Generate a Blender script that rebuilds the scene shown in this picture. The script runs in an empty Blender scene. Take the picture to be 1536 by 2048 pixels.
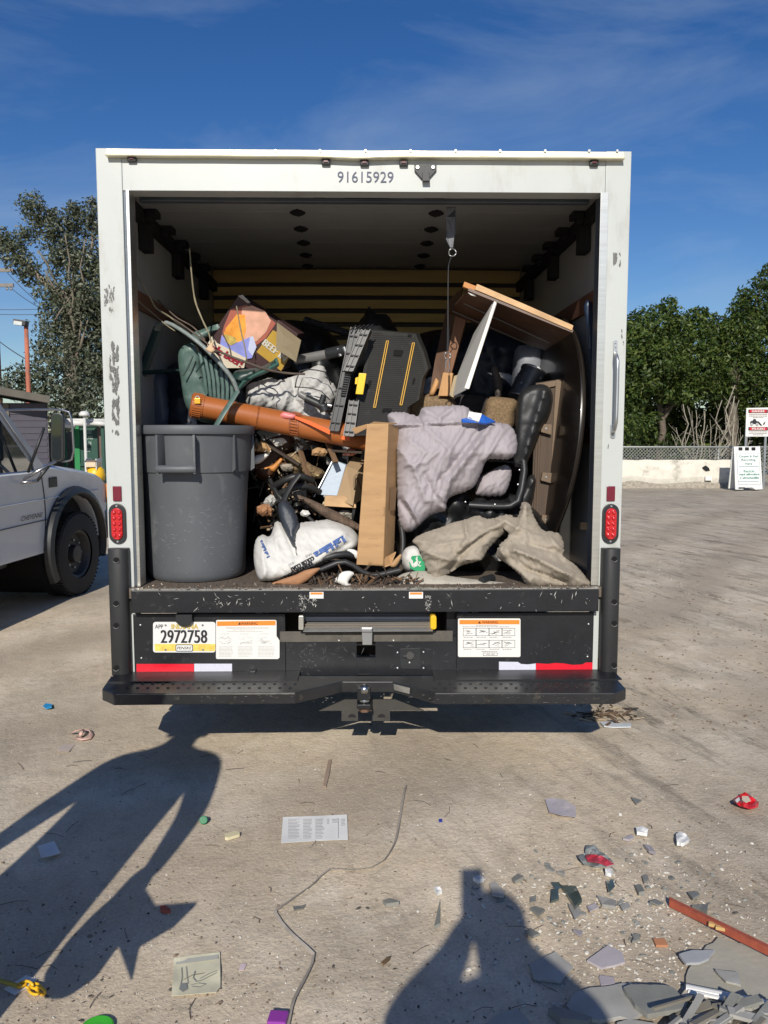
import bpy, bmesh, math, random
import numpy as np
from mathutils import Vector, Matrix, Euler, geometry, noise
random.seed(7)
sc = bpy.context.scene
COL = sc.collection
# ---------------------------------------------------------------- camera, sky, sun, exposure
F = 1600.0
PITCH = math.atan(154 / F)
cam_data = bpy.data.cameras.new('camera'); cam = bpy.data.objects.new('camera', cam_data); COL.objects.link(cam)
CAM = Vector((0, 0, 1.55))
ROT = Euler((math.pi / 2 - PITCH, 0, -math.radians(1.0)), 'XYZ')
cam.location = CAM; cam.rotation_euler = ROT
cam_data.sensor_fit = 'VERTICAL'; cam_data.sensor_height = 24.0; cam_data.lens = 24.0 * F / 2048
cam_data.clip_start = 0.02; cam_data.clip_end = 3000
sc.camera = cam
SUNV = Vector((0.20, 1.68, -1.0))                       # the way the sunlight travels
EL = math.atan2(1.0, math.hypot(0.20, 1.68)); AZ = math.atan2(-0.20, -1.68)
w = bpy.data.worlds.new('World'); sc.world = w; w.use_nodes = True
nt = w.node_tree; nt.nodes.clear()
N = nt.nodes.new; L = nt.links.new
out = N('ShaderNodeOutputWorld'); bg = N('ShaderNodeBackground'); sky = N('ShaderNodeTexSky')
sky.sky_type = 'NISHITA'; sky.sun_disc = False; sky.sun_elevation = EL; sky.sun_rotation = math.pi + math.atan2(0.20, 1.68)
sky.air_density = 1.0; sky.dust_density = 0.35; sky.ozone_density = 3.2; sky.altitude = 200
hs = N('ShaderNodeHueSaturation'); hs.inputs['Hue'].default_value = .512; hs.inputs['Saturation'].default_value = 1.30; hs.inputs['Value'].default_value = 1.0
L(sky.outputs[0], hs.inputs['Color'])
tc = N('ShaderNodeTexCoord'); mp = N('ShaderNodeMapping'); mp.inputs['Scale'].default_value = (1.6, 1.0, 5.5); mp.inputs['Rotation'].default_value = (0.0, 0.32, 0.0); mp.inputs['Location'].default_value = (2.3, 0.0, 1.4)
nz = N('ShaderNodeTexNoise'); nz.inputs['Scale'].default_value = 1.5; nz.inputs['Detail'].default_value = 8; nz.inputs['Roughness'].default_value = .58; nz.inputs['Distortion'].default_value = .5
rp = N('ShaderNodeValToRGB'); rp.color_ramp.elements[0].position = .47; rp.color_ramp.elements[1].position = .95
rp.color_ramp.elements[0].color = (0, 0, 0, 1); rp.color_ramp.elements[1].color = (.55, .55, .55, 1)
mx = N('ShaderNodeMixRGB'); mx.inputs[2].default_value = (5.2, 6.3, 7.6, 1)
L(tc.outputs['Generated'], mp.inputs[0]); L(mp.outputs[0], nz.inputs['Vector']); L(nz.outputs[0], rp.inputs[0]); L(rp.outputs[0], mx.inputs[0]); L(hs.outputs[0], mx.inputs[1])
L(mx.outputs[0], bg.inputs[0]); bg.inputs[1].default_value = 0.086; L(bg.outputs[0], out.inputs[0])
sl = bpy.data.lights.new('sun', 'SUN'); so = bpy.data.objects.new('sun', sl); COL.objects.link(so)
sl.energy = 4.5; sl.angle = math.radians(0.5); sl.color = (1.0, .94, .84)
so.rotation_euler = SUNV.to_track_quat('-Z', 'Y').to_euler(); so.location = (-3, -12, 10)
sc.view_settings.view_transform = 'Standard'; sc.view_settings.look = 'None'; sc.view_settings.exposure = 0.0; sc.view_settings.gamma = 1.0
sc.view_settings.use_curve_mapping = False
# ---------------------------------------------------------------- helpers
RM = ROT.to_matrix()
def ray(u, v): return RM @ Vector(((u - 768) / F, (1024 - v) / F, -1.0))
def at(u, v, y):
    d = ray(u, v); return CAM + d * (y / d.y)
def gp(u, v, z=0.0):
    d = ray(u, v); return CAM + d * ((z - CAM.z) / d.z)
MC = {}
def mat(key, col=(.5, .5, .5), rough=.6, metal=0.0, var=.12, scale=6, bump=.12, bs=70, spec=.5, stretch=(1, 1, 1), col2=None, mid=.55, soft=.12, cs=None, emis=None, coat=0, det=6, bdist=.004, wr=0, ws=14):
    if key in MC: return MC[key]
    m = bpy.data.materials.new(key); m.use_nodes = True; t = m.node_tree; n = t.nodes.new; l = t.links.new
    b = t.nodes['Principled BSDF']
    b.inputs['Roughness'].default_value = rough; b.inputs['Metallic'].default_value = metal
    b.inputs['Specular IOR Level'].default_value = spec; b.inputs['Coat Weight'].default_value = coat
    c = n('ShaderNodeTexCoord'); mpp = n('ShaderNodeMapping'); mpp.inputs['Scale'].default_value = stretch; l(c.outputs['Object'], mpp.inputs[0])
    n1 = n('ShaderNodeTexNoise'); n1.inputs['Scale'].default_value = scale; n1.inputs['Detail'].default_value = det; n1.inputs['Roughness'].default_value = .62
    l(mpp.outputs[0], n1.inputs['Vector'])
    mr = n('ShaderNodeMapRange'); mr.inputs[1].default_value = .25; mr.inputs[2].default_value = .75; mr.inputs[3].default_value = 1 - var; mr.inputs[4].default_value = 1 + var
    l(n1.outputs[0], mr.inputs[0])
    mu = n('ShaderNodeVectorMath'); mu.operation = 'SCALE'; l(mr.outputs[0], mu.inputs['Scale'])
    if col2:
        n2 = n('ShaderNodeTexNoise'); n2.inputs['Scale'].default_value = cs or scale * 1.7; n2.inputs['Detail'].default_value = 7; n2.inputs['Roughness'].default_value = .65
        l(mpp.outputs[0], n2.inputs['Vector'])
        r2 = n('ShaderNodeMapRange'); r2.inputs[1].default_value = mid; r2.inputs[2].default_value = mid + soft; l(n2.outputs[0], r2.inputs[0])
        mm = n('ShaderNodeMixRGB'); mm.inputs[1].default_value = (*col, 1); mm.inputs[2].default_value = (*col2, 1); l(r2.outputs[0], mm.inputs[0]); l(mm.outputs[0], mu.inputs[0])
    else: mu.inputs[0].default_value = col
    l(mu.outputs[0], b.inputs['Base Color'])
    if bump:
        n3 = n('ShaderNodeTexNoise'); n3.inputs['Scale'].default_value = bs; n3.inputs['Detail'].default_value = 5; l(mpp.outputs[0], n3.inputs['Vector'])
        bp = n('ShaderNodeBump'); bp.inputs['Strength'].default_value = bump; bp.inputs['Distance'].default_value = bdist; l(n3.outputs[0], bp.inputs['Height']); l(bp.outputs[0], b.inputs['Normal'])
        if wr:
            n4 = n('ShaderNodeTexNoise'); n4.noise_type = 'RIDGED_MULTIFRACTAL'; n4.inputs['Scale'].default_value = ws; n4.inputs['Detail'].default_value = 3; n4.inputs['Distortion'].default_value = .8; l(mpp.outputs[0], n4.inputs['Vector'])
            b4 = n('ShaderNodeBump'); b4.inputs['Strength'].default_value = wr; b4.inputs['Distance'].default_value = .012; l(n4.outputs[0], b4.inputs['Height']); l(bp.outputs[0], b4.inputs['Normal']); l(b4.outputs[0], b.inputs['Normal'])
    if emis: b.inputs['Emission Color'].default_value = (*emis, 1); b.inputs['Emission Strength'].default_value = 1
    MC[key] = m; return m
WL = {}
def tag(o, label=None, cat=None, group=None, kind=None):
    if label: o['label'] = label
    if cat: o['category'] = cat
    if group: o['group'] = group
    if kind: o['kind'] = kind
    return o
def thing(name, loc, label, cat, group=None):
    o = bpy.data.objects.new(name, None); COL.objects.link(o); o.location = loc; o.empty_display_size = .1
    WL[o] = Vector(loc); return tag(o, label, cat, group)
class MB:
    def __init__(s): s.v = []; s.f = []
    def add(s, vs, fs):
        k = len(s.v); s.v += [Vector(x) for x in vs]; s.f += [[i + k for i in f] for f in fs]; return s
    def box(s, c, d, M=None):
        x, y, z = d[0] / 2, d[1] / 2, d[2] / 2
        vs = [Vector((a * x, b * y, e * z)) for a in (-1, 1) for b in (-1, 1) for e in (-1, 1)]
        if M is not None: vs = [M @ q for q in vs]
        vs = [q + Vector(c) for q in vs]
        return s.add(vs, [(0, 1, 3, 2), (4, 6, 7, 5), (0, 4, 5, 1), (2, 3, 7, 6), (0, 2, 6, 4), (1, 5, 7, 3)])
    def bb(s, a, b):
        a = Vector(a); b = Vector(b); return s.box((a + b) / 2, (abs(b.x - a.x), abs(b.y - a.y), abs(b.z - a.z)))
    def tube(s, pts, r, n=8, flat=1.0):
        pts = [Vector(p) for p in pts]; m = len(pts)
        rs = r if isinstance(r, (list, tuple)) else [r] * m
        k = len(s.v); up = None
        for i, p in enumerate(pts):
            t = (pts[min(i + 1, m - 1)] - pts[max(i - 1, 0)]).normalized()
            if up is None:
                up = Vector((0, 0, 1)) if abs(t.z) < .9 else Vector((0, 1, 0))
            a = t.cross(up).normalized(); bb_ = a.cross(t).normalized(); up = bb_
            for j in range(n):
                q = 2 * math.pi * j / n; s.v.append(p + a * (math.cos(q) * rs[i]) + bb_ * (math.sin(q) * rs[i] * flat))
        for i in range(m - 1):
            for j in range(n): s.f.append([k + i * n + j, k + i * n + (j + 1) % n, k + (i + 1) * n + (j + 1) % n, k + (i + 1) * n + j])
        s.f.append([k + j for j in range(n)][::-1]); s.f.append([k + (m - 1) * n + j for j in range(n)]); return s
    def cyl(s, p0, p1, r, n=16): return s.tube([p0, p1], r, n)
    def lathe(s, prof, c, n=32, M=None, caps=True):
        k = len(s.v); c = Vector(c)
        for (r, z) in prof:
            for j in range(n):
                q = 2 * math.pi * j / n; p = Vector((r * math.cos(q), r * math.sin(q), z)); s.v.append(c + (M @ p if M is not None else p))
        for i in range(len(prof) - 1):
            for j in range(n): s.f.append([k + i * n + j, k + i * n + (j + 1) % n, k + (i + 1) * n + (j + 1) % n, k + (i + 1) * n + j])
        if caps: s.f.append([k + j for j in range(n)][::-1]); s.f.append([k + (len(prof) - 1) * n + j for j in range(n)])
        return s
    def prism(s, poly, vec):
        n = len(poly); vec = Vector(vec); poly = [Vector(p) for p in poly]
        return s.add(poly + [p + vec for p in poly], [list(range(n)), list(range(n, 2 * n))[::-1]] + [[i, i + n, (i + 1) % n + n, (i + 1) % n] for i in range(n)])
    def build(s, name, m, parent=None, smooth=False, bevel=0, seg=2, label=None, cat=None, group=None, kind=None, keep=False):
        me = bpy.data.meshes.new(name)
        if parent is not None: org = WL[parent]
        elif keep: org = Vector((0, 0, 0))
        else:
            a = np.array([tuple(x) for x in s.v]); org = Vector(((a[:, 0].min() + a[:, 0].max()) / 2, (a[:, 1].min() + a[:, 1].max()) / 2, a[:, 2].min()))
        me.from_pydata([x - org for x in s.v], [], s.f); me.validate()
        bm = bmesh.new(); bm.from_mesh(me)
        bmesh.ops.recalc_face_normals(bm, faces=bm.faces)
        if bevel:
            es = [e for e in bm.edges if len(e.link_faces) == 2 and e.calc_face_angle(0) > .5]
            bmesh.ops.bevel(bm, geom=es, offset=bevel, segments=seg, affect='EDGES', profile=.6)
        bm.to_mesh(me); bm.free()
        if smooth: me.shade_smooth()
        if isinstance(m, (list, tuple)): [me.materials.append(q) for q in m]
        else: me.materials.append(m)
        o = bpy.data.objects.new(name, me); COL.objects.link(o)
        if parent is not None: o.parent = parent; WL[o] = WL[parent]
        else: o.location = org; WL[o] = org
        return tag(o, label, cat, group, kind)
def smoothby(o, ang=40):
    o.data.shade_smooth()
    if hasattr(o.data, 'set_sharp_from_angle'): o.data.set_sharp_from_angle(angle=math.radians(ang))
    return o
def crom(p, step, closed=False):
    p = [Vector((*q, 0)) if len(q) == 2 else Vector(q) for q in p]; n = len(p); o = []
    for i in range(n if closed else n - 1):
        g = (lambda k: p[k % n]) if closed else (lambda k: p[min(max(k, 0), n - 1)])
        a, b, c, d = g(i - 1), g(i), g(i + 1), g(i + 2); m = max(1, int((c - b).length / step))
        for k in range(m):
            t = k / m; o.append(.5 * ((2 * b) + (c - a) * t + (2 * a - 5 * b + 4 * c - d) * t * t + (3 * b - a - 3 * c + d) * t ** 3))
    if not closed: o.append(p[-1])
    return o
def path(px, y, step=14):           # px list (u,v) or (u,v,y) -> smooth world path
    return crom([at(q[0], q[1], q[2] if len(q) > 2 else y) for q in px], step / 400)
def smp(poly, step=6, closed=True, straight=False):
    if straight:
        o = []; n = len(poly)
        for i in range(n):
            a = poly[i]; b = poly[(i + 1) % n]; m = max(1, int(math.dist(a, b) / step))
            o += [(a[0] + (b[0] - a[0]) * k / m, a[1] + (b[1] - a[1]) * k / m) for k in range(m)]
        return o
    return [(q.x, q.y) for q in crom(poly, step, closed)]
def pdist(P, poly, closed=True):
    P = np.asarray(P, float); d = np.full(len(P), 1e9); n = len(poly)
    for i in range(n if closed else n - 1):
        a = np.array(poly[i][:2], float); b = np.array(poly[(i + 1) % n][:2], float); ab = b - a; L2 = max(ab @ ab, 1e-9)
        t = np.clip(((P - a) @ ab) / L2, 0, 1); d = np.minimum(d, np.hypot(*(P - (a + t[:, None] * ab)).T))
    return d
def inside(P, poly):
    P = np.asarray(P, float); r = np.zeros(len(P), bool); n = len(poly); j = n - 1
    for i in range(n):
        xi, yi = poly[i][:2]; xj, yj = poly[j][:2]
        c = ((yi > P[:, 1]) != (yj > P[:, 1])) & (P[:, 0] < (xj - xi) * (P[:, 1] - yi) / ((yj - yi) or 1e-9) + xi); r ^= c; j = i
    return r
def relief(name, poly, y0, thick, m, parent=None, step=6, folds=(), na=0.0, ns=.03, edge=25, back=.03, straight=False, seed=0, ridge=0.0, rs=.02, rang=0.0, rst=3.0, cloth=False, buckle=None, label=None, cat=None, group=None, kind=None, smooth=True):
    """a solid body whose outline is poly; y0 plane (number or function), thick puff, folds = (polyline, amplitude, width)"""
    pl = smp(poly, step, True, straight)
    u0, u1 = min(p[0] for p in pl), max(p[0] for p in pl); v0, v1 = min(p[1] for p in pl), max(p[1] for p in pl)
    rnd = random.Random(seed + 3); G = []
    yy = v0; k = 0
    while yy < v1:
        xx = u0 + (k % 2) * step / 2
        while xx < u1: G.append((xx + rnd.uniform(-.15, .15) * step, yy + rnd.uniform(-.15, .15) * step)); xx += step
        yy += step * .87; k += 1
    G = np.array(G); ok = inside(G, pl); G = G[ok]; G = G[pdist(G, pl) > step * .55] if len(G) else G
    allp = [Vector(p) for p in pl] + [Vector(p) for p in G.tolist()]
    n0 = len(pl)
    V, E, Fc, *_ = geometry.delaunay_2d_cdt(allp, [], [list(range(n0))], 1, 1e-5)
    P = np.array([tuple(q) for q in V])
    yf = y0 if callable(y0) else (lambda u, v: y0)
    ca, sa = math.cos(rang), math.sin(rang)
    def depth(P):
        P = np.atleast_2d(np.asarray(P, float)); d = pdist(P, pl); g = (1 - np.exp(-d / edge * 1.3)) if cloth else np.sqrt(1 - (1 - np.minimum(d / edge, 1)) ** 2)
        y = np.array([yf(a, b) for a, b in P]) - thick * g
        for fo in folds:
            dd = pdist(P, fo[0], False); y -= fo[1] * (.55 * np.exp(-dd / (fo[2] * .8)) + .45 * np.exp(-(dd / fo[2]) ** 2)) * (1.0 if cloth else np.minimum(1, d / (edge * .4) + .25))
        if na or ridge:
            for i, (a, b) in enumerate(P):
                q = 0
                if na: q += na * noise.fractal(Vector((a * ns, b * ns, seed * 3.7)), .9, 2.1, 4)
                if ridge:
                    s_, t_ = (a * ca + b * sa) * rs, (-a * sa + b * ca) * rs / rst
                    w_ = noise.noise(Vector((s_ * .6, t_ * .6, seed + 9))) * 1.2
                    q += ridge * ((1 - 2.6 * abs(noise.noise(Vector((s_ + w_, t_, seed * 1.3))))) + .38 * (1 - 2.6 * abs(noise.noise(Vector((s_ * 2.3 - t_ * .8, t_ * 2.1 + w_, seed * 2.3 + 4))))) + .10 * (1 - 2.6 * abs(noise.noise(Vector((s_ * 4.7 + t_ * 2, t_ * 5.0 + w_ * 2, seed + 14))))))
                y[i] -= q * (1.0 if cloth else min(1, d[i] / (edge * .5) + .1))
        return y
    Y = depth(P); bd = pdist(P, pl); n = len(P)
    W0 = None
    if buckle:
        sc_, ang_, kb, ka, its, nzs = buckle
        X0 = np.array([tuple(at(P[i, 0], P[i, 1], Y[i])) for i in range(n)]); es = set(); opp = {}
        for f in Fc:
            for a, b, c in ((f[0], f[1], f[2]), (f[1], f[2], f[0]), (f[2], f[0], f[1])):
                k_ = (min(a, b), max(a, b)); es.add(k_); opp.setdefault(k_, []).append(c)
        E_ = np.array(sorted(es)); B_ = np.array([v_ for v_ in opp.values() if len(v_) == 2])
        def rest(Q):
            d_ = X0[Q[:, 1]] - X0[Q[:, 0]]; L_ = np.linalg.norm(d_, axis=1) + 1e-9; c_ = (d_[:, 0] * math.cos(ang_) - d_[:, 2] * math.sin(ang_)) / L_; return L_ * (1 + sc_ * (.25 + .75 * c_ * c_))
        LE, LB = rest(E_), rest(B_); X = X0.copy()
        X[:, 1] += np.array([noise.fractal(Vector((a * nzs, b * nzs, seed)), 1, 2, 3) * .006 for a, b in P])
        cnt = np.bincount(np.concatenate([E_.ravel(), B_.ravel()]), minlength=n).astype(float)[:, None]; cnt[cnt == 0] = 1; vel = np.zeros_like(X); bdw = np.minimum(1, bd / 10)[:, None]
        for it in range(its):
            D_ = np.zeros_like(X)
            for Q, L_, st_ in ((E_, LE, 1.0), (B_, LB, kb)):
                d_ = X[Q[:, 1]] - X[Q[:, 0]]; ln_ = np.linalg.norm(d_, axis=1) + 1e-9; w__ = (st_ * .5 * (ln_ - L_) / ln_)[:, None] * d_
                for c in range(3): D_[:, c] += np.bincount(Q[:, 0], w__[:, c], n) - np.bincount(Q[:, 1], w__[:, c], n)
            X2 = X + D_ / cnt * 1.7 + vel * .6; X2 += (X0 - X2) * np.array([ka * 1.5, ka, ka * 1.5]) ; X2[:, 1] = np.minimum(X2[:, 1], X0[:, 1] + .012); vel = (X2 - X) * .8; X = X2
        W0 = X; Y = X[:, 1].copy()
    Yb = (Y + .003 + back * np.minimum(bd / edge, 1)) if cloth else np.array([yf(a, b) for a, b in P]) + back * np.minimum(bd / edge, 1) + .004
    vs = [at(P[i, 0], P[i, 1], Y[i]) for i in range(n)] + [at(P[i, 0], P[i, 1], Yb[i]) for i in range(n)]
    if W0 is not None: vs = [Vector(q) for q in W0.tolist()] + [Vector((q[0], q[1] + .003 + back * min(1, bd[i] / edge), q[2])) for i, q in enumerate(W0.tolist())]
    fs = [list(f) for f in Fc]; ec = {}
    for f in fs:
        for a, b in zip(f, f[1:] + f[:1]): ec[(a, b)] = 1
    side = [[b, a, a + n, b + n] for (a, b) in ec if (b, a) not in ec]
    mb = MB(); mb.v = vs; mb.f = fs + [[i + n for i in f[::-1]] for f in fs] + side
    o = mb.build(name, m, parent, label=label, cat=cat, group=group, kind=kind)
    if smooth: smoothby(o, 75)
    o_depth = lambda u, v: float(depth([(u, v)])[0])
    if W0 is not None:
        def o_depth(u, v):
            q = (P[:, 0] - u) ** 2 + (P[:, 1] - v) ** 2; k_ = np.argsort(q)[:7]; return float(Y[k_].min() * .35 + Y[k_].mean() * .65)
    return o, o_depth
FC = {}
def glyphs(s):
    if s in FC: return FC[s]
    c = bpy.data.curves.new('t', 'FONT'); c.body = s; c.size = 1; c.resolution_u = 3; c.align_x = 'CENTER'
    o = bpy.data.objects.new('t', c); COL.objects.link(o); dg = bpy.context.evaluated_depsgraph_get(); dg.update()
    me = bpy.data.meshes.new_from_object(o.evaluated_get(dg)); vs = [v.co.copy() for v in me.vertices]; fs = [list(p.vertices) for p in me.polygons]
    bpy.data.objects.remove(o); bpy.data.curves.remove(c); bpy.data.meshes.remove(me)
    x0 = min(v.x for v in vs); x1 = max(v.x for v in vs); y0 = min(v.y for v in vs); y1 = max(v.y for v in vs)
    vs = [((v.x - (x0 + x1) / 2) / (x1 - x0), (v.y - (y0 + y1) / 2) / (y1 - y0)) for v in vs]
    FC[s] = (vs, fs); return FC[s]
def text(mb, s, cx, cy, wpx, hpx, dep, ang=0.0, lift=.003, shear=0.0, bold=0):
    """letters whose outline is wpx x hpx picture units about (cx,cy), turned by ang degrees (picture, clockwise), on the surface dep(u,v)"""
    vs, fs = glyphs(s); c, q = math.cos(math.radians(ang)), math.sin(math.radians(ang)); df = dep if callable(dep) else (lambda u, v: dep)
    for k in range(1 + bold):
        o = []
        for x, y in vs:
            a = (x + k * .004 * bold) * wpx + shear * y * hpx; b = -y * hpx; u, v = cx + a * c - b * q, cy + a * q + b * c; o.append(at(u, v, df(u, v) - lift - k * .0005))
        mb.add(o, fs)
    return mb
def patch(mb, poly, dep, lift=.002, th=0.0015):
    df = dep if callable(dep) else (lambda u, v: dep)
    f = [at(u, v, df(u, v) - lift) for u, v in poly]; mb.prism(f, (0, th, 0)); return mb
def rrect(u0, v0, u1, v1, r, n=4):
    o = []
    for cx, cy, a0 in ((u1 - r, v0 + r, -90), (u1 - r, v1 - r, 0), (u0 + r, v1 - r, 90), (u0 + r, v0 + r, 180)):
        for k in range(n + 1):
            a = math.radians(a0 + 90 * k / n); o.append((cx + r * math.cos(a), cy + r * math.sin(a)))
    return o
def slab(name, pts, th, m, parent=None, **k):
    p = [Vector(q) for q in pts]; nrm = (p[1] - p[0]).cross(p[2] - p[0]).normalized()
    if nrm.y < 0: nrm = -nrm
    return MB().prism(p, nrm * th).build(name, m, parent, **k)
# ---------------------------------------------------------------- shared materials
WHITE = mat('white_painted_aluminium', (.50, .525, .505), .35, var=.05, scale=3, bump=.05, bs=30, col2=(.40, .40, .36), mid=.55, soft=.2, cs=7, stretch=(1, 1, .35))
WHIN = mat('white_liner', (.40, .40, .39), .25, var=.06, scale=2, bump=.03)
BLK = mat('black_painted_steel', (.012, .013, .016), .38, var=.3, scale=10, bump=.12, bs=40, col2=(.05, .05, .048), mid=.62, soft=.1, cs=18)
BLKP = mat('black_plastic', (.018, .02, .022), .45, var=.15, bump=.1, bs=200)
BLKD = mat('matt_black', (.008, .008, .009), .8, var=.2)
TYRE = mat('tyre_rubber', (.016, .016, .017), .75, var=.2, bump=.2, bs=80)
STEEL = mat('galvanised_steel', (.48, .49, .50), .38, .9, var=.12, bump=.05)
ALU = mat('brushed_aluminium', (.66, .65, .60), .32, .85, var=.12, scale=20, stretch=(.1, 1, 4), bump=.05)
SEAL = mat('door_track_steel', (.10, .12, .145), .4, .3, var=.15)
RED = mat('red_lens', (.55, .01, .015), .12, var=.1, spec=.8, coat=.6)
DRED = mat('dark_red_lens', (.16, .012, .03), .2, var=.1, coat=.4)
STWH = mat('sticker_white', (.76, .75, .71), .45, var=.04, bump=0)
INK = mat('black_ink', (.015, .015, .02), .6, bump=0)
INKB = mat('blue_grey_ink', (.075, .085, .14), .6, bump=0)
GREYI = mat('grey_print', (.38, .38, .38), .6, bump=0)
ORANGE = mat('warning_orange', (.85, .25, .03), .5, var=.05, bump=0)
YEL = mat('yellow_plastic', (.80, .47, .015), .4, var=.08)
CARD = mat('corrugated_cardboard', (.44, .265, .125), .8, var=.12, scale=5, bump=.12, bs=30, stretch=(1, 1, 5), col2=(.36, .21, .10), mid=.55, soft=.15)
WOOD = mat('raw_wood', (.50, .27, .11), .65, var=.22, scale=6, stretch=(2, 2, .5), bump=.15, bs=40)
DWOOD = mat('dark_brown_wood', (.10, .05, .028), .5, var=.25, scale=8, bump=.1)
# ---------------------------------------------------------------- ground
def ground():
    m = bpy.data.materials.new('compacted_dirt'); m.use_nodes = True; t = m.node_tree; n = t.nodes.new; l = t.links.new; b = t.nodes['Principled BSDF']
    b.inputs['Roughness'].default_value = .93; b.inputs['Specular IOR Level'].default_value = .15
    c = n('ShaderNodeTexCoord')
    def nz(sc_, det=8, st=(1, 1, 1), rot=0, rg=.62, dist=0):
        mp = n('ShaderNodeMapping'); mp.vector_type = 'TEXTURE'; mp.inputs['Scale'].default_value = tuple(1 / q_ for q_ in st); mp.inputs['Rotation'].default_value = (0, 0, rot); l(c.outputs['Object'], mp.inputs[0])
        x = n('ShaderNodeTexNoise'); x.inputs['Scale'].default_value = sc_; x.inputs['Detail'].default_value = det; x.inputs['Roughness'].default_value = rg; x.inputs['Distortion'].default_value = dist; l(mp.outputs[0], x.inputs['Vector']); return x.outputs[0]
    def rng(s, a, b_, c_=0, d=1):
        x = n('ShaderNodeMapRange'); x.inputs[1].default_value = a; x.inputs[2].default_value = b_; x.inputs[3].default_value = c_; x.inputs[4].default_value = d; l(s, x.inputs[0]); return x.outputs[0]
    def mixc(f, a, b_):
        x = n('ShaderNodeMixRGB'); l(f, x.inputs[0])
        for i, q in ((1, a), (2, b_)):
            if isinstance(q, tuple): x.inputs[i].default_value = (*q, 1)
            else: l(q, x.inputs[i])
        return x.outputs[0]
    def mulv(a, b_):
        x = n('ShaderNodeMath'); x.operation = 'MULTIPLY'; l(a, x.inputs[0])
        if isinstance(b_, float): x.inputs[1].default_value = b_
        else: l(b_, x.inputs[1])
        return x.outputs[0]
    base = mixc(rng(nz(.8, 9), .36, .60), (.68, .56, .41), (.50, .43, .33))
    base = mixc(rng(nz(2.6, 6), .52, .72, 0, .7), base, (.72, .64, .52))
    base = mixc(rng(nz(13, 7, (1, 1, 1), .9, .7), .50, .64, 0, .55), base, (.40, .335, .25))
    base = mixc(rng(nz(1.7, 6, (1, 1, 1), 2.2, .6), .50, .62, 0, .5), base, (.76, .66, .52))
    base = mixc(rng(nz(5.5, 8, (1, 1, 1), .3), .62, .78, 0, .42), base, (.50, .32, .20))          # rusty earth spots
    sep = n('ShaderNodeSeparateXYZ'); l(c.outputs['Object'], sep.inputs[0])
    far = rng(sep.outputs[1], 7, 22, 0, .75)
    base = mixc(far, base, (.42, .375, .30))                                                     # worn asphalt yard farther off
    # long dark scuffs and tyre streaks
    st1 = rng(nz(2.6, 8, (.35, 1.9, 1), -1.25, .72), .50, .64, 0, .75)
    zone = mulv(rng(nz(.30, 3), .42, .58), rng(sep.outputs[0], -.6, 1.4, .45, 1))
    base = mixc(mulv(st1, zone), base, (.16, .135, .11))
    st2 = rng(nz(1.2, 6, (.10, 1.6, 1), -.12, .7), .48, .66, 0, .6)
    base = mixc(mulv(st2, far), base, (.20, .18, .16))
    st3 = rng(nz(3.4, 9, (.35, 1.7, 1), -1.2, .8), .57, .68, 0, .8)
    base = mixc(mulv(st3, rng(nz(.4, 3, (1, 1, 1), 1.2), .5, .62)), base, (.70, .63, .52))           # pale crushed plaster streaks
    wv = n('ShaderNodeTexWave'); wv.bands_direction = 'X'; wv.inputs['Scale'].default_value = .22; wv.inputs['Distortion'].default_value = 5; wv.inputs['Detail'].default_value = 4; wv.inputs['Detail Scale'].default_value = .6; mpw = n('ShaderNodeMapping'); mpw.inputs['Rotation'].default_value = (0, 0, .62); l(c.outputs['Object'], mpw.inputs[0]); l(mpw.outputs[0], wv.inputs['Vector'])
    base = mixc(mulv(rng(wv.outputs[0], .45, .95, 0, .6), rng(nz(.5, 5), .35, .55)), base, (.38, .315, .24))
    st4 = rng(nz(4.5, 9, (.4, 1.5, 1), -1.31, .78), .52, .62, 0, .75)
    spot = mulv(rng(nz(1.1, 4, (1, 1, 1), 2.0), .46, .58), rng(sep.outputs[0], .8, 1.7, .10, 1))
    base = mixc(mulv(st4, spot), base, (.10, .085, .07))
    fine = rng(nz(95, 4), .3, .7, .85, 1.13)
    x = n('ShaderNodeVectorMath'); x.operation = 'SCALE'; l(base, x.inputs[0]); l(fine, x.inputs['Scale'])
    vo = n('ShaderNodeTexVoronoi'); vo.inputs['Scale'].default_value = 55; l(c.outputs['Object'], vo.inputs['Vector'])
    sp = rng(vo.outputs['Distance'], .10, .20, 1, 0); sel = n('ShaderNodeSeparateColor'); l(vo.outputs['Color'], sel.inputs[0])
    col = mixc(mulv(sp, rng(sel.outputs[0], .80, .84, 0, .8)), x.outputs[0], (.62, .58, .50))
    col = mixc(mulv(sp, rng(sel.outputs[1], .86, .90, 0, .7)), col, (.12, .11, .10))
    l(col, b.inputs['Base Color'])
    ad = n('ShaderNodeMath'); ad.operation = 'ADD'; l(mulv(nz(60, 8), 1.0), ad.inputs[0]); l(mulv(nz(16, 9, (1, 1, 1), .4, .72), 2.0), ad.inputs[1])
    ad2 = n('ShaderNodeMath'); ad2.operation = 'ADD'; l(ad.outputs[0], ad2.inputs[0]); l(mulv(sp, .25), ad2.inputs[1])
    bp = n('ShaderNodeBump'); bp.inputs['Strength'].default_value = .5; bp.inputs['Distance'].default_value = .008; l(ad2.outputs[0], bp.inputs['Height']); l(bp.outputs[0], b.inputs['Normal'])
    def axis(far_, near, k): 
        a = np.concatenate([-np.geomspace(far_, near, 14)[:-1], np.linspace(-near, near, k), np.geomspace(near, far_, 14)[1:]]); return a
    xs = axis(1500, 5, 110); ys = axis(1500, 7, 150) + 2.0
    mb = MB(); nx = len(xs)
    for y in ys:
        for xx in xs:
            k = max(0, 1 - max(abs(xx) / 12, abs(y - 2) / 14)); z = k * .015 * noise.fractal(Vector((xx * .9, y * .9, 0)), 1, 2, 5) + (-.0 if k else 0)
            mb.v.append(Vector((xx, y, z)))
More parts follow.
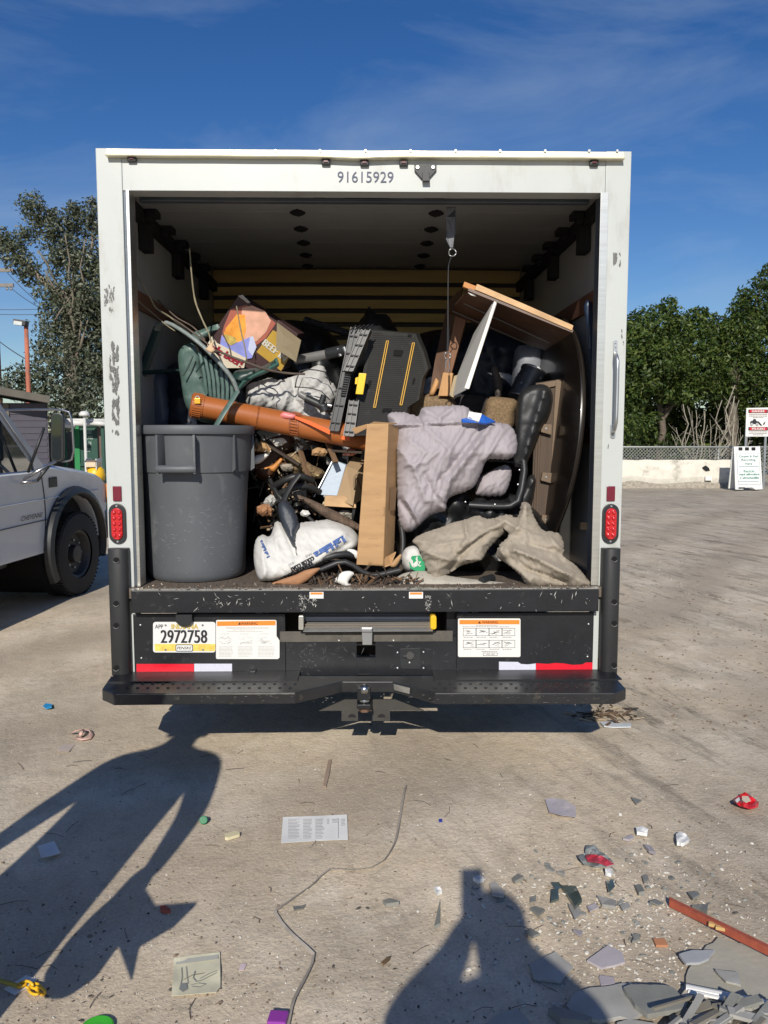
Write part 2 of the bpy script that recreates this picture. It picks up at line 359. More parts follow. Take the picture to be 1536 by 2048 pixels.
    for j in range(len(ys) - 1):
        for i in range(nx - 1): mb.f.append([j * nx + i, j * nx + i + 1, (j + 1) * nx + i + 1, (j + 1) * nx + i])
    o = mb.build('ground', m, smooth=True, keep=True, kind='structure')
    return o
ground()
# ---------------------------------------------------------------- box truck
Y0 = 3.77
xl = at(210, 880, Y0).x; xr = at(1247, 880, Y0).x; zt = at(700, 299, Y0).z; zb = .47; zh = at(700, 383, Y0).z; ZD = .831; YB = 6.25
truck = thing('box_truck', ((xl + xr) / 2, 5.0, 0), 'white box truck with its rear door rolled up and its cargo box heaped with junk', 'truck')
PW = .116
lp = MB().bb((xl, Y0, zb), (xl + PW, Y0 + .10, zt)).build('rear_post', WHITE, truck, bevel=.004)
rp_ = MB().bb((xr - PW, Y0, zb), (xr, Y0 + .10, zt)).build('rear_post', WHITE, truck, bevel=.004)
hd = MB().bb((xl + PW + .001, Y0 + .002, zh), (xr - PW - .001, Y0 + .10, zt - .002)).build('header', WHITE, truck, bevel=.002)
MB().bb((xl + .004, Y0 + .102, .74), (xl + .045, YB, zt - .03)).build('side_wall', WHIN, truck)
MB().bb((xr - .045, Y0 + .102, .74), (xr - .004, YB, zt - .03)).build('side_wall', WHIN, truck)
MB().bb((xl + .002, YB + .001, .74), (xr - .002, YB + .04, zt - .03)).build('front_wall', mat('shade_black_ply', (.05, .045, .04), .7), truck)  # near-black ply colour paints in the shade behind the load
MB().bb((xl + .002, Y0 + .102, zt - .028), (xr - .002, YB + .04, zt - .004)).build('roof', mat('roof_skin', (.45, .45, .44), .5), truck)
fl = MB().bb((xl + .046, Y0 - .03, ZD - .05), (xr - .046, YB - .001, ZD)).build('cargo_floor', mat('plank_floor', (.12, .095, .075), .75, var=.3, scale=14, stretch=(6, .5, 1), bump=.2, bs=60, col2=(.28, .22, .16), mid=.58, soft=.12, cs=24), truck)
# front wall slats
SLAT = mat('yellow_plywood_slat', (.56, .40, .15), .6, var=.2, scale=4, stretch=(.5, 1, 6), bump=.05)
for k, (a, b) in enumerate(((541, 566), (575, 592), (601, 618), (628, 645), (655, 671), (681, 697))):
    za = at(740, a, YB - .03).z; zb_ = at(740, b, YB - .03).z
    mb = MB(); n = 16
    xs = np.linspace(xl + .05, xr - .05, n)
    for x in xs:
        bow = -.03 * (1 - ((x - (xl + xr) / 2) / 1.17) ** 2)
        for z in (za, zb_):
            for y in (YB - .03 + bow, YB - .008 + bow): mb.v.append(Vector((x, y, z)))
    for i in range(n - 1):
        c = 4 * i; d = c + 4; mb.f += [[c, c + 2, d + 2, d], [c + 1, d + 1, d + 3, c + 3], [c, d, d + 1, c + 1], [c + 2, c + 3, d + 3, d + 2]]
    mb.f += [[0, 1, 3, 2], [4 * n - 4, 4 * n - 2, 4 * n - 1, 4 * n - 3]]
    mb.build('slat', SLAT, truck)
RAIL = mat('tie_rail_wood', (.16, .075, .045), .6, var=.2, scale=10, stretch=(1, .3, 3))
for z in (2.19, 1.5):
    MB().bb((xl + .0455, Y0 + .2, z), (xl + .065, YB - .05, z + .09)).build('tie_rail', RAIL, truck)
    MB().bb((xr - .065, Y0 + .2, z), (xr - .0455, YB - .05, z + .09)).build('tie_rail', RAIL, truck)
# door seals and tracks
xi0 = at(262, 800, Y0).x; xi1 = at(1196, 800, Y0).x
MB().bb((xl + PW, Y0 + .006, ZD), (xi0 + .004, Y0 + .13, zh - .001)).build('door_track', SEAL, truck, bevel=.003)
MB().bb((xi0 + .0045, Y0 - .004, ZD + .002), (xi0 + .020, Y0 + .09, 2.655)).build('track_lip', ALU, truck, bevel=.002)
MB().bb((xi1 + .002, Y0 + .006, ZD), (xr - PW, Y0 + .13, zh - .001)).build('door_track', SEAL, truck, bevel=.003)
MB().bb((xi1 - .012, Y0 - .004, ZD + .002), (xi1 + .024, Y0 + .004, 2.655)).build('track_lip', ALU, truck, bevel=.001)
MB().bb((xi0 + .02, Y0 + .16, 2.652), (xi1 - .02, Y0 + .20, 2.692)).build('door_bottom_bar', SEAL, truck, bevel=.004)
BEIGE = mat('beige_header_frame', (.36, .34, .28), .6)
MB().bb((xi0 + .12, Y0 + .103, 2.675), (xi1 - .12, Y0 + .155, zh + .04)).build('inner_header', BEIGE, truck, bevel=.003)
for (a, b) in ((628, 650), (690, 778), (848, 888)):
    p = at(a, 392, Y0 + .1); q = at(b, 392, Y0 + .1); MB().bb((p.x, Y0 + .095, 2.682), (q.x, Y0 + .1025, zh - .002)).build('header_clip', BLKP, truck)
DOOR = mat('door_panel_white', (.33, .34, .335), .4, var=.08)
yy = 3.95
for k in range(5):
    MB().bb((xl + .075, yy + .001, 2.700), (xr - .075, yy + .327, 2.722)).build('door_panel', DOOR, truck, bevel=.0015)
    for x in (-.372 - .012 * k, .345):
        h = MB(); cx, cy = x, yy + .325
        pts = []
        for j in range(16):
            a = 2 * math.pi * j / 16; r = .030 * (1.25 if j % 4 in (0,) else .95 if j % 2 else 1.05); pts.append((cx + r * 1.05 * math.cos(a), cy + r * 1.5 * math.sin(a), 2.688))
        h.prism(pts, (0, 0, .0115)); h.build('hinge', BLKD, truck)
    for s, x in ((1, xl + .12), (-1, xr - .12)):
        h = MB().bb((x - .03, cy - .05, 2.664), (x + .03, cy + .04, 2.6985)); h.cyl((x, cy, 2.665), (x - s * .04, cy, 2.665), .027, 12); h.build('roller', BLKD, truck, bevel=.006)
    yy += .328
for x0, x1 in ((xl + .047, xl + .085), (xr - .085, xr - .047)):
    MB().bb((x0, Y0 + .14, 2.63), (x1, YB - .05, 2.698)).build('ceiling_track', BLKD, truck)
for s, x in ((1, xl + .05), (-1, xr - .05)):
    for yk in (4.25, 4.95, 5.7): MB().bb((x, yk, 2.50), (x + s * .05, yk + .1, 2.629)).build('track_bracket', BLKD, truck)
# drip rail with rivets
dr = MB(); p0 = at(215, 305, Y0).x; p1 = at(1246, 305, Y0).x
n = 40; 
for i in range(n + 1):
    x = p0 + (p1 - p0) * i / n; sag = .006 * math.exp(-((x + .05) / .12) ** 2) + .003 * noise.noise(Vector((x * 3, 0, 1)))
    for (y, z) in ((Y0 - .001, zt - .004), (Y0 - .014, zt - .008), (Y0 - .020, zt - .034), (Y0 - .036, zt - .040), (Y0 - .034, zt - .044), (Y0 - .001, zt - .044)): dr.v.append(Vector((x, y, z - sag * 1.0)))
for i in range(n):
    for j in range(6): dr.f.append([i * 6 + j, i * 6 + (j + 1) % 6, (i + 1) * 6 + (j + 1) % 6, (i + 1) * 6 + j])
dr.f.append(list(range(6))); dr.f.append([n * 6 + j for j in range(6)][::-1])
dr = dr.build('drip_rail', mat('worn_drip_rail', (.74, .69, .52), .4, .25, var=.2, scale=6, stretch=(1, 1, 8), col2=(.50, .44, .30), mid=.58, soft=.1), truck)
for u in (225, 283, 371, 461, 551, 640, 731, 821, 911, 1000, 1090, 1178, 1234):
    p = at(u, 302, Y0 - .016); MB().cyl(p, p + Vector((0, -.006, 0)), .006, 8).build('rivet', STEEL, truck)
for u, v in ((265, 317), (652, 323), (729, 325), (807, 325), (1187, 325)):
    c = at(u, v, Y0); l_ = MB().box(c + Vector((0, -.008, -.006)), (.040, .018, .026)).build('marker_lamp', BLKP, truck, bevel=.006)
    MB().box(c + Vector((0, -.019, -.005)), (.022, .004, .011)).build('lens', mat('smoked_lens', (.09, .02, .02), .3), l_, bevel=.002)
br = MB(); br.prism([at(u, v, Y0 - .012) for u, v in ((829, 327), (873, 327), (873, 340), (858, 357), (843, 357), (829, 341))], (0, .010, 0))
br = br.build('lock_bracket', BLKP, truck, bevel=.002)
MB().prism([at(u, v, Y0 - .030) for u, v in ((844, 344), (859, 344), (860, 362), (845, 362))], (0, .017, 0)).build('tongue', BLKP, br, bevel=.002)
for u in (835, 866):
    p = at(u, 335, Y0 - .0125); MB().cyl(p, p + Vector((0, -.006, 0)), .008, 10).build('bolt', STEEL, br)
text(MB(), '91615929', 731, 354, 112, 22, Y0 + .002, 0.4).build('fleet_number', INKB, truck)
# paint scuffs on the posts
def scuff(name, u0, v0, u1, v1, dens, seed, m, y=Y0, vertical=True, parent=truck):
    r = random.Random(seed); mb = MB()
    for i in range(dens):
        u = r.uniform(u0, u1); v = r.uniform(v0, v1)
        if noise.noise(Vector((u * .12, v * .05, seed))) < -.08: continue
        a = r.uniform(.4, 1.6); b = r.uniform(.8, 5) if vertical else r.uniform(1, 2.4)
        if not vertical: a, b = b * 2.5, a * .6
        k = 7; pts = []
        for j in range(k):
            t = 2 * math.pi * j / k; q = r.uniform(.6, 1.2); pts.append((u + a * q * math.cos(t), v + b * q * math.sin(t)))
        yy = y - .0009 - .00001 * i; mb.add([at(p[0], p[1], yy) for p in pts], [list(range(k))])
    return mb.build(name, m, parent, kind='stuff')
SC = mat('grey_primer_scuff', (.16, .16, .155), .7)
scuff('paint_scuff', 208, 568, 216, 612, 70, 1, SC); scuff('paint_scuff', 217, 568, 228, 625, 70, 2, SC); scuff('paint_scuff', 219, 684, 236, 758, 520, 3, SC)
scuff('paint_scuff', 224, 756, 238, 868, 560, 4, SC); scuff('paint_scuff', 1227, 507, 1241, 532, 230, 5, SC); scuff('paint_scuff', 1242, 660, 1248, 690, 30, 6, SC)
scuff('paint_scuff', 1212, 884, 1219, 900, 14, 8, SC)
# grab handle
gh = MB().tube(path([(1231, 706, Y0 - .008), (1233, 712, Y0 - .05), (1235, 722, Y0 - .062), (1234, 780, Y0 - .062), (1232, 845, Y0 - .062), (1229, 858, Y0 - .05), (1226, 866, Y0 - .008)], 0), .009, 10).build('grab_handle', STEEL, truck, smooth=True)
for (u0, v0, u1, v1) in ((1227, 680, 1235, 712), (1221, 848, 1231, 876)):
    MB().prism([at(a, b, Y0 - .007) for a, b in rrect(u0, v0, u1, v1, 4)], (0, .006, 0)).build('handle_foot', STEEL, gh)
    for j in range(3):
        p = at((u0 + u1) / 2, v0 + 5 + j * 8, Y0 - .0075); MB().cyl(p, p + Vector((0, -.004, 0)), .004, 8).build('screw', STEEL, gh)
# reflectors and tail lamps
for (u, v) in ((235, 987), (1221, 987)):
    c = at(u, v, Y0); MB().box(c + Vector((0, -.005, 0)), (.040, .009, .070)).build('reflector', DRED, truck, bevel=.003)
for (u, v) in ((236, 1047), (1220, 1047)):
    c = at(u, v, Y0)
    def oval(w, h, n=10):
        r = w / 2; o = []
        for k in range(n + 1): a = math.pi * k / n; o.append((r * math.cos(a), (h / 2 - r) + r * math.sin(a)))
        for k in range(n + 1): a = math.pi + math.pi * k / n; o.append((r * math.cos(a), -(h / 2 - r) + r * math.sin(a)))
        return o
    tl = MB().prism([c + Vector((a, -.012, b)) for a, b in oval(.080, .190)], (0, .012, 0)).build('tail_lamp', BLKP, truck, bevel=.003)
    MB().prism([c + Vector((a, -.020, b)) for a, b in oval(.052, .150)], (0, .0075, 0)).build('lens', RED, tl, bevel=.004)
    for k in range(10):
        q = c + Vector(((-.012 if k % 2 else .012), -.0205, -.054 + .0135 * (k // 2) * 2)); MB().lathe([(.0105, 0), (.0085, .004), (.004, .006), (.001, .0065)], q, 10, Matrix.Rotation(math.pi / 2, 3, 'X')).build('led', RED, tl, smooth=True)
    for s in (-1, 1):
        p = c + Vector((0, -.0125, s * .084)); MB().cyl(p, p + Vector((0, -.003, 0)), .005, 8).build('screw', STEEL, tl)
# rubber corner guards
for (ua, ub, dots, hu) in ((219, 259, (1120, 1207, 1251, 1336), -6), (1202, 1238, (1118, 1204, 1247, 1331), 8)):
    za = at(ua, 1098, Y0 - .05).z; z1 = at(ua, 1352, Y0 - .05).z; x0 = at(ua, 1200, Y0 - .03).x; x1 = at(ub, 1200, Y0 - .03).x; cx = (x0 + x1) / 2; rr = (x1 - x0) / 2
    prof = [(cx + rr * math.cos(a), Y0 - .02 - .045 * math.sin(a) ** .7) for a in np.linspace(0, math.pi, 17)] + [(x0, Y0 - .001), (x1, Y0 - .001)]
    g = smoothby(MB().prism([(x, y, z1) for x, y in prof], (0, 0, za - z1)).build('corner_guard', mat('rubber_guard', (.022, .023, .024), .5, var=.1, bump=.05), truck, bevel=.003), 50)
    for v in dots:
        p = at((ua + ub) / 2 + hu, v, Y0 - .062); MB().cyl(p + Vector((0, -.0062, 0)), p + Vector((0, .02, 0)), .0135, 14).build('bolt_hole', mat('pit_black', (.001, .001, .001), .9, bump=0), g)
        q = p + Vector((0, -.0064, -.005)); MB().tube([q + Vector((.0135 * math.cos(a), 0, .0135 * math.sin(a) + .005)) for a in np.linspace(math.pi * 1.1, math.pi * 1.9, 8)], .002, 6).build('hole_rim', mat('rim_grey', (.12, .12, .12), .5), g)
# sill
sx0 = at(262, 1200, 3.70).x; sx1 = at(1198, 1200, 3.70).x; zs = at(700, 1225, 3.70).z
MB().bb((sx0, 3.70, zs), (sx1, 3.738, ZD - .003)).build('sill', BLK, truck, bevel=.004)
MB().bb((sx0, 3.701, ZD - .0025), (sx1, 3.739, ZD + .001)).build('sill_highlight', mat('highlight_steel_edge', (.42, .40, .36), .45, .5, var=.35, scale=30, col2=(.05, .05, .05), mid=.55, soft=.05), truck)  # pale strip paints a highlight along the sill lip
SCR = mat('bright_scratch', (.55, .54, .50), .5, .3)
def scratches(mb, u0, v0, u1, v1, n, y, seed, ln=8, th=.45):
    r = random.Random(seed)
    for i in range(n):
        u, v = r.uniform(u0, u1), r.uniform(v0, v1); a = r.uniform(0, 6.28); L_ = r.uniform(.15, 1) ** 2 * ln; du, dv = math.cos(a) * L_, math.sin(a) * L_; t = r.uniform(.4, 1.6) * th; pu, pv = -math.sin(a) * t, math.cos(a) * t; k = r.uniform(-1, 1)
        mb.add([at(*q, y - .0006) for q in ((u - du, v - dv), (u + k * pu + pu, v + pv), (u + du, v + dv), (u - pu, v - pv))], [[0, 1, 2, 3]])
    return mb
m_ = MB(); scratches(m_, 300, 1187, 1190, 1222, 70, 3.70, 1); scratches(m_, 598, 1188, 612, 1222, 60, 3.70, 2, 4); scratches(m_, 612, 1196, 635, 1210, 30, 3.70, 3, 5); scratches(m_, 850, 1190, 862, 1222, 55, 3.70, 4, 4); scratches(m_, 430, 1188, 500, 1210, 22, 3.70, 5, 6)
m_.build('scratches', SCR, truck, kind='stuff')
for (a, b) in ((619, 647), (818, 846)):
    s_ = patch(MB(), [(a, 1184), (b, 1184), (b, 1197), (a, 1197)], 3.70).build('sticker', STWH, truck); patch(MB(), [(a + 2, 1185), (b - 2, 1185), (b - 2, 1189), (a + 2, 1189)], 3.70, .0034, .001).build('sticker_band', ORANGE, s_)
for (a, b) in ((604, 619), (848, 862)): patch(MB(), [(a, 1182), (b, 1182), (b, 1190), (a, 1190)], 3.70, .002, .0015).build('sill_notch', BLKD, truck)
# apron below the sill
YP = 3.755
def zq(v, y=YP): return at(740, v, y).z
def xq(u, y=YP): return at(u, 1290, y).x
AP = BLK
MB().bb((xq(268), YP, zq(1350)), (xq(571), YP + .02, zq(1227))).build('apron_panel', AP, truck, bevel=.003)
MB().bb((xq(913), YP, zq(1350)), (xq(1186), YP + .02, zq(1227))).build('apron_panel', AP, truck, bevel=.003)
for (a, b, c, d) in ((571.5, 713, 1276, 1350), (751, 912.5, 1276, 1350), (713.2, 750.8, 1315, 1350)): MB().bb((xq(a), YP + .0005, zq(d)), (xq(b), YP + .02, zq(c))).build('apron_panel', AP, truck)
MB().bb((xq(262), YP + .003, zq(1350)), (xq(267.5), YP + .025, zq(1227))).build('apron_edge', WHITE, truck)
MB().bb((xq(1186.5), YP + .003, zq(1350)), (xq(1196), YP + .025, zq(1227))).build('apron_edge', WHITE, truck)
MB().bb((xq(560), 4.10, zq(1350)), (xq(925), 4.12, zq(1222))).build('ramp_well', BLKD, truck)
MB().bb((xq(560), YP - .002, zq(1283)), (xq(905), YP - .0005, zq(1262))).build('ramp_shelf', mat('dirty_steel', (.11, .10, .085), .7, .2, var=.3, scale=20), truck)
ra = MB().bb((at(604, 1240, 3.76).x, 3.765, at(0, 1243, 3.76).z), (at(866, 1240, 3.76).x, 4.05, at(0, 1226, 3.76).z)).build('ramp', mat('ramp_dark', (.02, .025, .04), .4), truck)
for k in range(5):
    z = zq(1229 + k * 3, 3.76); MB().bb((at(606, 1240, 3.76).x, 3.7605, z - .0015), (at(864, 1240, 3.76).x, 3.7648, z + .0015)).build('ramp_rib', mat('rib_blue', (.05, .06, .085), .4), ra)
MB().prism([at(u, v, y) for u, v, y in ((614, 1244, 3.752), (864, 1243, 3.752), (866, 1262, 3.705), (606, 1263, 3.705))], (0, .004, -.004)).build('ramp_lip', ALU, ra, bevel=.001)
for v, y in ((1248, 3.741), (1253, 3.728)): MB().prism([at(610, v, y - .001), at(865, v - 1, y - .001), at(865, v + 1, y - .004), at(609, v + 2, y - .004)], (0, .002, -.001)).build('lip_groove', mat('groove_brown', (.16, .12, .08), .6), ra)
MB().prism([at(u, v, 3.70) for u, v in rrect(861, 1231, 873, 1259, 5)], (0, .06, 0)).build('end_cap', YEL, ra, bevel=.003)
MB().prism([at(u, v, 3.70) for u, v in rrect(597, 1232, 607, 1260, 2)], (0, .06, 0)).build('end_cap', ALU, ra, bevel=.002)
la = MB().prism([at(u, v, 3.685) for u, v in ((723, 1255), (745, 1255), (744, 1290), (725, 1290))], (0, .01, 0)).build('ramp_latch', STEEL, truck, bevel=.002)
MB().prism([at(u, v, 3.670) for u, v in ((723, 1257), (744, 1257), (744, 1264), (723, 1264))], (0, .014, 0)).build('latch_lip', STEEL, la, bevel=.002)
lk = MB().prism([at(u, v, YP - .004) for u, v in ((800, 1298), (841, 1296), (842, 1338), (801, 1338))], (0, .005, 0)).build('lock_plate', BLKP, truck, bevel=.001)
c = at(820, 1310, YP - .004); MB().cyl(c, c + Vector((0, -.012, 0)), .019, 20).build('lock_knob', mat('grey_knob', (.06, .058, .055), .5), lk)
MB().box(c + Vector((-.02, -.006, -.006)), (.03, .008, .012)).build('lock_lever', BLKP, lk, bevel=.003)
for (u, v) in ((795, 1305), (847, 1304), (795, 1336), (847, 1336), (281, 1250), (283, 1316), (1177, 1248), (1175, 1313), (678, 1281), (787, 1281), (819, 1325)):
    p = at(u, v, YP - .004 if (800 < u < 840) else YP); MB().lathe([(.0055, 0), (.005, .003), (.002, .0045)], p, 10, Matrix.Rotation(math.pi / 2, 3, 'X')).build('bolt', mat('zinc_bolt', (.6, .6, .6), .35, .7), truck, smooth=True)
# licence plate
lc = MB().prism([at(u, v, YP - .004) for u, v in rrect(306, 1244, 431, 1305, 5)], (0, .003, 0)).build('licence_plate', mat('plate_white', (.72, .72, .71), .4, var=.04, bump=0), truck, bevel=.0005)
YB1 = mat('plate_yellow', (.82, .60, .13), .4, var=.25, scale=30, bump=0); YN = mat('plate_gold_ink', (.62, .47, .10), .4, bump=0)
YPL = YP - .004
patch(MB(), [(309, 1288), (431, 1288), (430, 1302), (310, 1302)], YPL, .0012, .001).build('plate_band', YB1, lc)
text(MB(), '2972758', 367, 1273, 92, 26, YPL, 0, .0018, 0, 2).build('plate_number', INK, lc)
text(MB(), 'APP', 318, 1253, 16, 8, YPL, 0, .0018, 0, 1).build('plate_letters', INK, lc)
text(MB(), 'INDIANA', 369, 1253, 53, 10, YPL, 0, .0018, 0, 2).build('plate_state', YN, lc)
patch(MB(), rrect(351, 1289, 386, 1303, 3), YPL, .0026, .001).build('plate_badge', mat('badge_navy', (.02, .07, .12), .4, bump=0), lc)
patch(MB(), rrect(352.5, 1290.5, 384.5, 1301.5, 2), YPL, .0038, .001).build('plate_badge_face', STWH, lc)
text(MB(), 'PENSKE', 368.5, 1296, 28, 5.5, YPL, 0, .0045, .3, 1).build('plate_badge_text', INK, lc)
for u, v in ((331, 1250), (405, 1250), (331, 1299), (406, 1299)):
    p = at(u, v, YPL - .003); MB().cyl(p, p + Vector((0, -.003, 0)), .0045, 10).build('plate_bolt', STEEL, lc)
MB().prism([at(u, v, YP - .030) for u, v in ((351, 1228), (384, 1228), (384, 1244), (379, 1250), (368, 1253), (357, 1250), (351, 1244))], (0, .0275, 0)).build('plate_lamp', BLKP, truck, bevel=.003)
# warning placards
def greek(mb, u0, v0, u1, dy, n, y, seed, lift=.0024, h=.9):
    r = random.Random(seed)
    for k in range(n):
        u = u0; v = v0 + k * dy; e = u1 - r.uniform(0, .25) * (u1 - u0) if k == n - 1 else u1 - r.uniform(0, .06) * (u1 - u0)
        while u < e:
            q = min(e, u + r.uniform(2, 6)); mb.add([at(a, b, y - lift) for a, b in ((u, v), (q, v), (q, v + h), (u, v + h))], [[0, 1, 2, 3]]); u = q + .9
    return mb
wl = patch(MB(), rrect(432, 1240, 553, 1318, 3)[:5 + 0] + [(553, 1272), (559, 1281), (559, 1315), (556, 1318)] + rrect(432, 1240, 553, 1318, 3)[10:], YP).build('warning_placard', STWH, truck)
patch(MB(), [(434, 1243), (551, 1241.5), (551, 1250.5), (434, 1252)], YP, .0032, .001).build('placard_band', ORANGE, wl)
text(MB(), 'WARNING', 498, 1247, 34, 6, YP, -.5, .004, 0, 1).build('placard_title', INK, wl)
tx = MB(); tx.add([at(a, b, YP - .004) for a, b in ((476, 1249.5), (479, 1244), (481.5, 1249.5))], [[0, 1, 2]]); tx.build('placard_symbol', INK, wl)
tx = MB(); greek(tx, 452, 1254.5, 538, 2.4, 2, YP, 1); greek(tx, 466, 1259.5, 522, 3, 1, YP, 2); greek(tx, 454, 1262.5, 530, 2, 1, YP, 3)
for a, b in ((438, 466), (476, 506), (516, 550)): greek(tx, a + 4, 1267.5, b - 6, 2, 1, YP, a); greek(tx, a, 1293, b, 2.7, 8, YP, a + 1, h=.8)
rr_ = random.Random(5)
for cx in (452, 492, 530):
    for k in range(16):
        u, v = cx + rr_.uniform(-11, 11), 1280 + rr_.uniform(-7, 7); a = rr_.uniform(-.6, .6); q = rr_.uniform(2, 6); tx.add([at(u + s * q * math.cos(a), v + s * q * math.sin(a) + t, YP - .0024) for s, t in ((-1, 0), (1, 0), (1, .6), (-1, .6))], [[0, 1, 2, 3]])
tx.build('placard_print', GREYI, wl, kind='stuff')
wr = patch(MB(), rrect(916, 1237, 1041, 1314, 3), YP).build('warning_placard', STWH, truck)
patch(MB(), [(919, 1240), (1039, 1240), (1039, 1248.5), (919, 1248.5)], YP, .0032, .001).build('placard_band', ORANGE, wr)
text(MB(), 'WARNING', 980, 1244.5, 32, 5.5, YP, 0, .004, 0, 1).build('placard_title', INK, wr)
tx = MB(); tx.add([at(a, b, YP - .004) for a, b in ((956, 1247), (959, 1242), (962, 1247))], [[0, 1, 2]]); tx.build('placard_symbol', INK, wr)
tx = MB(); greek(tx, 952, 1250.5, 1000, 2, 1, YP, 11); greek(tx, 925, 1253, 1031, 2, 1, YP, 12); 
for k in range(4):
    for v0 in (1256, 1280):
        a = 926 + k * 26
        for q in (((a, v0), (a + 26, v0), (a + 26, v0 + 1), (a, v0 + 1)), ((a, v0 + 15), (a + 26, v0 + 15), (a + 26, v0 + 16), (a, v0 + 16)), ((a, v0), (a + 1, v0), (a + 1, v0 + 16), (a, v0 + 16)), ((a + 25.2, v0), (a + 26.2, v0), (a + 26.2, v0 + 16), (a + 25.2, v0 + 16))): tx.add([at(u, v, YP - .0023) for u, v in q], [[0, 1, 2, 3]])
        for j in range(7):
            u, v = a + rr_.uniform(6, 19), v0 + rr_.uniform(4, 12); an = rr_.uniform(-.5, .5); q = rr_.uniform(2, 6); tx.add([at(u + s * q * math.cos(an), v + s * q * math.sin(an) + t, YP - .0026) for s, t in ((-1, 0), (1, 0), (1, .8), (-1, .8))], [[0, 1, 2, 3]])
        greek(tx, a + 1, v0 + 18.3, a + 21, 2, 1, YP, a + v0)
greek(tx, 963, 1302.5, 998, 2, 1, YP, 44, h=1.2); tx.build('placard_print', mat('dark_print', (.14, .14, .15), .6, bump=0), wr, kind='stuff')
patch(MB(), [(966, 1305.5), (995, 1305.5), (995, 1311.5), (966, 1311.5)], YP, .0030, .0008).build('capacity_box', mat('box_line', (.10, .10, .11), .6, bump=0), wr); bx = patch(MB(), [(967, 1306.3), (994, 1306.3), (994, 1310.7), (967, 1310.7)], YP, .0038, .0008).build('capacity_face', STWH, wr)
text(MB(), '1000 LBS', 980.5, 1308.5, 17, 2.6, YP, 0, .0042).build('capacity_text', INK, wr)
# reflective tape
RT = mat('red_reflective_tape', (.72, .012, .03), .3, var=.1, scale=40); WT = mat('silver_reflective_tape', (.62, .63, .72), .3, var=.06, scale=60)
def tape(pts, m): patch(MB(), pts, YP, .0026, .002).build('reflective_tape', m, truck)
tape([(273, 1328), (388, 1328), (388, 1349.5), (273, 1349)], RT); tape([(388.5, 1327.5), (464, 1327.5), (464, 1348.5), (388.5, 1349.5)], WT)
tape([(998, 1323.5), (1036, 1324), (1042, 1328), (1056, 1329), (1071.5, 1327), (1071.5, 1345.5), (1044, 1345), (1036, 1343), (1027, 1345), (998, 1344)], WT)
tape([(1072, 1326.5), (1096, 1328), (1110, 1326), (1128, 1327), (1146, 1330), (1165, 1329), (1172, 1325), (1185, 1325), (1185, 1345.5), (1072, 1345.5)], RT)
m_ = MB(); scratches(m_, 600, 1286, 632, 1336, 50, YP, 6, 5); scratches(m_, 640, 1290, 900, 1340, 45, YP, 7, 9, .25); scratches(m_, 1060, 1280, 1180, 1318, 20, YP, 14, 8, .25); scratches(m_, 575, 1290, 700, 1345, 30, YP, 9, 9, .25)
m_.build('scratches', mat('dull_scratch', (.14, .14, .14), .5), truck, kind='stuff')
# step bumper
ZB = .418; BT = .052
bp_ = [(262, 1351), (208, 1383), (226, 1387), (590, 1385), (640, 1374), (684, 1363), (786, 1363), (830, 1374), (870, 1386), (1230, 1386), (1252, 1377), (1228, 1351)]
bpts = [gp(u, v, ZB) for u, v in bp_]; bpts[0] = gp(222, 1352, ZB)
bpts = [gp(222, 1352, ZB), gp(204, 1378, ZB), gp(227, 1388, ZB)] + [gp(u, v, ZB) for u, v in bp_[3:]]
bumper = MB().prism(bpts, (0, 0, -BT)).build('step_bumper', mat('bumper_black', (.018, .019, .021), .33, var=.3, scale=12, bump=.1, bs=30, col2=(.075, .065, .05), mid=.60, soft=.12, cs=16, spec=.6), truck, bevel=.005)
tb = MB(); 
for (ua, ub, nn) in ((255, 600, 17), (870, 1215, 17)):
    for r_ in range(3):
        for k in range(nn):
            u = ua + (ub - ua) * (k + .5 * (r_ % 2)) / nn; v = 1360 + r_ * 8; p = gp(u, v, ZB); tb.lathe([(.008, 0), (.005, .0035), (.002, .004)], p + Vector((0, 0, .0005)), 8)
tb.build('tread_bumps', BLKP, bumper, kind='stuff')
m_ = MB(); rr_ = random.Random(3)
for i in range(70):
    u = rr_.uniform(230, 1230); v = rr_.uniform(1389, 1405); m_.add([at(a, b, gp(u, 1387, ZB).y - .0012) for a, b in ((u, v), (u + rr_.uniform(1, 8), v + rr_.uniform(-.5, .8)), (u + 1, v + .9))], [[0, 1, 2]])
for (a, b) in ((232, 590), (872, 1226)):
    y = gp(400, 1387, ZB).y - .0008; m_.add([at(a, 1388.4, y), at(b, 1387.6, y), at(b, 1388.6, y), at(a, 1389.4, y)], [[0, 1, 2, 3]])
m_.build('edge_wear', mat('worn_edge', (.22, .21, .19), .4, .4, var=.5, scale=40), bumper, kind='stuff')
yb2 = gp(804, 1369, ZB).y - .012
MB().prism([at(u, v, y) for u, v, y in ((787, 1368, gp(787, 1364, ZB).y - .004), (820, 1376, gp(820, 1372, ZB).y - .004), (819, 1388, gp(820, 1372, ZB).y - .004), (788, 1380, gp(787, 1364, ZB).y - .004))], (0, .003, 0)).build('maker_plate', ALU, bumper)
MB().bb((xl + .03, 3.60, ZB + .0), (xl + .9, 3.752, ZB + .006)).build('mount_strip', BLK, truck); MB().bb((xr - .9, 3.60, ZB + .0), (xr - .03, 3.752, ZB + .006)).build('mount_strip', BLK, truck)
for u in (506, 960): MB().box(at(u, 1347, 3.74), (.03, .03, .03)).build('bumper_bracket', BLK, truck, bevel=.003)
